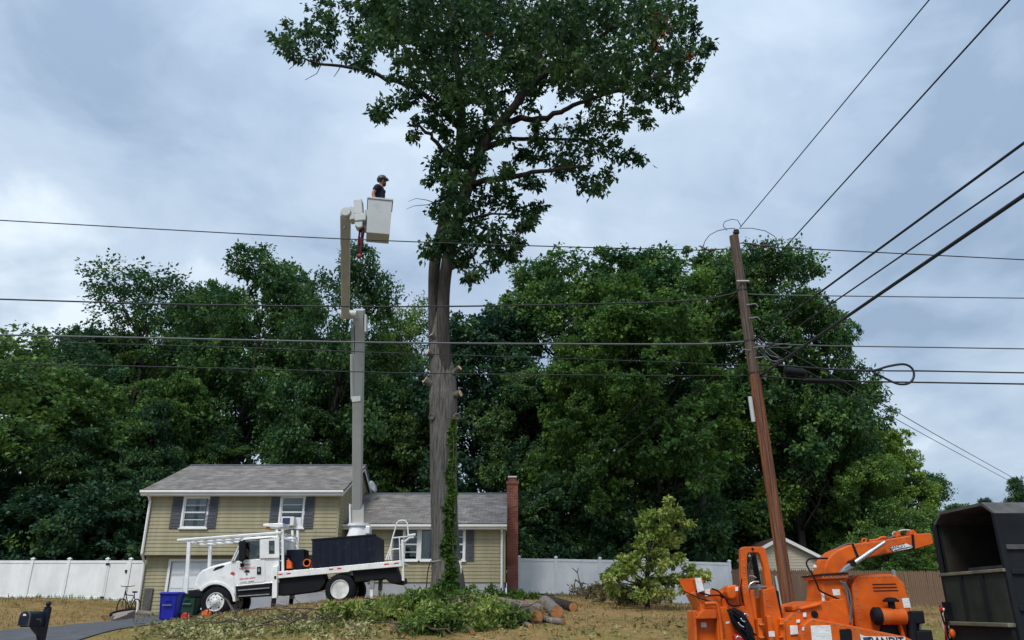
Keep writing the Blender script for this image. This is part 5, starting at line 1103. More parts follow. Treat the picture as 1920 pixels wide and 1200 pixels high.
    d3 = at(1699, 1021, Y)-at(1668, 1028, Y); d3.y = 0; d3.normalize()
    text_obj('lettering', 'BANDIT', 'decal_black', ch, at(1684.5, 1028.5, Y+0.172), d3, Vector((-d3.z, 0, d3.x)), 0.055, width=0.25, bold=0.015)
    MB().pxp([(1676, 1031.5), (1707, 1024.5), (1708, 1025.5), (1677, 1032.8)], Y+0.169, Y+0.172).build('swoosh', 'decal_black', ch)
    # fittings on the chute's back
    n = 12
    hose([(1616+4*math.cos(2*math.pi*k/n)+4, 1014+4*math.sin(2*math.pi*k/n)) for k in range(n+1)], 0.012, O, y=0.4, nm='lifting_eye')
    hose([(1630, 1014), (1645, 1012), (1652, 1008), (1662, 1008)], 0.02, O, y=0.42, nm='handle'); hose([(1553, 1045), (1570, 1028), (1590, 1020), (1602, 1019)], 0.014, 'wire_grey', y=0.42); hose([(1664, 1010), (1676, 1006), (1682, 1003)], 0.014, 'wire_grey', y=0.42)
    P('tip_bracket', [(1681, 1008), (1682, 996), (1688, 995), (1690, 1006)], 0.35, 0.5); P('tip_bracket', [(1706, 1003), (1709, 993), (1714, 993), (1721, 1001)], 0.35, 0.5); hose([(1685, 996), (1692, 994), (1704, 994), (1710, 996)], 0.012, 'boom_grey', y=0.42); hose([(1674, 1004), (1674, 999), (1679, 997)], 0.008, 'boom_grey', y=0.42)
    hose([(1552, 1047), (1530, 1047), (1518, 1048), (1512, 1055), (1516, 1066), (1524, 1078), (1532, 1096), (1537, 1107), (1550, 1114), (1575, 1124)], 0.014, y=0.05)
    hose([(1575, 1091), (1580, 1093), (1588, 1110), (1590, 1125), (1595, 1145), (1594, 1170)], 0.016, 'wire_grey', y=0.02); hose([(1583, 1092), (1592, 1108), (1596, 1130), (1597, 1165)], 0.014, 'wire_grey', y=0.05)
    MB().ball(at(1528, 1063, Y+0.1), 0.03).build('knob', 'decal_white', T)
    # engine cover, air cleaner
    ec = P('engine_cover', [(1597, 1098), (1602, 1085), (1611, 1077.5), (1672, 1076), (1683, 1081), (1696, 1093), (1707, 1130), (1714, 1200), (1714, 1300), (1615, 1300)], 0.22, 1.45, bev=0.03)
    dec([(1691, 1122), (1704, 1121), (1708, 1139), (1695, 1140)], 0.218, ec)
    MB().lathe(at(1650, 1156, Y+0.06), (1, 0, 0), [(0, 0.115), (0.36, 0.115), (0.37, 0.09)], 22).build('air_cleaner', O, T, smooth='auto')
    MB().lathe(at(1636, 1155, Y+0.06), (1, 0, 0), [(0, 0.09), (0.03, 0.125), (0.11, 0.125), (0.112, 0.117)], 22).build('air_cleaner_cap', 'black_plain', T, smooth='auto')
    MB().lathe(at(1672, 1137, Y+0.06), (0, 0, 1), [(-0.1, 0.05), (0.06, 0.05), (0.062, 0.115), (0.085, 0.115), (0.12, 0.07), (0.13, 0.0)], 18).build('intake_cap', 'black_plain', T, smooth='auto')
    hose([(1690, 1156), (1700, 1158), (1708, 1170), (1711, 1190), (1712, 1215)], 0.075, y=0.08, nm='intake_elbow')
    P('engine_bay', [(1655, 1170), (1692, 1170), (1696, 1200), (1650, 1192)], 0.16, 0.22, 'black_plain'); P('bay_strut', [(1686, 1168), (1691, 1168), (1699, 1195), (1692, 1195)], 0.08, 0.16)
    MB().lathe(at(1676, 1080, Y+0.5), (0, 0, 1), [(0, 0.035), (0.05, 0.035), (0.09, 0.028), (0.1, 0.0)], 12).build('work_light', 'decal_white', T, smooth='auto')
    bo = MB()
    def row(p0, p1, n_, y):
        for k in range(n_): q = at(p0[0]+(p1[0]-p0[0])*k/(n_-1), p0[1]+(p1[1]-p0[1])*k/(n_-1), Y+y); bo.lathe(q, (0, -1, 0), [(0, 0.011), (0.010, 0.010)], 6)
    row((1526, 1163), (1690, 1196), 14, -0.16); row((1509, 1176), (1506, 1200), 3, -0.16); row((1614, 1082), (1670, 1080.5), 6, 0.22); row((1604, 1095), (1612, 1160), 6, 0.22); row((1697, 1100), (1704, 1118), 3, 0.22); row((1543, 1082), (1587, 1080), 7, 0.02); row((1603, 1024), (1700, 1007.5), 9, 0.18); row((1620, 1043), (1708, 1025), 6, 0.18); row((1394, 1050), (1397, 1095), 5, 0.10); row((1351, 1150), (1358, 1200), 5, -0.08); row((1475, 1164), (1497, 1146), 4, 0.02); row((1434, 1112), (1446, 1150), 4, 0.05)
    tag(bo.build('bolts', 'steel_grey', T), kind='stuff')
    for (a_, b_) in (((1636, 1095), (1680, 1094)), ((1637, 1101), (1682, 1100)), ((1638, 1107), (1684, 1106))): MB().pxp([a_, b_, (b_[0], b_[1]+1.6), (a_[0], a_[1]+1.6)], Y+0.212, Y+0.22).build('louver', 'black_plain', ec)
    # front end: battery boxes, tongue
    P('battery_box', [(1709, 1146), (1732, 1145), (1736, 1169), (1711, 1171)], 0.1, 0.6, 'black_plain', bev=0.02); P('battery_box', [(1719, 1183), (1748, 1181), (1755, 1225), (1722, 1226)], 0.0, 0.6, 'black_plain', bev=0.02); P('stay', [(1724, 1168), (1728, 1168), (1728, 1186), (1724, 1186)], 0.2, 0.3, 'steel_grey', bev=0)
    z = 0.62; xl, xr = at(1300, 1200, Y).x, at(1714, 1200, Y).x
    MB().box(xl+0.2, xr+0.1, Y+0.15, Y+0.30, z-0.08, z+0.10).box(xl+0.2, xr+0.1, Y+1.25, Y+1.40, z-0.08, z+0.10).each('chassis_rail', O, T)
    MB().prism([(xr+0.1, Y+0.2, z), (xr+0.1, Y+1.35, z), (xr+0.75, Y+0.85, z), (xr+0.75, Y+0.72, z)], (0, 0, 0.1)).build('tongue', O, T)
    for yy in (-0.12, 1.42): wheel_at(T, Vector((4.9, Y+yy, 0.41)), 0.40, 0.2, 0.25, 'wheel_white')
    MB().tube([(4.9, Y-0.05, 0.41), (4.9, Y+1.6, 0.41)], 0.05).build('axle', 'black_plain', T)
    MB().box(xl+0.15, xr+0.05, Y+0.12, Y+1.42, z+0.10, 1.0).build('deck', O, T)
chipper()
# ------------------------------------------------------------------ chip truck with open box
def chip_truck():
    Y0, Y1 = 11.95, 13.75; p = at(1867, 962, Y0); x0 = p.x; zw = p.z; zr = at(1846, 940, Y0).z+0.02; xe = x0+4.2; t = 0.05
    T = thing('chip_truck', 'black chip truck with open-backed box under the chipper chute', 'truck', (x0+2, (Y0+Y1)/2, 0.004))
    zf = 1.15; ch_ = 0.28; B = 'truck_box_black'; I = 'truck_box_inside'
    MB().box(x0, xe, Y0, Y0+t, zf, zw).build('side_wall', B, T, bevel=0.008); MB().box(x0, xe, Y1-t, Y1, zf, zw).build('side_wall', B, T)
    MB().box(x0+0.06, xe-t, Y0+t+0.002, Y0+t+0.012, zf, zw).box(x0+0.06, xe-t, Y1-t-0.012, Y1-t-0.002, zf, zw).box(x0+0.06, xe-t, Y0+t+0.012, Y1-t-0.012, zf, zf+0.04).box(xe-t-0.02, xe-t, Y0+t, Y1-t, zf, zr-0.05).each('liner', I, T)
    MB().box(xe-t, xe, Y0, Y1, zf, zr).build('front_wall', B, T)
    rf = MB().prism([(x0-0.02, Y0, zw), (x0-0.02, Y0+ch_, zr), (x0-0.02, Y1-ch_, zr), (x0-0.02, Y1, zw), (x0-0.02, Y1-0.04, zw-0.01), (x0-0.02, Y1-ch_-0.01, zr-0.045), (x0-0.02, Y0+ch_+0.01, zr-0.045), (x0-0.02, Y0+0.04, zw-0.01)], (4.22, 0, 0)).build('roof', 'worn_grey', T)
    # hoop round the opening, horizontal rails, tailgate
    MB().box(x0-0.05, x0+0.03, Y0-0.03, Y0+0.05, zf, zw).box(x0-0.05, x0+0.03, Y1-0.05, Y1+0.03, zf, zw).each('door_post', B, T, bevel=0.01)
    for z in (Z_(1025, Y0), 2.13, 1.62): MB().box(x0+0.03, xe, Y0-0.04, Y0, z-0.04, z+0.03).build('side_rail', 'worn_grey' if z > 2.2 else B, T, bevel=0.008)
    for k in range(1, 5): MB().box(x0+k*0.85, x0+k*0.85+0.06, Y0-0.03, Y0, zf, zw-0.02).build('side_stake', B, T)
    ztg = at(1888, 1072, Y0).z
    tg = MB().box(x0-0.05, x0+0.0, Y0+0.05, Y1-0.05, 1.42, ztg).build('tailgate', 'tailgate_olive', T, bevel=0.01)
    MB().box(x0-0.09, x0+0.03, Y0-0.02, Y1+0.03, ztg, ztg+0.05).build('tailgate_rail', 'ledge_tan', tg, bevel=0.01)
    for yy in (Y0+0.6, Y0+1.2): MB().box(x0-0.075, x0-0.05, yy-0.04, yy+0.04, 1.42, ztg-0.02).build('tailgate_rib', B, tg)
    MB().box(x0+0.4, x0+0.44, Y0+0.06, Y1-0.06, 2.22, 2.26).build('cross_bar', 'worn_grey', T)
    MB().box(x0-0.16, x0+0.0, Y0+0.02, Y1-0.02, 1.36, 1.42).build('step_ledge', 'ledge_tan', T, bevel=0.01)
    MB().box(x0-0.10, x0+0.05, Y0+0.05, Y1-0.05, 1.12, 1.355).build('rear_sill', B, T)
    # coupling hoses and red lamp by the far corner
    c = at(1783, 1150, Y1-0.1); c.x = x0-0.20
    MB().box(c.x+0.04, x0, c.y-0.04, c.y+0.04, 1.37, 1.72).build('lamp_bracket', 'black_plain', T)
    MB().lathe((c.x-0.05, c.y-0.08, 1.60), (0.1, -1, 0.2), [(0, 0.035), (0.03, 0.042), (0.05, 0.03)], 14).build('tail_lamp', 'red', T, smooth='auto')
    rr = random.Random(8)
    for i in range(6):
        a = Vector((c.x-0.02, c.y-0.1, 1.66-0.02*i)); pts = [a+Vector((rr.uniform(-.05, .05), rr.uniform(-.05, .05), -0.14*k)) for k in range(5)]
        MB().tube(pts, 0.013, 6).build('coupling_hose', ('black_plain', 'red', 'decal_white')[i % 3] if i < 4 else 'black_plain', T, smooth=True)
    MB().ball((c.x+0.03, c.y-0.14, 1.24), (0.05, 0.045, 0.07)).build('glad_hand', 'saw_orange', T, smooth=True)
    # chassis, wheels and cab beyond the frame
    MB().box(x0+0.1, x0+7.2, Y0+0.35, Y0+0.50, 0.75, 0.98).box(x0+0.1, x0+7.2, Y1-0.50, Y1-0.35, 0.75, 0.98).box(x0+0.3, x0+0.45, Y0+0.1, Y1-0.1, 0.98, zf).box(x0+3.6, x0+3.8, Y0+0.1, Y1-0.1, 0.98, zf).each('chassis_rail', 'black_plain', T)
    for xx in (x0+1.4, x0+5.9):
        for yy in (Y0-0.02, Y1-0.26): wheel_at(T, Vector((xx, yy, 0.49)), 0.48, 0.28, 0.28)
        MB().tube([(xx, Y0+0.1, 0.49), (xx, Y1-0.1, 0.49)], 0.06).build('axle', 'black_plain', T)
    MB().prism([(x0+4.5, Y0+0.02, 0.8), (x0+7.2, Y0+0.02, 0.8), (x0+7.2, Y0+0.02, 1.5), (x0+6.0, Y0+0.02, 1.75), (x0+5.6, Y0+0.02, 2.5), (x0+4.5, Y0+0.02, 2.55)], (0, Y1-Y0-0.04, 0)).build('cab', 'truck_box_black', T, bevel=0.06)
chip_truck()
# ------------------------------------------------------------------ foliage
def unit(a): return a / np.maximum(np.linalg.norm(a, axis=1, keepdims=True), 1e-9)
def leaf_mesh(name, c, out, L, W, rng, droop=0.25, upn=0.8):
    n = len(c); a = unit(out*0.6 + rng.normal(0, 0.55, (n, 3)) + np.array([0, 0, -droop]))
    nn = unit(rng.normal(0, 0.5, (n, 3)) + np.array([0, 0, upn]) + out*0.3); s = unit(np.cross(a, nn)); nn = np.cross(s, a)
    l = L*rng.uniform(0.5, 1.45, (n, 1)); w = W*(l/L)**0.6*rng.uniform(0.7, 1.25, (n, 1))
    v = np.stack([c, c+a*l*0.45+s*w*0.5+nn*w*0.12, c+a*l-nn*l*0.12, c+a*l*0.45-s*w*0.5+nn*w*0.12], 1).reshape(-1, 3).astype(np.float32)
    me = bpy.data.meshes.new(name); me.vertices.add(4*n); me.loops.add(4*n); me.polygons.add(n)
    me.vertices.foreach_set('co', v.ravel()); me.loops.foreach_set('vertex_index', np.arange(4*n, dtype=np.int32))
    me.polygons.foreach_set('loop_start', np.arange(0, 4*n, 4, dtype=np.int32)); me.polygons.foreach_set('loop_total', np.full(n, 4, dtype=np.int32)); me.update(calc_edges=True); return me
def clump_points(cl, per, rng, spray=0.30, squash=0.8, shell=0.45, smin=0.0):
    # cl: rows x, y, z, r. Each clump is a handful of sprays, each spray a bunch of leaves
    C_, D_ = [], []
    for x, y, z, r in cl:
        ns = max(4, int(per*r*r/28)); m = 28
        d = unit(rng.normal(0, 1, (ns, 3))); rad = r*(shell + (1-shell)*rng.random((ns, 1))**0.6)
        sc = d*rad*np.array([1, 1, squash]); q = np.repeat(sc, m, 0) + rng.normal(0, max(smin, spray*r*0.38), (ns*m, 3))*np.array([1, 1, 0.8])
        C_.append(q + np.array([x, y, z])); D_.append(unit(np.repeat(d, m, 0) + rng.normal(0, 0.3, (ns*m, 3))))
    return np.concatenate(C_), np.concatenate(D_)
def limb(mb, a, b, r0, r1, rng, n=6, wob=0.06, up=0.0, sides=6):
    a, b = np.array(a), np.array(b); L_ = np.linalg.norm(b-a); pts = []; R = []
    for k in range(n+1):
        t = k/n; p = a+(b-a)*t + np.array([0, 0, up*L_*math.sin(math.pi*t)*0.25]) + (rng.normal(0, wob*L_/n*1.5, 3) if 0 < k < n else 0); pts.append(tuple(p)); R.append(r0+(r1-r0)*t)
    mb.tube(pts, R, sides, cap=True); return pts
def gen_tree(seed, H, Hb, R, ncl, rc, per, L, W, shape='round', squash=0.8, spray=0.34, trunk_r=0.3, fork=0.45):
    rng = np.random.default_rng(seed); cl = []; k = 0
    while len(cl) < ncl:
        t = rng.random()**0.85; h = Hb+(H-Hb-rc*0.5)*t
        if shape == 'round': pr = math.sqrt(max(0.02, 1-((t-0.45)/0.60)**2)) if t > 0.45 else math.sqrt(max(0.05, 1-((t-0.45)/0.75)**2))
        elif shape == 'full': pr = math.sqrt(max(0.02, 1-((t-0.30)/0.74)**2))
        else: pr = (1-t)**0.8+0.06
        ang = k*2.399+rng.normal(0, 0.5); k += 1; rr = R*pr*math.sqrt(rng.uniform(0.18, 1.0))*rng.uniform(0.82, 1.12); r = rc*rng.uniform(0.65, 1.30)*(1 if shape != 'cone' else 0.6+0.6*(1-t))
        cl.append((rr*math.cos(ang), rr*math.sin(ang), h, r))
    cl = np.array(cl); c, d = clump_points(cl, per, rng, spray=spray, squash=squash); d = unit(d + 0.5*unit(c-np.array([0, 0, Hb+(H-Hb)*0.4])))
    c[:, 2] = np.maximum(c[:, 2], 0.15)
    crown = leaf_mesh('crown', c, d, L, W, rng)
    mb = MB(); top = H*0.86; n = 9; tp = [(rng.normal(0, 0.12)*min(k, 3), rng.normal(0, 0.12)*min(k, 3), -0.4+(top+0.4)*k/n) for k in range(n+1)]
    mb.tube(tp, [trunk_r*(1.25 if k == 0 else 1)*(1-0.86*k/n) for k in range(n+1)], 9)
    for x, y, z, r in cl:
        if rng.random() < 0.72:
            dist = math.hypot(x, y); hz_ = max(H*0.12, z-dist*(0.75 if shape != 'cone' else 0.1)-0.3); i = min(n, max(0, int((hz_+0.4)/(top+0.4)*n))); f = max(0.2, 1-0.86*i/n)
            p = Vector(tp[i]); limb(mb, (p.x, p.y, p.z), (x, y, z), trunk_r*0.34*f+0.02, 0.02, rng, n=5, up=-0.25 if shape != 'cone' else 0.1, sides=5)
    return mb, crown, H
def tree_proto(seed, leaf, barkm, **k):
    mb, crown, H = gen_tree(seed, **k); tm = mb.mesh('trunk'); tm.polygons.foreach_set('use_smooth', [True]*len(tm.polygons)); tm.materials.append(M(barkm)); crown.materials.append(M(leaf)); return tm, crown, H
PROTO = {
 'oakA': tree_proto(1, 'forest_leaf', 'dark_bark', H=24, Hb=6.5, R=5.6, ncl=60, rc=1.55, per=430, L=0.27, W=0.19, trunk_r=0.34),
 'oakB': tree_proto(2, 'forest_leaf', 'dark_bark', H=24, Hb=8, R=5.2, ncl=56, rc=1.50, per=420, L=0.27, W=0.19, trunk_r=0.32),
 'lacy': tree_proto(3, 'forest_leaf', 'dark_bark', H=24, Hb=7, R=5.4, ncl=48, rc=1.40, per=230, L=0.26, W=0.15, spray=0.55, trunk_r=0.24),
 'lacy2': tree_proto(13, 'forest_leaf', 'dark_bark', H=24, Hb=5, R=5.6, ncl=52, rc=1.4, per=330, L=0.27, W=0.18, spray=0.45, trunk_r=0.30),
 'maple': tree_proto(4, 'maple_leaf', 'dark_bark', H=20, Hb=2.6, R=5.4, ncl=80, rc=1.2, per=560, spray=0.28, L=0.24, W=0.20, shape='full', trunk_r=0.26),
 'dark': tree_proto(5, 'dark_leaf', 'dark_bark', H=20, Hb=2.5, R=5.0, ncl=64, rc=1.45, per=420, L=0.27, W=0.19, shape='full', trunk_r=0.30),
 'hemlock': tree_proto(6, 'dark_leaf', 'dark_bark', H=16, Hb=0.8, R=4.6, ncl=76, rc=1.15, per=420, L=0.30, W=0.10, shape='cone', squash=0.45, spray=0.45, trunk_r=0.22),
 'shrub': tree_proto(7, 'dark_leaf', 'dark_bark', H=7, Hb=0.6, R=3.4, ncl=30, rc=1.10, per=430, L=0.23, W=0.16, shape='full', trunk_r=0.10),
 'bush': tree_proto(8, 'forest_leaf', 'dark_bark', H=12, Hb=0.8, R=4.4, ncl=56, rc=1.15, per=640, L=0.19, W=0.13, shape='full', trunk_r=0.16)}
def place(kind, px, pyt, Y, wscale, label, rot=None, name='deciduous_tree', cat='tree', group='woods behind the house', hs=None):
    tm, cm, H = PROTO[kind]; tp = at(px, pyt, Y); x = tp.x*1.0; z0 = gz(x, Y); s = (tp.z-z0)/H
    r = thing(name, label, cat, (x, Y, z0), group); r.rotation_euler = (0, 0, rnd.uniform(0, 6.28) if rot is None else rot); r.scale = (s*wscale, s*wscale, s)
    for nm, me in (('trunk', tm), ('crown', cm)):
        o = bpy.data.objects.new(nm, me); C.objects.link(o); o.parent = r
    return r
def woods():
    D = 'deciduous_tree'
    # left part
    place('bush', 95, 640, 44, 1.25, 'bushy light green tree at the far left above the white fence', name=D)
    place('lacy', 300, 508, 54, 1.2, 'sparse lacy tree whose thin top stands left of the dark oaks', name=D)
    place('dark', -30, 690, 49, 1.2, 'dark tree cut by the left edge behind the bushy light tree', name=D)
    place('lacy2', 500, 478, 52, 0.98, 'tall oak with open branches left of the boom', name=D)
    place('oakB', 415, 540, 57, 0.85, 'dark oak between the lacy tree and the tall open oak', name=D)
    place('lacy2', 655, 468, 50, 0.80, 'tall oak directly behind the upper boom', rot=2.2, name=D)
    place('lacy', 745, 560, 56, 0.85, 'thin lacy tree between the boom and the big trunk', name=D)
    place('hemlock', 165, 745, 42, 1.25, 'broad dark evergreen above the vinyl gate', name='evergreen_tree')
    place('hemlock', 300, 745, 43.5, 1.05, 'dark evergreen behind the left end of the house roof', rot=1.0, name='evergreen_tree')
    place('hemlock', 30, 800, 41.5, 1.2, 'low dark evergreen at the left edge behind the fence', rot=3.0, name='evergreen_tree')
    place('maple', 330, 700, 46, 0.80, 'yellow-green small tree among the dark evergreens on the left', name=D)
    place('hemlock', 430, 790, 47, 1.2, 'dark evergreen rising behind the middle of the tall roof', rot=2.0, name='evergreen_tree')
    place('dark', 600, 760, 50, 1.0, 'dark round tree behind the boom turret and roof', name=D)
    place('dark', 745, 700, 53, 1.0, 'dark tree between the boom and the big trunk above the wing roof', name=D)
    place('dark', 205, 615, 60, 1.15, 'dark tree filling behind the sparse lacy tree', rot=0.7, name=D)
    place('oakA', 350, 570, 61, 1.0, 'dark oak just right of the sparse lacy top', rot=2.7, name=D)
    place('lacy2', 590, 545, 60, 1.0, 'dark oak between the two tall oaks left of the boom', rot=5.1, name=D)
    place('dark', 700, 620, 60, 1.0, 'dark tree just right of the lower boom', rot=3.9, name=D)
    # right part
    place('dark', 900, 575, 52, 1.0, 'dark tree just right of the big trunk', name=D)
    place('oakA', 1050, 490, 55, 1.05, 'tall oak left of the light green maple', name=D)
    place('oakB', 1175, 483, 57, 1.15, 'tall oak rising behind the light green maple', name=D)
    place('oakA', 1300, 474, 55, 0.95, 'tall oak just left of the utility pole head', rot=1.3, name=D)
    place('oakB', 1435, 470, 50, 0.92, 'big dark oak behind the utility pole', rot=4.0, name=D)
    place('lacy2', 1530, 575, 49, 0.80, 'open oak reaching right of the pole towards the cable loop', rot=0.8, name=D)
    place('maple', 1205, 535, 45, 1.0, 'light green maple with hanging clumps in the middle of the woods', name=D)
    place('maple', 1095, 640, 44.5, 0.85, 'smaller light green maple left of the large one', rot=2.4, name=D)
    place('bush', 1335, 720, 52, 1.0, 'rounded green tree left of the pole above the shed', name=D)
    place('dark', 990, 700, 48, 0.95, 'dark tree behind the brick chimney', rot=2.0, name=D)
    place('dark', 1290, 700, 51, 1.1, 'dark tree filling the gap behind the maple and the pole', rot=3.3, name=D)
    place('maple', 1560, 785, 54, 1.25, 'light green tree above the chipper chute', rot=1.1, name=D)
    place('maple', 1650, 795, 52, 0.85, 'green tree at the right end of the woods', rot=2.0, name=D)
    place('bush', 1620, 850, 48, 0.95, 'light green tree between the chute and the end of the woods', rot=0.2, name=D)
    place('dark', 1540, 690, 60, 0.9, 'dark tree behind the pole filling below the cable loop', rot=1.2, name=D)
    place('dark', 1490, 760, 55, 1.0, 'dark tree directly right of the leaning pole', rot=5.0, name=D)
    place('bush', 1705, 885, 54, 1.05, 'low green tree tapering off beside the black box', rot=0.4, name=D)
    place('hemlock', 1845, 930, 85, 1.0, 'far pine above the roof of the black box', rot=1.0, name='evergreen_tree', group='far trees')
    place('hemlock', 1905, 890, 80, 1.0, 'far pine at the right edge above the black box', rot=2.0, name='evergreen_tree', group='far trees')
    place('dark', 1790, 945, 95, 1.6, 'far low tree between the woods and the black box', rot=2.0, name=D, group='far trees')
    place('dark', 1880, 938, 100, 1.8, 'far round tree between the two far pines', rot=3.0, name=D, group='far trees')
    # undergrowth
    sh = [(-40, 905, 42, 'dark shrub at the far left behind the fence'), (90, 930, 41, 'dark shrub behind the fence left of the gate'), (225, 910, 41.5, 'dark shrub between the gate and the house'), (980, 930, 43, 'dark shrub right behind the brick chimney'),
          (1075, 900, 43.5, 'dark shrub above the middle of the right vinyl fence'), (1160, 950, 44, 'low dark shrub behind the dogwood'), (1270, 920, 44.5, 'dark shrub by the grey trunk behind the dogwood'), (1365, 930, 54, 'dark shrub left of the shed roof'),
          (1450, 900, 56, 'dark shrub above the shed ridge'), (1585, 930, 52, 'dark shrub behind the chute elbow'), (1650, 985, 43, 'green shrub under the chipper chute'), (1735, 1000, 43, 'green shrub at the chute tip behind the fence'), (1030, 985, 42.5, 'low shrub just above the vinyl fence by the chimney')]
    for i, (px, py, Y, lab) in enumerate(sh): place('bush' if i in (10, 11) else 'shrub', px, py, Y, 1.15, lab, name='shrub', cat='shrub', group='undergrowth at the edge of the woods')
    # two bare trunks that show below the crowns
    for px, pt, pb, Y, r, lab in ((1318, 830, 1060, 43, 0.21, 'straight grey tree trunk standing in the dark woods by the fence'), (1180, 960, 1050, 42.5, 0.13, 'slanting grey tree trunk behind the dogwood')):
        a, b = at(px-10, pt, Y), at(px+4, pb, Y); b.z = gz(b.x, Y)-0.2; t = thing('bare_trunk', lab, 'tree', (b.x, Y, b.z+0.2), 'bare trunks at the edge of the woods'); MB().tube([b, b*0.66+a*0.34, b*0.33+a*0.67+Vector((.06, 0, 0)), a], [r*1.15, r, r*0.95, r*0.85], 10).build('trunk', 'pale_trunk', t, smooth=True)
woods()
# ------------------------------------------------------------------ the oak being felled
def big_oak():
    Y = 24.5; b = at(838, 1098, Y); g = gz(b.x, Y); T = thing('oak_tree', 'huge oak with bare lopped trunk and leafy crown being felled', 'tree', (b.x, Y, g)); rng = np.random.default_rng(21)
    def pts(l, dy0=0.0, dy1=0.0):
        n = len(l); return [at(q[0], q[1], Y+dy0+(dy1-dy0)*k/(n-1)) for k, q in enumerate(l)], [q[2]*(at(960+1, q[1], Y).x) for q in l]
    main = [(838, 1125, 36), (838, 1085, 31), (835, 1040, 27.5), (833, 980, 26), (832, 900, 25.5), (832, 820, 25), (832, 760, 25), (831, 715, 23.5), (829, 692, 21), (826, 667, 18.5), (824, 640, 16), (824, 610, 11), (825, 575, 4)]
    def smooth(l, k=4):
        out = []
        for i in range(len(l)-1):
            p0, p1, p2, p3 = (np.array(l[max(i-1, 0)], float), np.array(l[i], float), np.array(l[i+1], float), np.array(l[min(i+2, len(l)-1)], float))
            for j in range(k): t = j/k; out.append(tuple(0.5*((2*p1)+(p2-p0)*t+(2*p0-5*p1+4*p2-p3)*t*t+(3*p1-p0-3*p2+p3)*t**3)))
        out.append(l[-1]); return out
    P_, R_ = pts(smooth(main, 8)); tk = MB(); NS = 56; tk.tube(P_, R_, NS); V = []
    ph = [rng.uniform(0, 6.28) for _ in range(8)]
    for i, v in enumerate(tk.v[:len(P_)*NS]):                 # furrowed bark: ridges that wander as they climb
        k, j = divmod(i, NS); a = 2*math.pi*j/NS; z = P_[k].z; w = 0.25*math.sin(z*1.1+ph[0])+0.2*math.sin(z*2.7+ph[1])
        rdg = abs(math.sin(9*(a+w)+0.7*math.sin(z*3+ph[2])))*0.6 + abs(math.sin(14*(a-w*0.6)+0.9*math.sin(z*2.2+ph[3])))*0.4
        lump = 0.05*math.sin(2*a+z*0.5+ph[4]) + 0.035*math.sin(3*a-z*0.8+ph[5]); f = 1 + lump + 0.075*(rdg-0.5) + rng.normal(0, 0.006)
        V.append(tuple(P_[k] + (Vector(v)-P_[k])*f))
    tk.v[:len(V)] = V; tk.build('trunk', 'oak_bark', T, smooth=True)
    stems = [([(821, 730, 13), (817, 672, 12.5), (814, 620, 11), (813, 553, 10.5), (815, 497, 11), (824, 450, 10.5), (836, 405, 10), (850, 350, 9.5), (862, 280, 9), (864, 200, 8), (856, 110, 6.5), (848, 20, 5), (842, -90, 3)], 0, 0.6, 'shaded_oak_bark'),
             ([(834, 730, 16), (832, 672, 14.5), (831, 620, 12.5), (832, 553, 11.5), (838, 497, 11.5), (848, 450, 12), (862, 400, 11), (882, 335, 10.5), (904, 275, 9.5), (940, 228, 8), (985, 170, 7), (1015, 90, 5.5), (1040, -10, 4), (1050, -100, 2.5)], -0.05, -0.8, 'shaded_oak_bark')]
    for l, d0, d1, m_ in stems:
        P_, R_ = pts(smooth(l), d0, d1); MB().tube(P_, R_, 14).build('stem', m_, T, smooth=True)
    limbs = [([(935, 232, 7), (975, 222, 6), (1012, 222, 5.5), (1050, 210, 4.5), (1075, 198, 4), (1120, 180, 3), (1180, 165, 2)], 0, -2), ([(885, 342, 6), (925, 338, 5), (960, 334, 4.5), (1000, 325, 4), (1050, 318, 3), (1105, 310, 2)], -0.5, -2),
             ([(866, 300, 6), (845, 292, 5), (825, 275, 4), (805, 252, 3.5), (785, 240, 2.5), (765, 232, 1.5)], 0, -1.5), ([(862, 240, 7), (830, 205, 5.5), (795, 178, 5), (760, 158, 4.5), (710, 140, 3.8), (660, 127, 3), (600, 118, 2.4), (555, 108, 1.5)], 0.5, -1),
             ([(860, 190, 6), (820, 150, 4), (760, 90, 3), (700, 40, 2)], 0, 2), ([(905, 275, 7), (960, 262, 4.5), (1030, 262, 3.5), (1090, 262, 2.5), (1150, 280, 1.5)], 0, 2), ([(985, 172, 6), (1060, 110, 4), (1140, 60, 3), (1220, 20, 2)], -0.6, -3), ([(960, 205, 5), (1010, 120, 4), (1090, 40, 2.5)], 0, 4),
             ([(862, 150, 5), (900, 70, 4), (930, -40, 2.5)], 0, 3), ([(1120, 180, 3), (1190, 160, 2.5), (1260, 130, 1.8), (1300, 110, 1)], -2, -2), ([(850, 480, 3.5), (890, 450, 2.5), (940, 440, 1.5)], 0, -1.2), ([(848, 430, 3), (900, 405, 2.5), (970, 400, 1.5)], -0.3, -1), ([(820, 475, 3), (806, 462, 2), (800, 450, 1)], 0, -0.4)]
    for l, d0, d1 in limbs:
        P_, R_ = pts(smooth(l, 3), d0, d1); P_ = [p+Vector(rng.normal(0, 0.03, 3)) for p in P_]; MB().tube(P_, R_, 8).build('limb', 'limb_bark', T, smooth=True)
    # bare dead twigs
    tw = MB()
    for l in ([(832, 375), (800, 384), (776, 386), (762, 392)], [(830, 385), (800, 375), (780, 372), (765, 378)], [(604, 117), (594, 138), (572, 150)], [(640, 122), (632, 136), (626, 144)], [(565, 108), (552, 122), (542, 130)], [(1090, 345), (1094, 352), (1100, 362)], [(745, 160), (752, 190), (758, 205)]):
        tw.tube([at(a, c, Y-0.5) for a, c in l], [0.022, 0.014, 0.010, 0.006][:len(l)], 5)
    tw.each('twig', 'limb_bark', T)
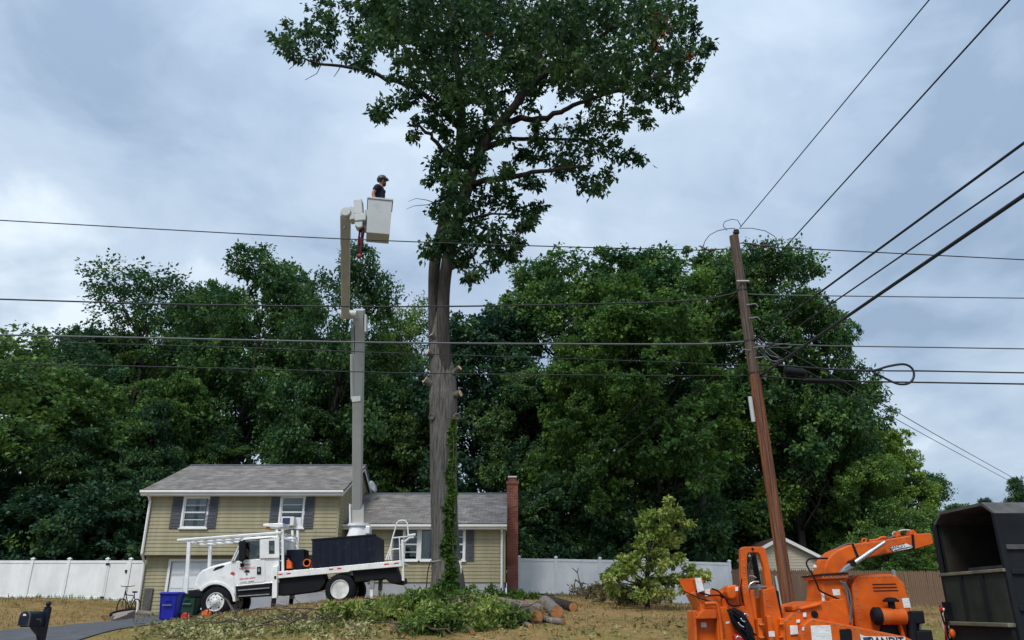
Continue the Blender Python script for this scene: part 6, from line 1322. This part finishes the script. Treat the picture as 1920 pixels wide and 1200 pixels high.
    # stubs left by sawn-off branches, pale where cut
    for px, py, dx, dz, r in ((806, 724, -0.30, 0.18, 0.14), (858, 742, 0.24, 0.05, 0.12), (858, 700, 0.22, 0.16, 0.10), (810, 668, -0.28, 0.10, 0.13), (812, 640, -0.2, 0.2, 0.10)):
        a = at(px+(8 if dx < 0 else -8), py, Y-0.15); d = Vector((dx, -0.12, dz)); s = MB().tube([a-d*0.6, a+d*0.4, a+d], [r*1.25, r, r*0.97], 10).build('branch_stub', 'oak_bark', T, smooth='auto'); dn = d.normalized()
        MB().lathe(a+d, dn, [(0, r*0.86), (0.006, r*0.84)], 12).build('saw_cut', 'cut_wood', s)
    for px, py in ((811, 782), (856, 782), (843, 790)): 
        a = at(px, py, Y-0.30); MB().lathe(a, (0.3 if px > 830 else -0.5, -1, 0), [(-0.1, 0.14), (0.05, 0.13), (0.09, 0.09), (0.04, 0.05)], 12).build('bark_knot', 'oak_bark', T, smooth=True)
    # crown clumps: photo x, y, radius in pixels
    big = [(760,20,62),(765,90,48),(830,40,66),(830,110,55),(900,30,70),(900,115,56),(970,40,66),(980,115,56),(1050,40,66),(1050,110,55),(1120,30,66),(1130,105,55),(1200,40,56),(1195,105,48),(1255,35,42),(1255,100,42),(700,55,46),(700,8,46),(850,170,46),(920,165,46),(1060,150,42),(1120,160,44),(1180,160,42)]
    mid = [(524,76,19),(550,92,20),(556,58,22),(586,38,28),(600,82,26),(642,58,38),(660,102,28),(622,14,34),(692,118,20),(575,108,14),(1300,88,26),(1322,92,13),(1288,138,24),(1250,150,36),(1285,22,28),(1308,60,16),(1270,165,18),(760,138,34),(800,160,34),(990,175,40),(1228,188,32),(1262,196,16),(1212,226,12),
           (720,206,18),(742,196,16),(770,188,18),(792,218,26),(815,208,28),(776,252,11),(832,292,18),(820,312,14),(812,338,12),(708,214,10),(850,240,40),(900,238,40),(872,300,30),(840,180,38),(935,205,30),
           (1066,250,28),(1105,238,34),(1150,218,36),(1012,258,20),(1002,290,22),(1040,288,26),(1090,280,32),(1132,262,30),(1080,328,30),(1108,346,20),(1130,352,14),(1050,318,20),(1182,292,16),(1200,296,8),(1152,284,17),(965,290,16),(1008,342,12),(984,346,14),(1140,330,12),(1195,205,20),
           (880,360,36),(842,368,24),(918,366,28),(948,366,18),(880,420,40),(840,430,32),(925,422,32),(968,398,24),(998,398,14),(1012,394,9),(850,468,26),(808,466,16),(798,474,9),(900,466,32),(938,470,24),(960,455,18),(900,505,17),(928,496,14),(828,400,18),(868,496,18),(975,430,12),(882,518,9),(955,480,11),(990,415,9)]
    cl = []
    def add(px, py, rp, dy):
        q = at(px, py, Y+dy); cl.append((q.x, q.y, q.z, rp*at(961, py, Y+dy).x))
    for px, py, r in big:
        for dy in (-3.8, -1.2, 1.4, 3.8): add(px+rng.normal(0, 7), py+rng.normal(0, 7), r*0.86, dy+rng.normal(0, 0.6))
    for px, py, r in mid:
        add(px, py, r*0.98, rng.normal(0, 0.5)-0.7)
        if r >= 18: add(px+rng.normal(0, 5), py+rng.normal(0, 5), r*0.9, rng.normal(0, 0.6)+0.7)
    for px, py, r in ((845,400,20),(858,375,22),(862,345,22),(868,325,20),(880,310,22),(895,290,22),(850,450,20),(838,460,16),(865,270,24),(880,255,24),(855,215,26),(905,215,28),(870,440,24),(830,445,14),(850,330,20),(845,305,16),(890,395,26),(1000,235,10),(945,255,18),(930,330,20),(955,320,14),(880,180,30)): add(px, py, r, -1.2+rng.normal(0, 0.25))
    for i in range(46):                                    # the crown goes on above the picture
        px = rng.uniform(720, 1240); py = rng.uniform(-230, -20); add(px, py, rng.uniform(38, 58)*(1-0.0012*max(0, -py-100)), rng.normal(0, 3.0))
    cl = np.array(cl); c, d = clump_points(cl, 440, rng, spray=0.36, squash=0.85, shell=0.25, smin=0.11)
    me = leaf_mesh('crown', c, d, 0.20, 0.112, rng, droop=0.35, upn=0.6); me.materials.append(M('oak_leaf')); o = bpy.data.objects.new('crown', me); C.objects.link(o); o.parent = T; o.matrix_parent_inverse = Matrix.Translation(-Vector(T.location))
    # a few dead reddish sprigs
    cl2 = []
    for px, py in ((1282, 104), (1236, 40), (1247, 62), (930, 60), (1232, 85)): q = at(px, py, Y-3.4); cl2.append((q.x, q.y, q.z, 0.22))
    c, d = clump_points(np.array(cl2), 900, rng); me = leaf_mesh('dead_sprig', c, d, 0.17, 0.10, rng); mat('dead_leaf', (0.20, 0.07, 0.03), 0.9, nscale=8, namt=0.4); me.materials.append(M('dead_leaf')); o = bpy.data.objects.new('dead_sprigs', me); C.objects.link(o); o['kind'] = 'stuff'; o.parent = T; o.matrix_parent_inverse = Matrix.Translation(-Vector(T.location))
    # ivy climbing the right side of the trunk
    I = thing('ivy', 'green ivy climbing the right side of the big trunk', 'ivy', (b.x+0.3, Y-0.5, g)); ps = []; ds = []
    cx = lambda py: float(np.interp(py, [635, 715, 832, 980, 1040, 1085, 1125], [828, 831, 832, 833, 835, 838, 838])); hw = lambda py: float(np.interp(py, [635, 690, 760, 980, 1040, 1085, 1125], [17, 21, 25, 26, 27.5, 31, 36]))
    for i in range(2300):
        py = 1110-330*rng.random()**1.15; t = (1110-py)/330; lo = np.interp(t, [0, 0.08, 0.25, 0.7, 1], [-0.8, 0.0, -0.05, 0.36, 0.62]); hi = np.interp(t, [0, 0.1, 0.4, 1], [0.8, 0.62, 0.72, 0.88]); lo += 0.12*math.sin(py*0.09); hi += 0.08*math.sin(py*0.13+1)
        s = rng.uniform(lo, min(hi, 1.0)); h = hw(py); q = at(cx(py), py, Y); r = h*at(961, py, Y).x*(1.0+0.06*rng.random()); ang = math.asin(max(-1, min(1, s))); ps.append((q.x+r*math.sin(ang), q.y-r*math.cos(ang), q.z)); ds.append((math.sin(ang), -math.cos(ang), 0.2))
    ps, ds = np.array(ps), np.array(ds); me = leaf_mesh('leaves', ps, ds, 0.115, 0.10, rng, droop=0.7, upn=0.2); me.materials.append(M('ivy_leaf')); o = bpy.data.objects.new('leaves', me); C.objects.link(o); o.parent = I; o.matrix_parent_inverse = Matrix.Translation(-Vector(I.location)); o['kind'] = 'stuff'
    st_ = MB(); st_.tube([at(846+5*math.sin(k*0.8), 1105-k*27, Y-0.44) for k in range(12)], [0.03-0.0018*k for k in range(12)], 6).build('stem', 'twig_bark', I)
    # rope tied round the trunk
    rp = thing('trunk_rope', 'grey rope tied round the foot of the big trunk', 'rope', at(835, 1054, Y)); q = at(835.5, 1053, Y); r = 28.5*at(961, 1053, Y).x
    MB().tube([(q.x+r*math.cos(2*math.pi*k/28), Y+r*math.sin(2*math.pi*k/28), q.z+0.02*math.sin(k)) for k in range(29)], 0.022, 7).build('loop', 'rope_grey', rp); k0 = at(862, 1055, Y-0.2)
    MB().ball(k0, (0.06, 0.05, 0.06)).tube([k0, k0+Vector((0.05, -0.05, -0.15)), k0+Vector((0.04, -0.03, -0.35))], 0.025, 6).build('knot', 'decal_white', rp); a = at(806, 1055, Y-0.2)
    MB().tube([a, a+Vector((-0.06, 0, -0.3)), a+Vector((-0.08, 0, -0.75))], 0.018, 6).build('loose_end', 'wire_black', rp)
big_oak()
# ------------------------------------------------------------------ small pale tree on the lawn
def leaf_part(name, c, d, L, W, m_, parent, rng, droop=0.3, upn=0.7, kind=None):
    me = leaf_mesh(name, np.asarray(c)-np.array(wloc(parent)), np.asarray(d), L, W, rng, droop, upn); me.materials.append(M(m_)); o = bpy.data.objects.new(name, me); C.objects.link(o); o.parent = parent
    if kind: o['kind'] = kind
    return o
def small_tree():
    Y = 23.5; rng = np.random.default_rng(31); b = at(1212, 1120, Y); g = gz(b.x, Y); T = thing('dogwood_tree', 'small pale yellow-green tree on the lawn before the white fence', 'tree', (b.x, Y, g))
    base = Vector((b.x, Y, g-0.15)); mb = MB()
    mb.tube([base, at(1213, 1085, Y), at(1217, 1050, Y), at(1222, 1010, Y), at(1230, 970, Y)], [0.085, 0.07, 0.05, 0.035, 0.015], 8)
    spots = [(1225,962,22),(1205,975,18),(1250,958,16),(1270,972,18),(1288,980,14),(1240,985,22),(1215,1000,22),(1200,1018,18),(1235,1010,20),(1255,1000,16),(1262,1022,16),(1215,1030,22),(1240,1035,20),(1190,1046,20),(1165,1058,22),(1150,1076,18),(1140,1088,14),(1180,1070,26),(1210,1060,26),(1240,1060,26),(1270,1050,20),(1290,1065,18),(1305,1078,15),(1318,1084,9),(1190,1095,24),(1220,1090,26),(1250,1085,24),(1280,1088,16),(1165,1100,16),(1150,1105,12),(1230,1112,18),(1200,1115,16),(1255,1108,14)]
    cl = []
    for px, py, r in spots:
        for k in range(2):
            dy = rng.normal(0, 0.75); q = at(px+rng.normal(0, 2), py+rng.normal(0, 2), Y+dy); cl.append((q.x, q.y, q.z, r*0.90*at(961, py, Y).x)); 
            s = at(1214+(px-1214)*0.12, min(1098, py+30), Y); mb.tube([s, (s+q)/2+Vector((0, 0, -0.03)), q], [0.022, 0.014, 0.006], 5)
    mb.build('trunk', 'dark_bark', T, smooth=True)
    cl += [(x+rng.normal(0, 0.22), y+rng.normal(0, 0.3), z+rng.normal(0, 0.16), r*0.5) for x, y, z, r in list(cl)[::2]]
    c, d = clump_points(np.array(cl)*np.array([1, 1, 1, 0.70]), 215, rng, spray=0.55, squash=0.6, smin=0.05); leaf_part('crown', c, d, 0.115, 0.075, 'fresh_leaf', T, rng)
small_tree()
# ------------------------------------------------------------------ cut brush and logs
def brush(name, label, region, n, per, leaf, rng, hmax, sticks, L=0.15, W=0.09, rcl=(0.16, 0.34), squash=0.6):
    a = ghit(*region[0]); T = thing(name, label, 'brush pile', a); cl = []; mb = MB(); poly = region
    xs = [p[0] for p in poly]; ys = [p[1] for p in poly]
    def inside(x, y):
        c = False; j = len(poly)-1
        for i in range(len(poly)):
            if (poly[i][1] > y) != (poly[j][1] > y) and x < (poly[j][0]-poly[i][0])*(y-poly[i][1])/(poly[j][1]-poly[i][1])+poly[i][0]: c = not c
            j = i
        return c
    k = 0
    while len(cl) < n and k < n*60:
        k += 1; px, py = rng.uniform(min(xs), max(xs)), rng.uniform(min(ys), max(ys))
        if not inside(px, py): continue
        g = ghit(px, py); hh = hmax*(0.35+0.65*(0.5+0.5*math.sin(g.x*2.3+1.1)*math.cos(g.x*1.1+g.y*1.7))); cl.append((g.x, g.y, g.z+rng.uniform(0.01, max(0.02, hh)), rng.uniform(*rcl)))
    cl = np.array(cl); c, d = clump_points(cl, per, rng, spray=0.55, squash=squash, shell=0.2)
    for i in range(len(c)):
        z = gz(c[i, 0], c[i, 1]); c[i, 2] = max(c[i, 2], z+0.008+0.02*rng.random())
    leaf_part('leaves', c, d, L, W, leaf, T, rng, droop=0.1, upn=0.5, kind='stuff')
    for i in range(sticks):
        x, y, z, r = cl[rng.integers(len(cl))]; an = rng.uniform(0, 6.28); l = rng.uniform(0.5, 1.6); e = (x+l*math.cos(an), y+l*math.sin(an)*0.6); s0 = (x, y, gz(x, y)+rng.uniform(0.02, 0.3)); s1 = (e[0], e[1], gz(*e)+rng.uniform(0.03, 0.5))
        q = MB(); limb(q, s0, s1, rng.uniform(0.012, 0.035), 0.006, rng, n=5, wob=0.12, sides=5); q.build('branch', 'twig_bark', T)
    return T
rg = np.random.default_rng(77)
brush('brush_pile', 'green leafy brush pile in front of the truck rear wheel', [(598, 1160), (640, 1150), (690, 1138), (742, 1142), (745, 1164), (690, 1172), (620, 1168)], 40, 2800, 'cut_leaf', rg, 0.36, 18, L=0.115, W=0.05, rcl=(0.10, 0.32))
brush('brush_pile', 'large green brush pile at the foot of the felled oak', [(735, 1160), (770, 1142), (830, 1136), (900, 1138), (985, 1150), (1000, 1168), (960, 1178), (880, 1188), (800, 1192), (740, 1182)], 84, 2600, 'cut_leaf', rg, 0.50, 40, L=0.12, W=0.055, rcl=(0.10, 0.34))
brush('brush_pile', 'dull olive brush heap under the small pale tree', [(1085, 1122), (1120, 1112), (1190, 1112), (1260, 1114), (1300, 1116), (1300, 1132), (1230, 1136), (1150, 1138), (1085, 1132)], 100, 1500, 'dry_leaf', rg, 0.62, 44, L=0.11, W=0.05)
brush('brush_pile', 'low scatter of cut leaves on the slope left of the large pile', [(290, 1190), (340, 1172), (420, 1162), (520, 1156), (600, 1160), (700, 1178), (720, 1196), (560, 1198), (400, 1199), (300, 1199)], 70, 380, 'cut_leaf_pale', rg, 0.02, 26, L=0.10, W=0.05, rcl=(0.18, 0.45), squash=0.12)
brush('brush_pile', 'pale wilted leaves lying on top of the large brush pile', [(850, 1148), (920, 1142), (935, 1158), (860, 1166)], 14, 1200, 'cut_leaf_pale', rg, 0.45, 2, L=0.11, W=0.06, rcl=(0.12, 0.2))
brush('ground_plants', 'low bright green plants at the foot of the brick chimney', [(940, 1122), (960, 1114), (1000, 1116), (1010, 1124), (980, 1128)], 12, 1300, 'ivy_leaf', rg, 0.15, 0, L=0.13, W=0.08, rcl=(0.16, 0.28))
brush('ground_plants', 'leafy plants against the bare foot of the big trunk', [(780, 1116), (800, 1112), (870, 1112), (892, 1118), (870, 1124), (800, 1124)], 18, 1300, 'ivy_leaf', rg, 0.2, 0, L=0.13, W=0.085, rcl=(0.16, 0.24))
def log(label, p0, p1, r, cut='cut_wood', m_='log_bark', lift=0.0, twist=None):
    a, b = ghit(*p0), ghit(*p1); a.z += r*0.85+lift; b.z += r*0.85; n = 6
    T = thing('log', label, 'log', (b.x, b.y, b.z-r), 'sawn logs by the brush pile'); rr = [r*(1.06-0.02*k+rnd.uniform(-.05, .05)) for k in range(n+1)]; rr[-1] = r
    MB().tube([a+(b-a)*k/n+Vector((0, 0, rnd.uniform(-.01, .01))) for k in range(n+1)], rr, 16).build('bark', m_, T, smooth='auto'); d = (b-a).normalized()
    MB().lathe(b, d, [(-0.01, r*0.90), (0.006, r*0.88)], 16).build('cut_face', cut, T); MB().lathe(b, d, [(0.0, r*0.45), (0.009, r*0.43)], 16).build('heartwood', 'cut_wood_red', T); MB().lathe(a, -d, [(-0.01, r*0.92), (0.006, r*0.9)], 16).build('cut_face', cut, T)
log('long grey log with round pale cut end right of the brush pile', (925, 1132), (1020, 1148), 0.105); log('thick log with orange-brown cut end in the log heap', (1022, 1140), (1045, 1160), 0.165, 'cut_wood_red'); log('dark log lying behind the thick orange-ended log', (1030, 1134), (1075, 1147), 0.13, 'cut_wood_red', 'limb_bark')
log('short round brown log chunk at the end of the brush pile', (990, 1160), (1006, 1170), 0.17, 'cut_wood_red', 'twig_bark'); log('thin pale log lying in front of the log heap', (1008, 1164), (1057, 1173), 0.075, 'cut_wood_red'); log('tiny sawn branch stub at the right foot of the brush pile', (980, 1172), (994, 1178), 0.055)
log('barkless broken stick with reddish end below the brush pile', (868, 1170), (886, 1192), 0.06, 'cut_wood_red', 'twig_bark')
def branch(label, pts, r, m_='limb_bark', forks=()):
    P_ = [ghit(a, b)+Vector((0, 0, h)) for a, b, h in pts]; T = thing('fallen_branch', label, 'branch', P_[0], 'loose branches on the lawn'); q = MB(); q.tube(P_, [r*(1-0.7*k/(len(P_)-1)) for k in range(len(P_))], 7); q.build('stem', m_, T, smooth=True)
    for f in forks: q = MB(); Q = [ghit(a, b)+Vector((0, 0, h)) for a, b, h in f]; q.tube(Q, [r*0.55*(1-0.6*k/(len(Q)-1)) for k in range(len(Q))], 6); q.build('fork', m_, T)
branch('bare branch leaning against the front wheel of the truck', [(446, 1166, 0.02), (436, 1160, 0.18), (422, 1160, 0.45), (404, 1160, 0.62)], 0.045, 'twig_bark', [[(442, 1165, 0.05), (455, 1163, 0.08), (470, 1158, 0.05)]])
branch('long dark branch on the slope below the truck bed', [(505, 1170, 0.03), (540, 1166, 0.06), (590, 1164, 0.05), (640, 1160, 0.1)], 0.04, 'limb_bark', [[(540, 1166, 0.06), (520, 1160, 0.2), (508, 1156, 0.25)], [(590, 1164, 0.05), (612, 1155, 0.18)]])
branch('second branch lying beside the brush pile by the truck', [(520, 1178, 0.03), (570, 1175, 0.05), (625, 1173, 0.06)], 0.03, 'twig_bark'); branch('crooked dark branch sticking up before the white fence', [(1100, 1128, 0.1), (1088, 1126, 0.55), (1080, 1124, 0.62), (1076, 1123, 0.35)], 0.035, 'limb_bark', [[(1088, 1126, 0.55), (1084, 1124, 0.85), (1086, 1123, 1.0)], [(1086, 1126, 0.55), (1105, 1126, 0.50)], [(1084, 1124, 0.85), (1074, 1124, 1.0)]])
branch('thin dark branch lying level before the white fence', [(998, 1124, 0.10), (1012, 1124, 0.16), (1030, 1124, 0.12), (1048, 1124, 0.14)], 0.03, 'limb_bark', [[(1020, 1124, 0.14), (1034, 1124, 0.05)]])
# ------------------------------------------------------------------ litter and grass on the slope
def litter():
    rng = np.random.default_rng(55)
    def pts(n, px, py, dens=None):
        out = []
        for _ in range(n): g = ghit(rng.uniform(*px), rng.uniform(*py)); out.append((g.x, g.y, g.z+rng.uniform(0.005, 0.04)))
        return np.array(out)
    def scatter(label, c, L, W, m_, upn, droop, name, cat):
        d = unit(rng.normal(0, 1, c.shape)*np.array([1, 1, 0.15])); me = leaf_mesh(name, c, d, L, W, rng, droop, upn); me.materials.append(M(m_)); o = bpy.data.objects.new(name, me); C.objects.link(o); tag(o, label, cat, kind='stuff')
    c = np.concatenate([pts(1900, (250, 760), (1150, 1200)), pts(800, (760, 1310), (1125, 1200))]); scatter('fallen green and pale leaves strewn over the dry slope', c, 0.11, 0.065, 'cut_leaf_pale', 1.2, 0.0, 'fallen_leaves', 'leaves')
    # dry grass: short blades in tufts
    n = 9000; x = rng.uniform(-24, 24, n); y = 14.6+rng.random(n)**0.9*24; keep = ~((x > -13.2) & (x < -9.4)); x, y = x[keep], y[keep]; m = 6
    X = np.repeat(x, m)+rng.normal(0, 0.10, len(x)*m); Yv = np.repeat(y, m)+rng.normal(0, 0.10, len(x)*m); Z = np.array([gz(a, b) for a, b in zip(X, Yv)]); c = np.stack([X, Yv, Z-0.01], 1)
    d = unit(np.stack([rng.normal(0, 0.35, len(X)), rng.normal(0, 0.35, len(X)), np.ones(len(X))], 1)); me = leaf_mesh('lawn_grass', c, d*2.0, 0.10, 0.018, rng, -0.6, 0.0); me.materials.append(M('grass_blade')); o = bpy.data.objects.new('lawn_grass', me); C.objects.link(o); tag(o, 'short dry brown grass over the sloping lawn', 'grass', kind='stuff')
def weeds():
    rng = np.random.default_rng(91); P_ = []
    for x0, x1, Y in ((-27, -16.2, 37.9), (0.6, 10.6, 38.9), (10.2, 25, 37.5)):
        for _ in range(int((x1-x0)*26)): x = rng.uniform(x0, x1); y = Y-rng.random()**2*0.35; P_.append((x, y, gz(x, y)-0.01))
    c = np.array(P_); d = unit(np.stack([rng.normal(0, 0.3, len(c)), rng.normal(0, 0.3, len(c)), np.ones(len(c))], 1)); me = leaf_mesh('fence_weeds', c, d*2, 0.20, 0.035, rng, -0.6, 0.0); me.materials.append(M('cut_leaf')); o = bpy.data.objects.new('fence_weeds', me); C.objects.link(o); tag(o, 'thin line of weeds along the foot of the fences', 'weeds', kind='stuff')
litter(); weeds()
# ------------------------------------------------------------------ small things
def gas_can():
    p = at(537, 1068, 27.75); T = thing('gas_can', 'orange fuel can standing on the truck bed behind the cab', 'gas can', p)
    MB().pxp([(528.5, 1067), (528.5, 1054), (532, 1050.5), (541, 1050), (546, 1055), (546.5, 1065.5)], 27.62, 27.85).build('body', 'saw_orange', T, bevel=0.02); MB().tube([at(531, 1052, 27.73), at(533, 1047.5, 27.73), at(540, 1047.5, 27.73), at(543, 1052, 27.73)], 0.018, 6).build('handle', 'saw_orange', T); MB().tube([at(530, 1052, 27.73), at(529, 1048, 27.73)], 0.022, 7).build('spout', 'black_plain', T)
gas_can()
def reel():
    p = at(575, 1064, 27.72); T = thing('hose_reel', 'round orange cable reel on the truck bed before the black box', 'reel', p); c = at(575, 1055, 27.62)
    MB().lathe(c, (0, 1, 0), [(0, 0.13), (0.015, 0.13), (0.015, 0.095), (0, 0.095)], 20).lathe(c+Vector((0, 0.16, 0)), (0, 1, 0), [(0, 0.13), (0.015, 0.13)], 20).each('flange', 'saw_orange', T); MB().lathe(c+Vector((0, 0.015, 0)), (0, 1, 0), [(0, 0.10), (0.14, 0.10)], 18).build('coil', 'black_plain', T)
    MB().tube([c+Vector((-.13, 0.08, -0.17)), c+Vector((-.15, 0.08, 0.1)), c+Vector((0, 0.08, 0.19)), c+Vector((.15, 0.08, 0.1)), c+Vector((.13, 0.08, -0.17))], 0.014, 6).build('stand', 'black_plain', T)
reel()
def saw(px, py, Y, label, m_, k=0.72):
    p = at(px, py, Y); x = p.x; z = gz(x, Y)+0.02; T = thing('chainsaw', label, 'chainsaw', (x, Y, z), 'saws lying by the front wheel')
    def q(a, b, c): return (x+a*k, Y+b*k, z+c*k)
    MB().prism([q(-.15, -.1, 0), q(.16, -.1, 0), q(.20, -.1, .10), q(.12, -.1, .22), q(-.06, -.1, .24), q(-.16, -.1, .14)], (0, 0.2*k, 0)).build('body', m_, T, bevel=0.02)
    MB().tube([q(.10, -.12, .05), q(.12, -.12, .26), q(.10, 0, .30), q(.12, .12, .26)], 0.012, 6).tube([q(-.15, 0, .20), q(-.28, 0, .20), q(-.30, 0, .06), q(-.15, 0, .03)], 0.015, 6).each('handle', 'black_plain', T)
    MB().prism([q(.18, -.012, .04), q(.62, -.012, .05), q(.66, -.012, .09), q(.62, -.012, .12), q(.18, -.012, .12)], (0, 0.015, 0)).build('guide_bar', 'black_plain', T)
saw(347, 1160, 24.6, 'red chainsaw on the ground before the green bin', 'red'); saw(386, 1158, 24.9, 'orange chainsaw half hidden in leaves at the front wheel', 'saw_orange')
def bicycle():
    Y = 32.0; b = at(256, 1140, Y); z = gz(b.x, Y); T = thing('bicycle', 'dark bicycle leaning at the left corner of the house', 'bicycle', (b.x, Y, z)); x = b.x; d = Vector((0.10, 0.99, 0)).normalized(); r = 0.30
    A = Vector((x-0.35, Y-0.5, z+r)); B_ = A+d*0.98; up = Vector((0, 0, 1))
    for c in (A, B_):
        w = MB().tube([c+(d*math.cos(2*math.pi*k/24)+up*math.sin(2*math.pi*k/24))*r for k in range(25)], 0.022, 6).build('wheel', 'black_plain', T); sp = MB()
        for k in range(8): sp.tube([c, c+(d*math.cos(math.pi*k/4)+up*math.sin(math.pi*k/4))*r], 0.003, 3)
        sp.build('spoke', 'steel_grey', w)
    bb = A+d*0.5+up*(-0.03); hd = A+d*0.12+up*0.50; st_ = B_-d*0.24+up*0.42; f = MB()
    for p, q in ((bb, hd), (bb, st_), (hd-up*0.05, st_), (B_, bb), (B_, st_), (hd+up*0.12-d*0.03, A), (st_, st_+up*0.12-d*0.02)): f.tube([p, q], 0.018, 6)
    f.build('frame', 'mailbox_black', T); s = Vector((d.y, -d.x, 0)); h = hd+up*0.25-d*0.04
    MB().tube([hd, h], 0.016, 6).tube([h-s*0.28-d*-0.1+up*0.03, h-s*0.15, h, h+s*0.15, h+s*0.28+d*0.1+up*0.03], 0.014, 6).build('handlebar', 'black_plain', T); MB().ball(st_+up*0.14, (0.12, 0.10, 0.035)).build('saddle', 'black_plain', T, smooth=True); MB().box(bb.x-0.06, bb.x+0.06, bb.y-0.12, bb.y+0.12, bb.z-0.02, bb.z+0.0).build('pedal', 'black_plain', T)
bicycle()
def bed_pad():
    c = ghit(204, 1163); T = thing('landscape_bed', 'grey gravel bed with dark curved edging left of the house corner', 'garden bed', c); n = 14; R = 0.52; P_ = []
    for k in range(n+1):
        a = math.radians(100+130*k/n); P_.append(Vector((c.x+0.35+R*math.cos(a), c.y+0.6+1.5*R*math.sin(a)*0.9, 0)))
    P_.append(Vector((c.x+0.42, c.y+0.4, 0))); P_.append(Vector((c.x+0.42, c.y-0.6, 0))); ym = min(p.y for p in P_); V = [Vector((p.x, p.y, gz(p.x, p.y)+0.05+0.12*(p.y-ym))) for p in P_]
    MB().prism(V, (0, 0, -0.7)).build('gravel', 'pad_stone', T); MB().tube([p+Vector((0, 0, 0.02)) for p in V[:n+1]], 0.045, 6).build('edging', 'black_plain', T, smooth=True)
bed_pad()
def rubble():
    rr = random.Random(3)
    for i, (px, py, lab) in enumerate(((262, 1152, 'pale fieldstone beside the downspout foot'), (272, 1154, 'brown fieldstone between the other two stones'), (281, 1151, 'flat grey fieldstone under the wall panel'))):
        p = at(px, py, 32.6); z = gz(p.x, 32.6); mb = MB().ball((p.x, 32.6, z+0.07), (0.17, 0.14, 0.11), 9, 6); mb.v = [(x+rr.uniform(-.02, .02), y+rr.uniform(-.02, .02), q+rr.uniform(-.015, .015)) for x, y, q in mb.v]
        o = mb.build('fieldstone', 'pad_stone', loc=(p.x, 32.6, z)); tag(o, lab, 'stone', 'stones at the house corner')
rubble()
def finial_post():
    Y = 41.5; p = at(978, 1045, Y); z = gz(p.x, Y); zt = at(978, 1029, Y).z; T = thing('garden_lantern', 'small white lantern-topped post peeking over the vinyl fence', 'lantern', (p.x, Y, z))
    MB().box(p.x-.06, p.x+.06, Y-.06, Y+.06, z, zt-.45).build('post', 'white_trim', T); MB().lathe((p.x, Y, zt-.45), (0, 0, 1), [(0, .13), (.04, .13), (.05, .10), (.30, .07), (.32, .11), (.40, .03), (.45, .01)], 10).build('lantern_head', 'white_trim', T)
finial_post()
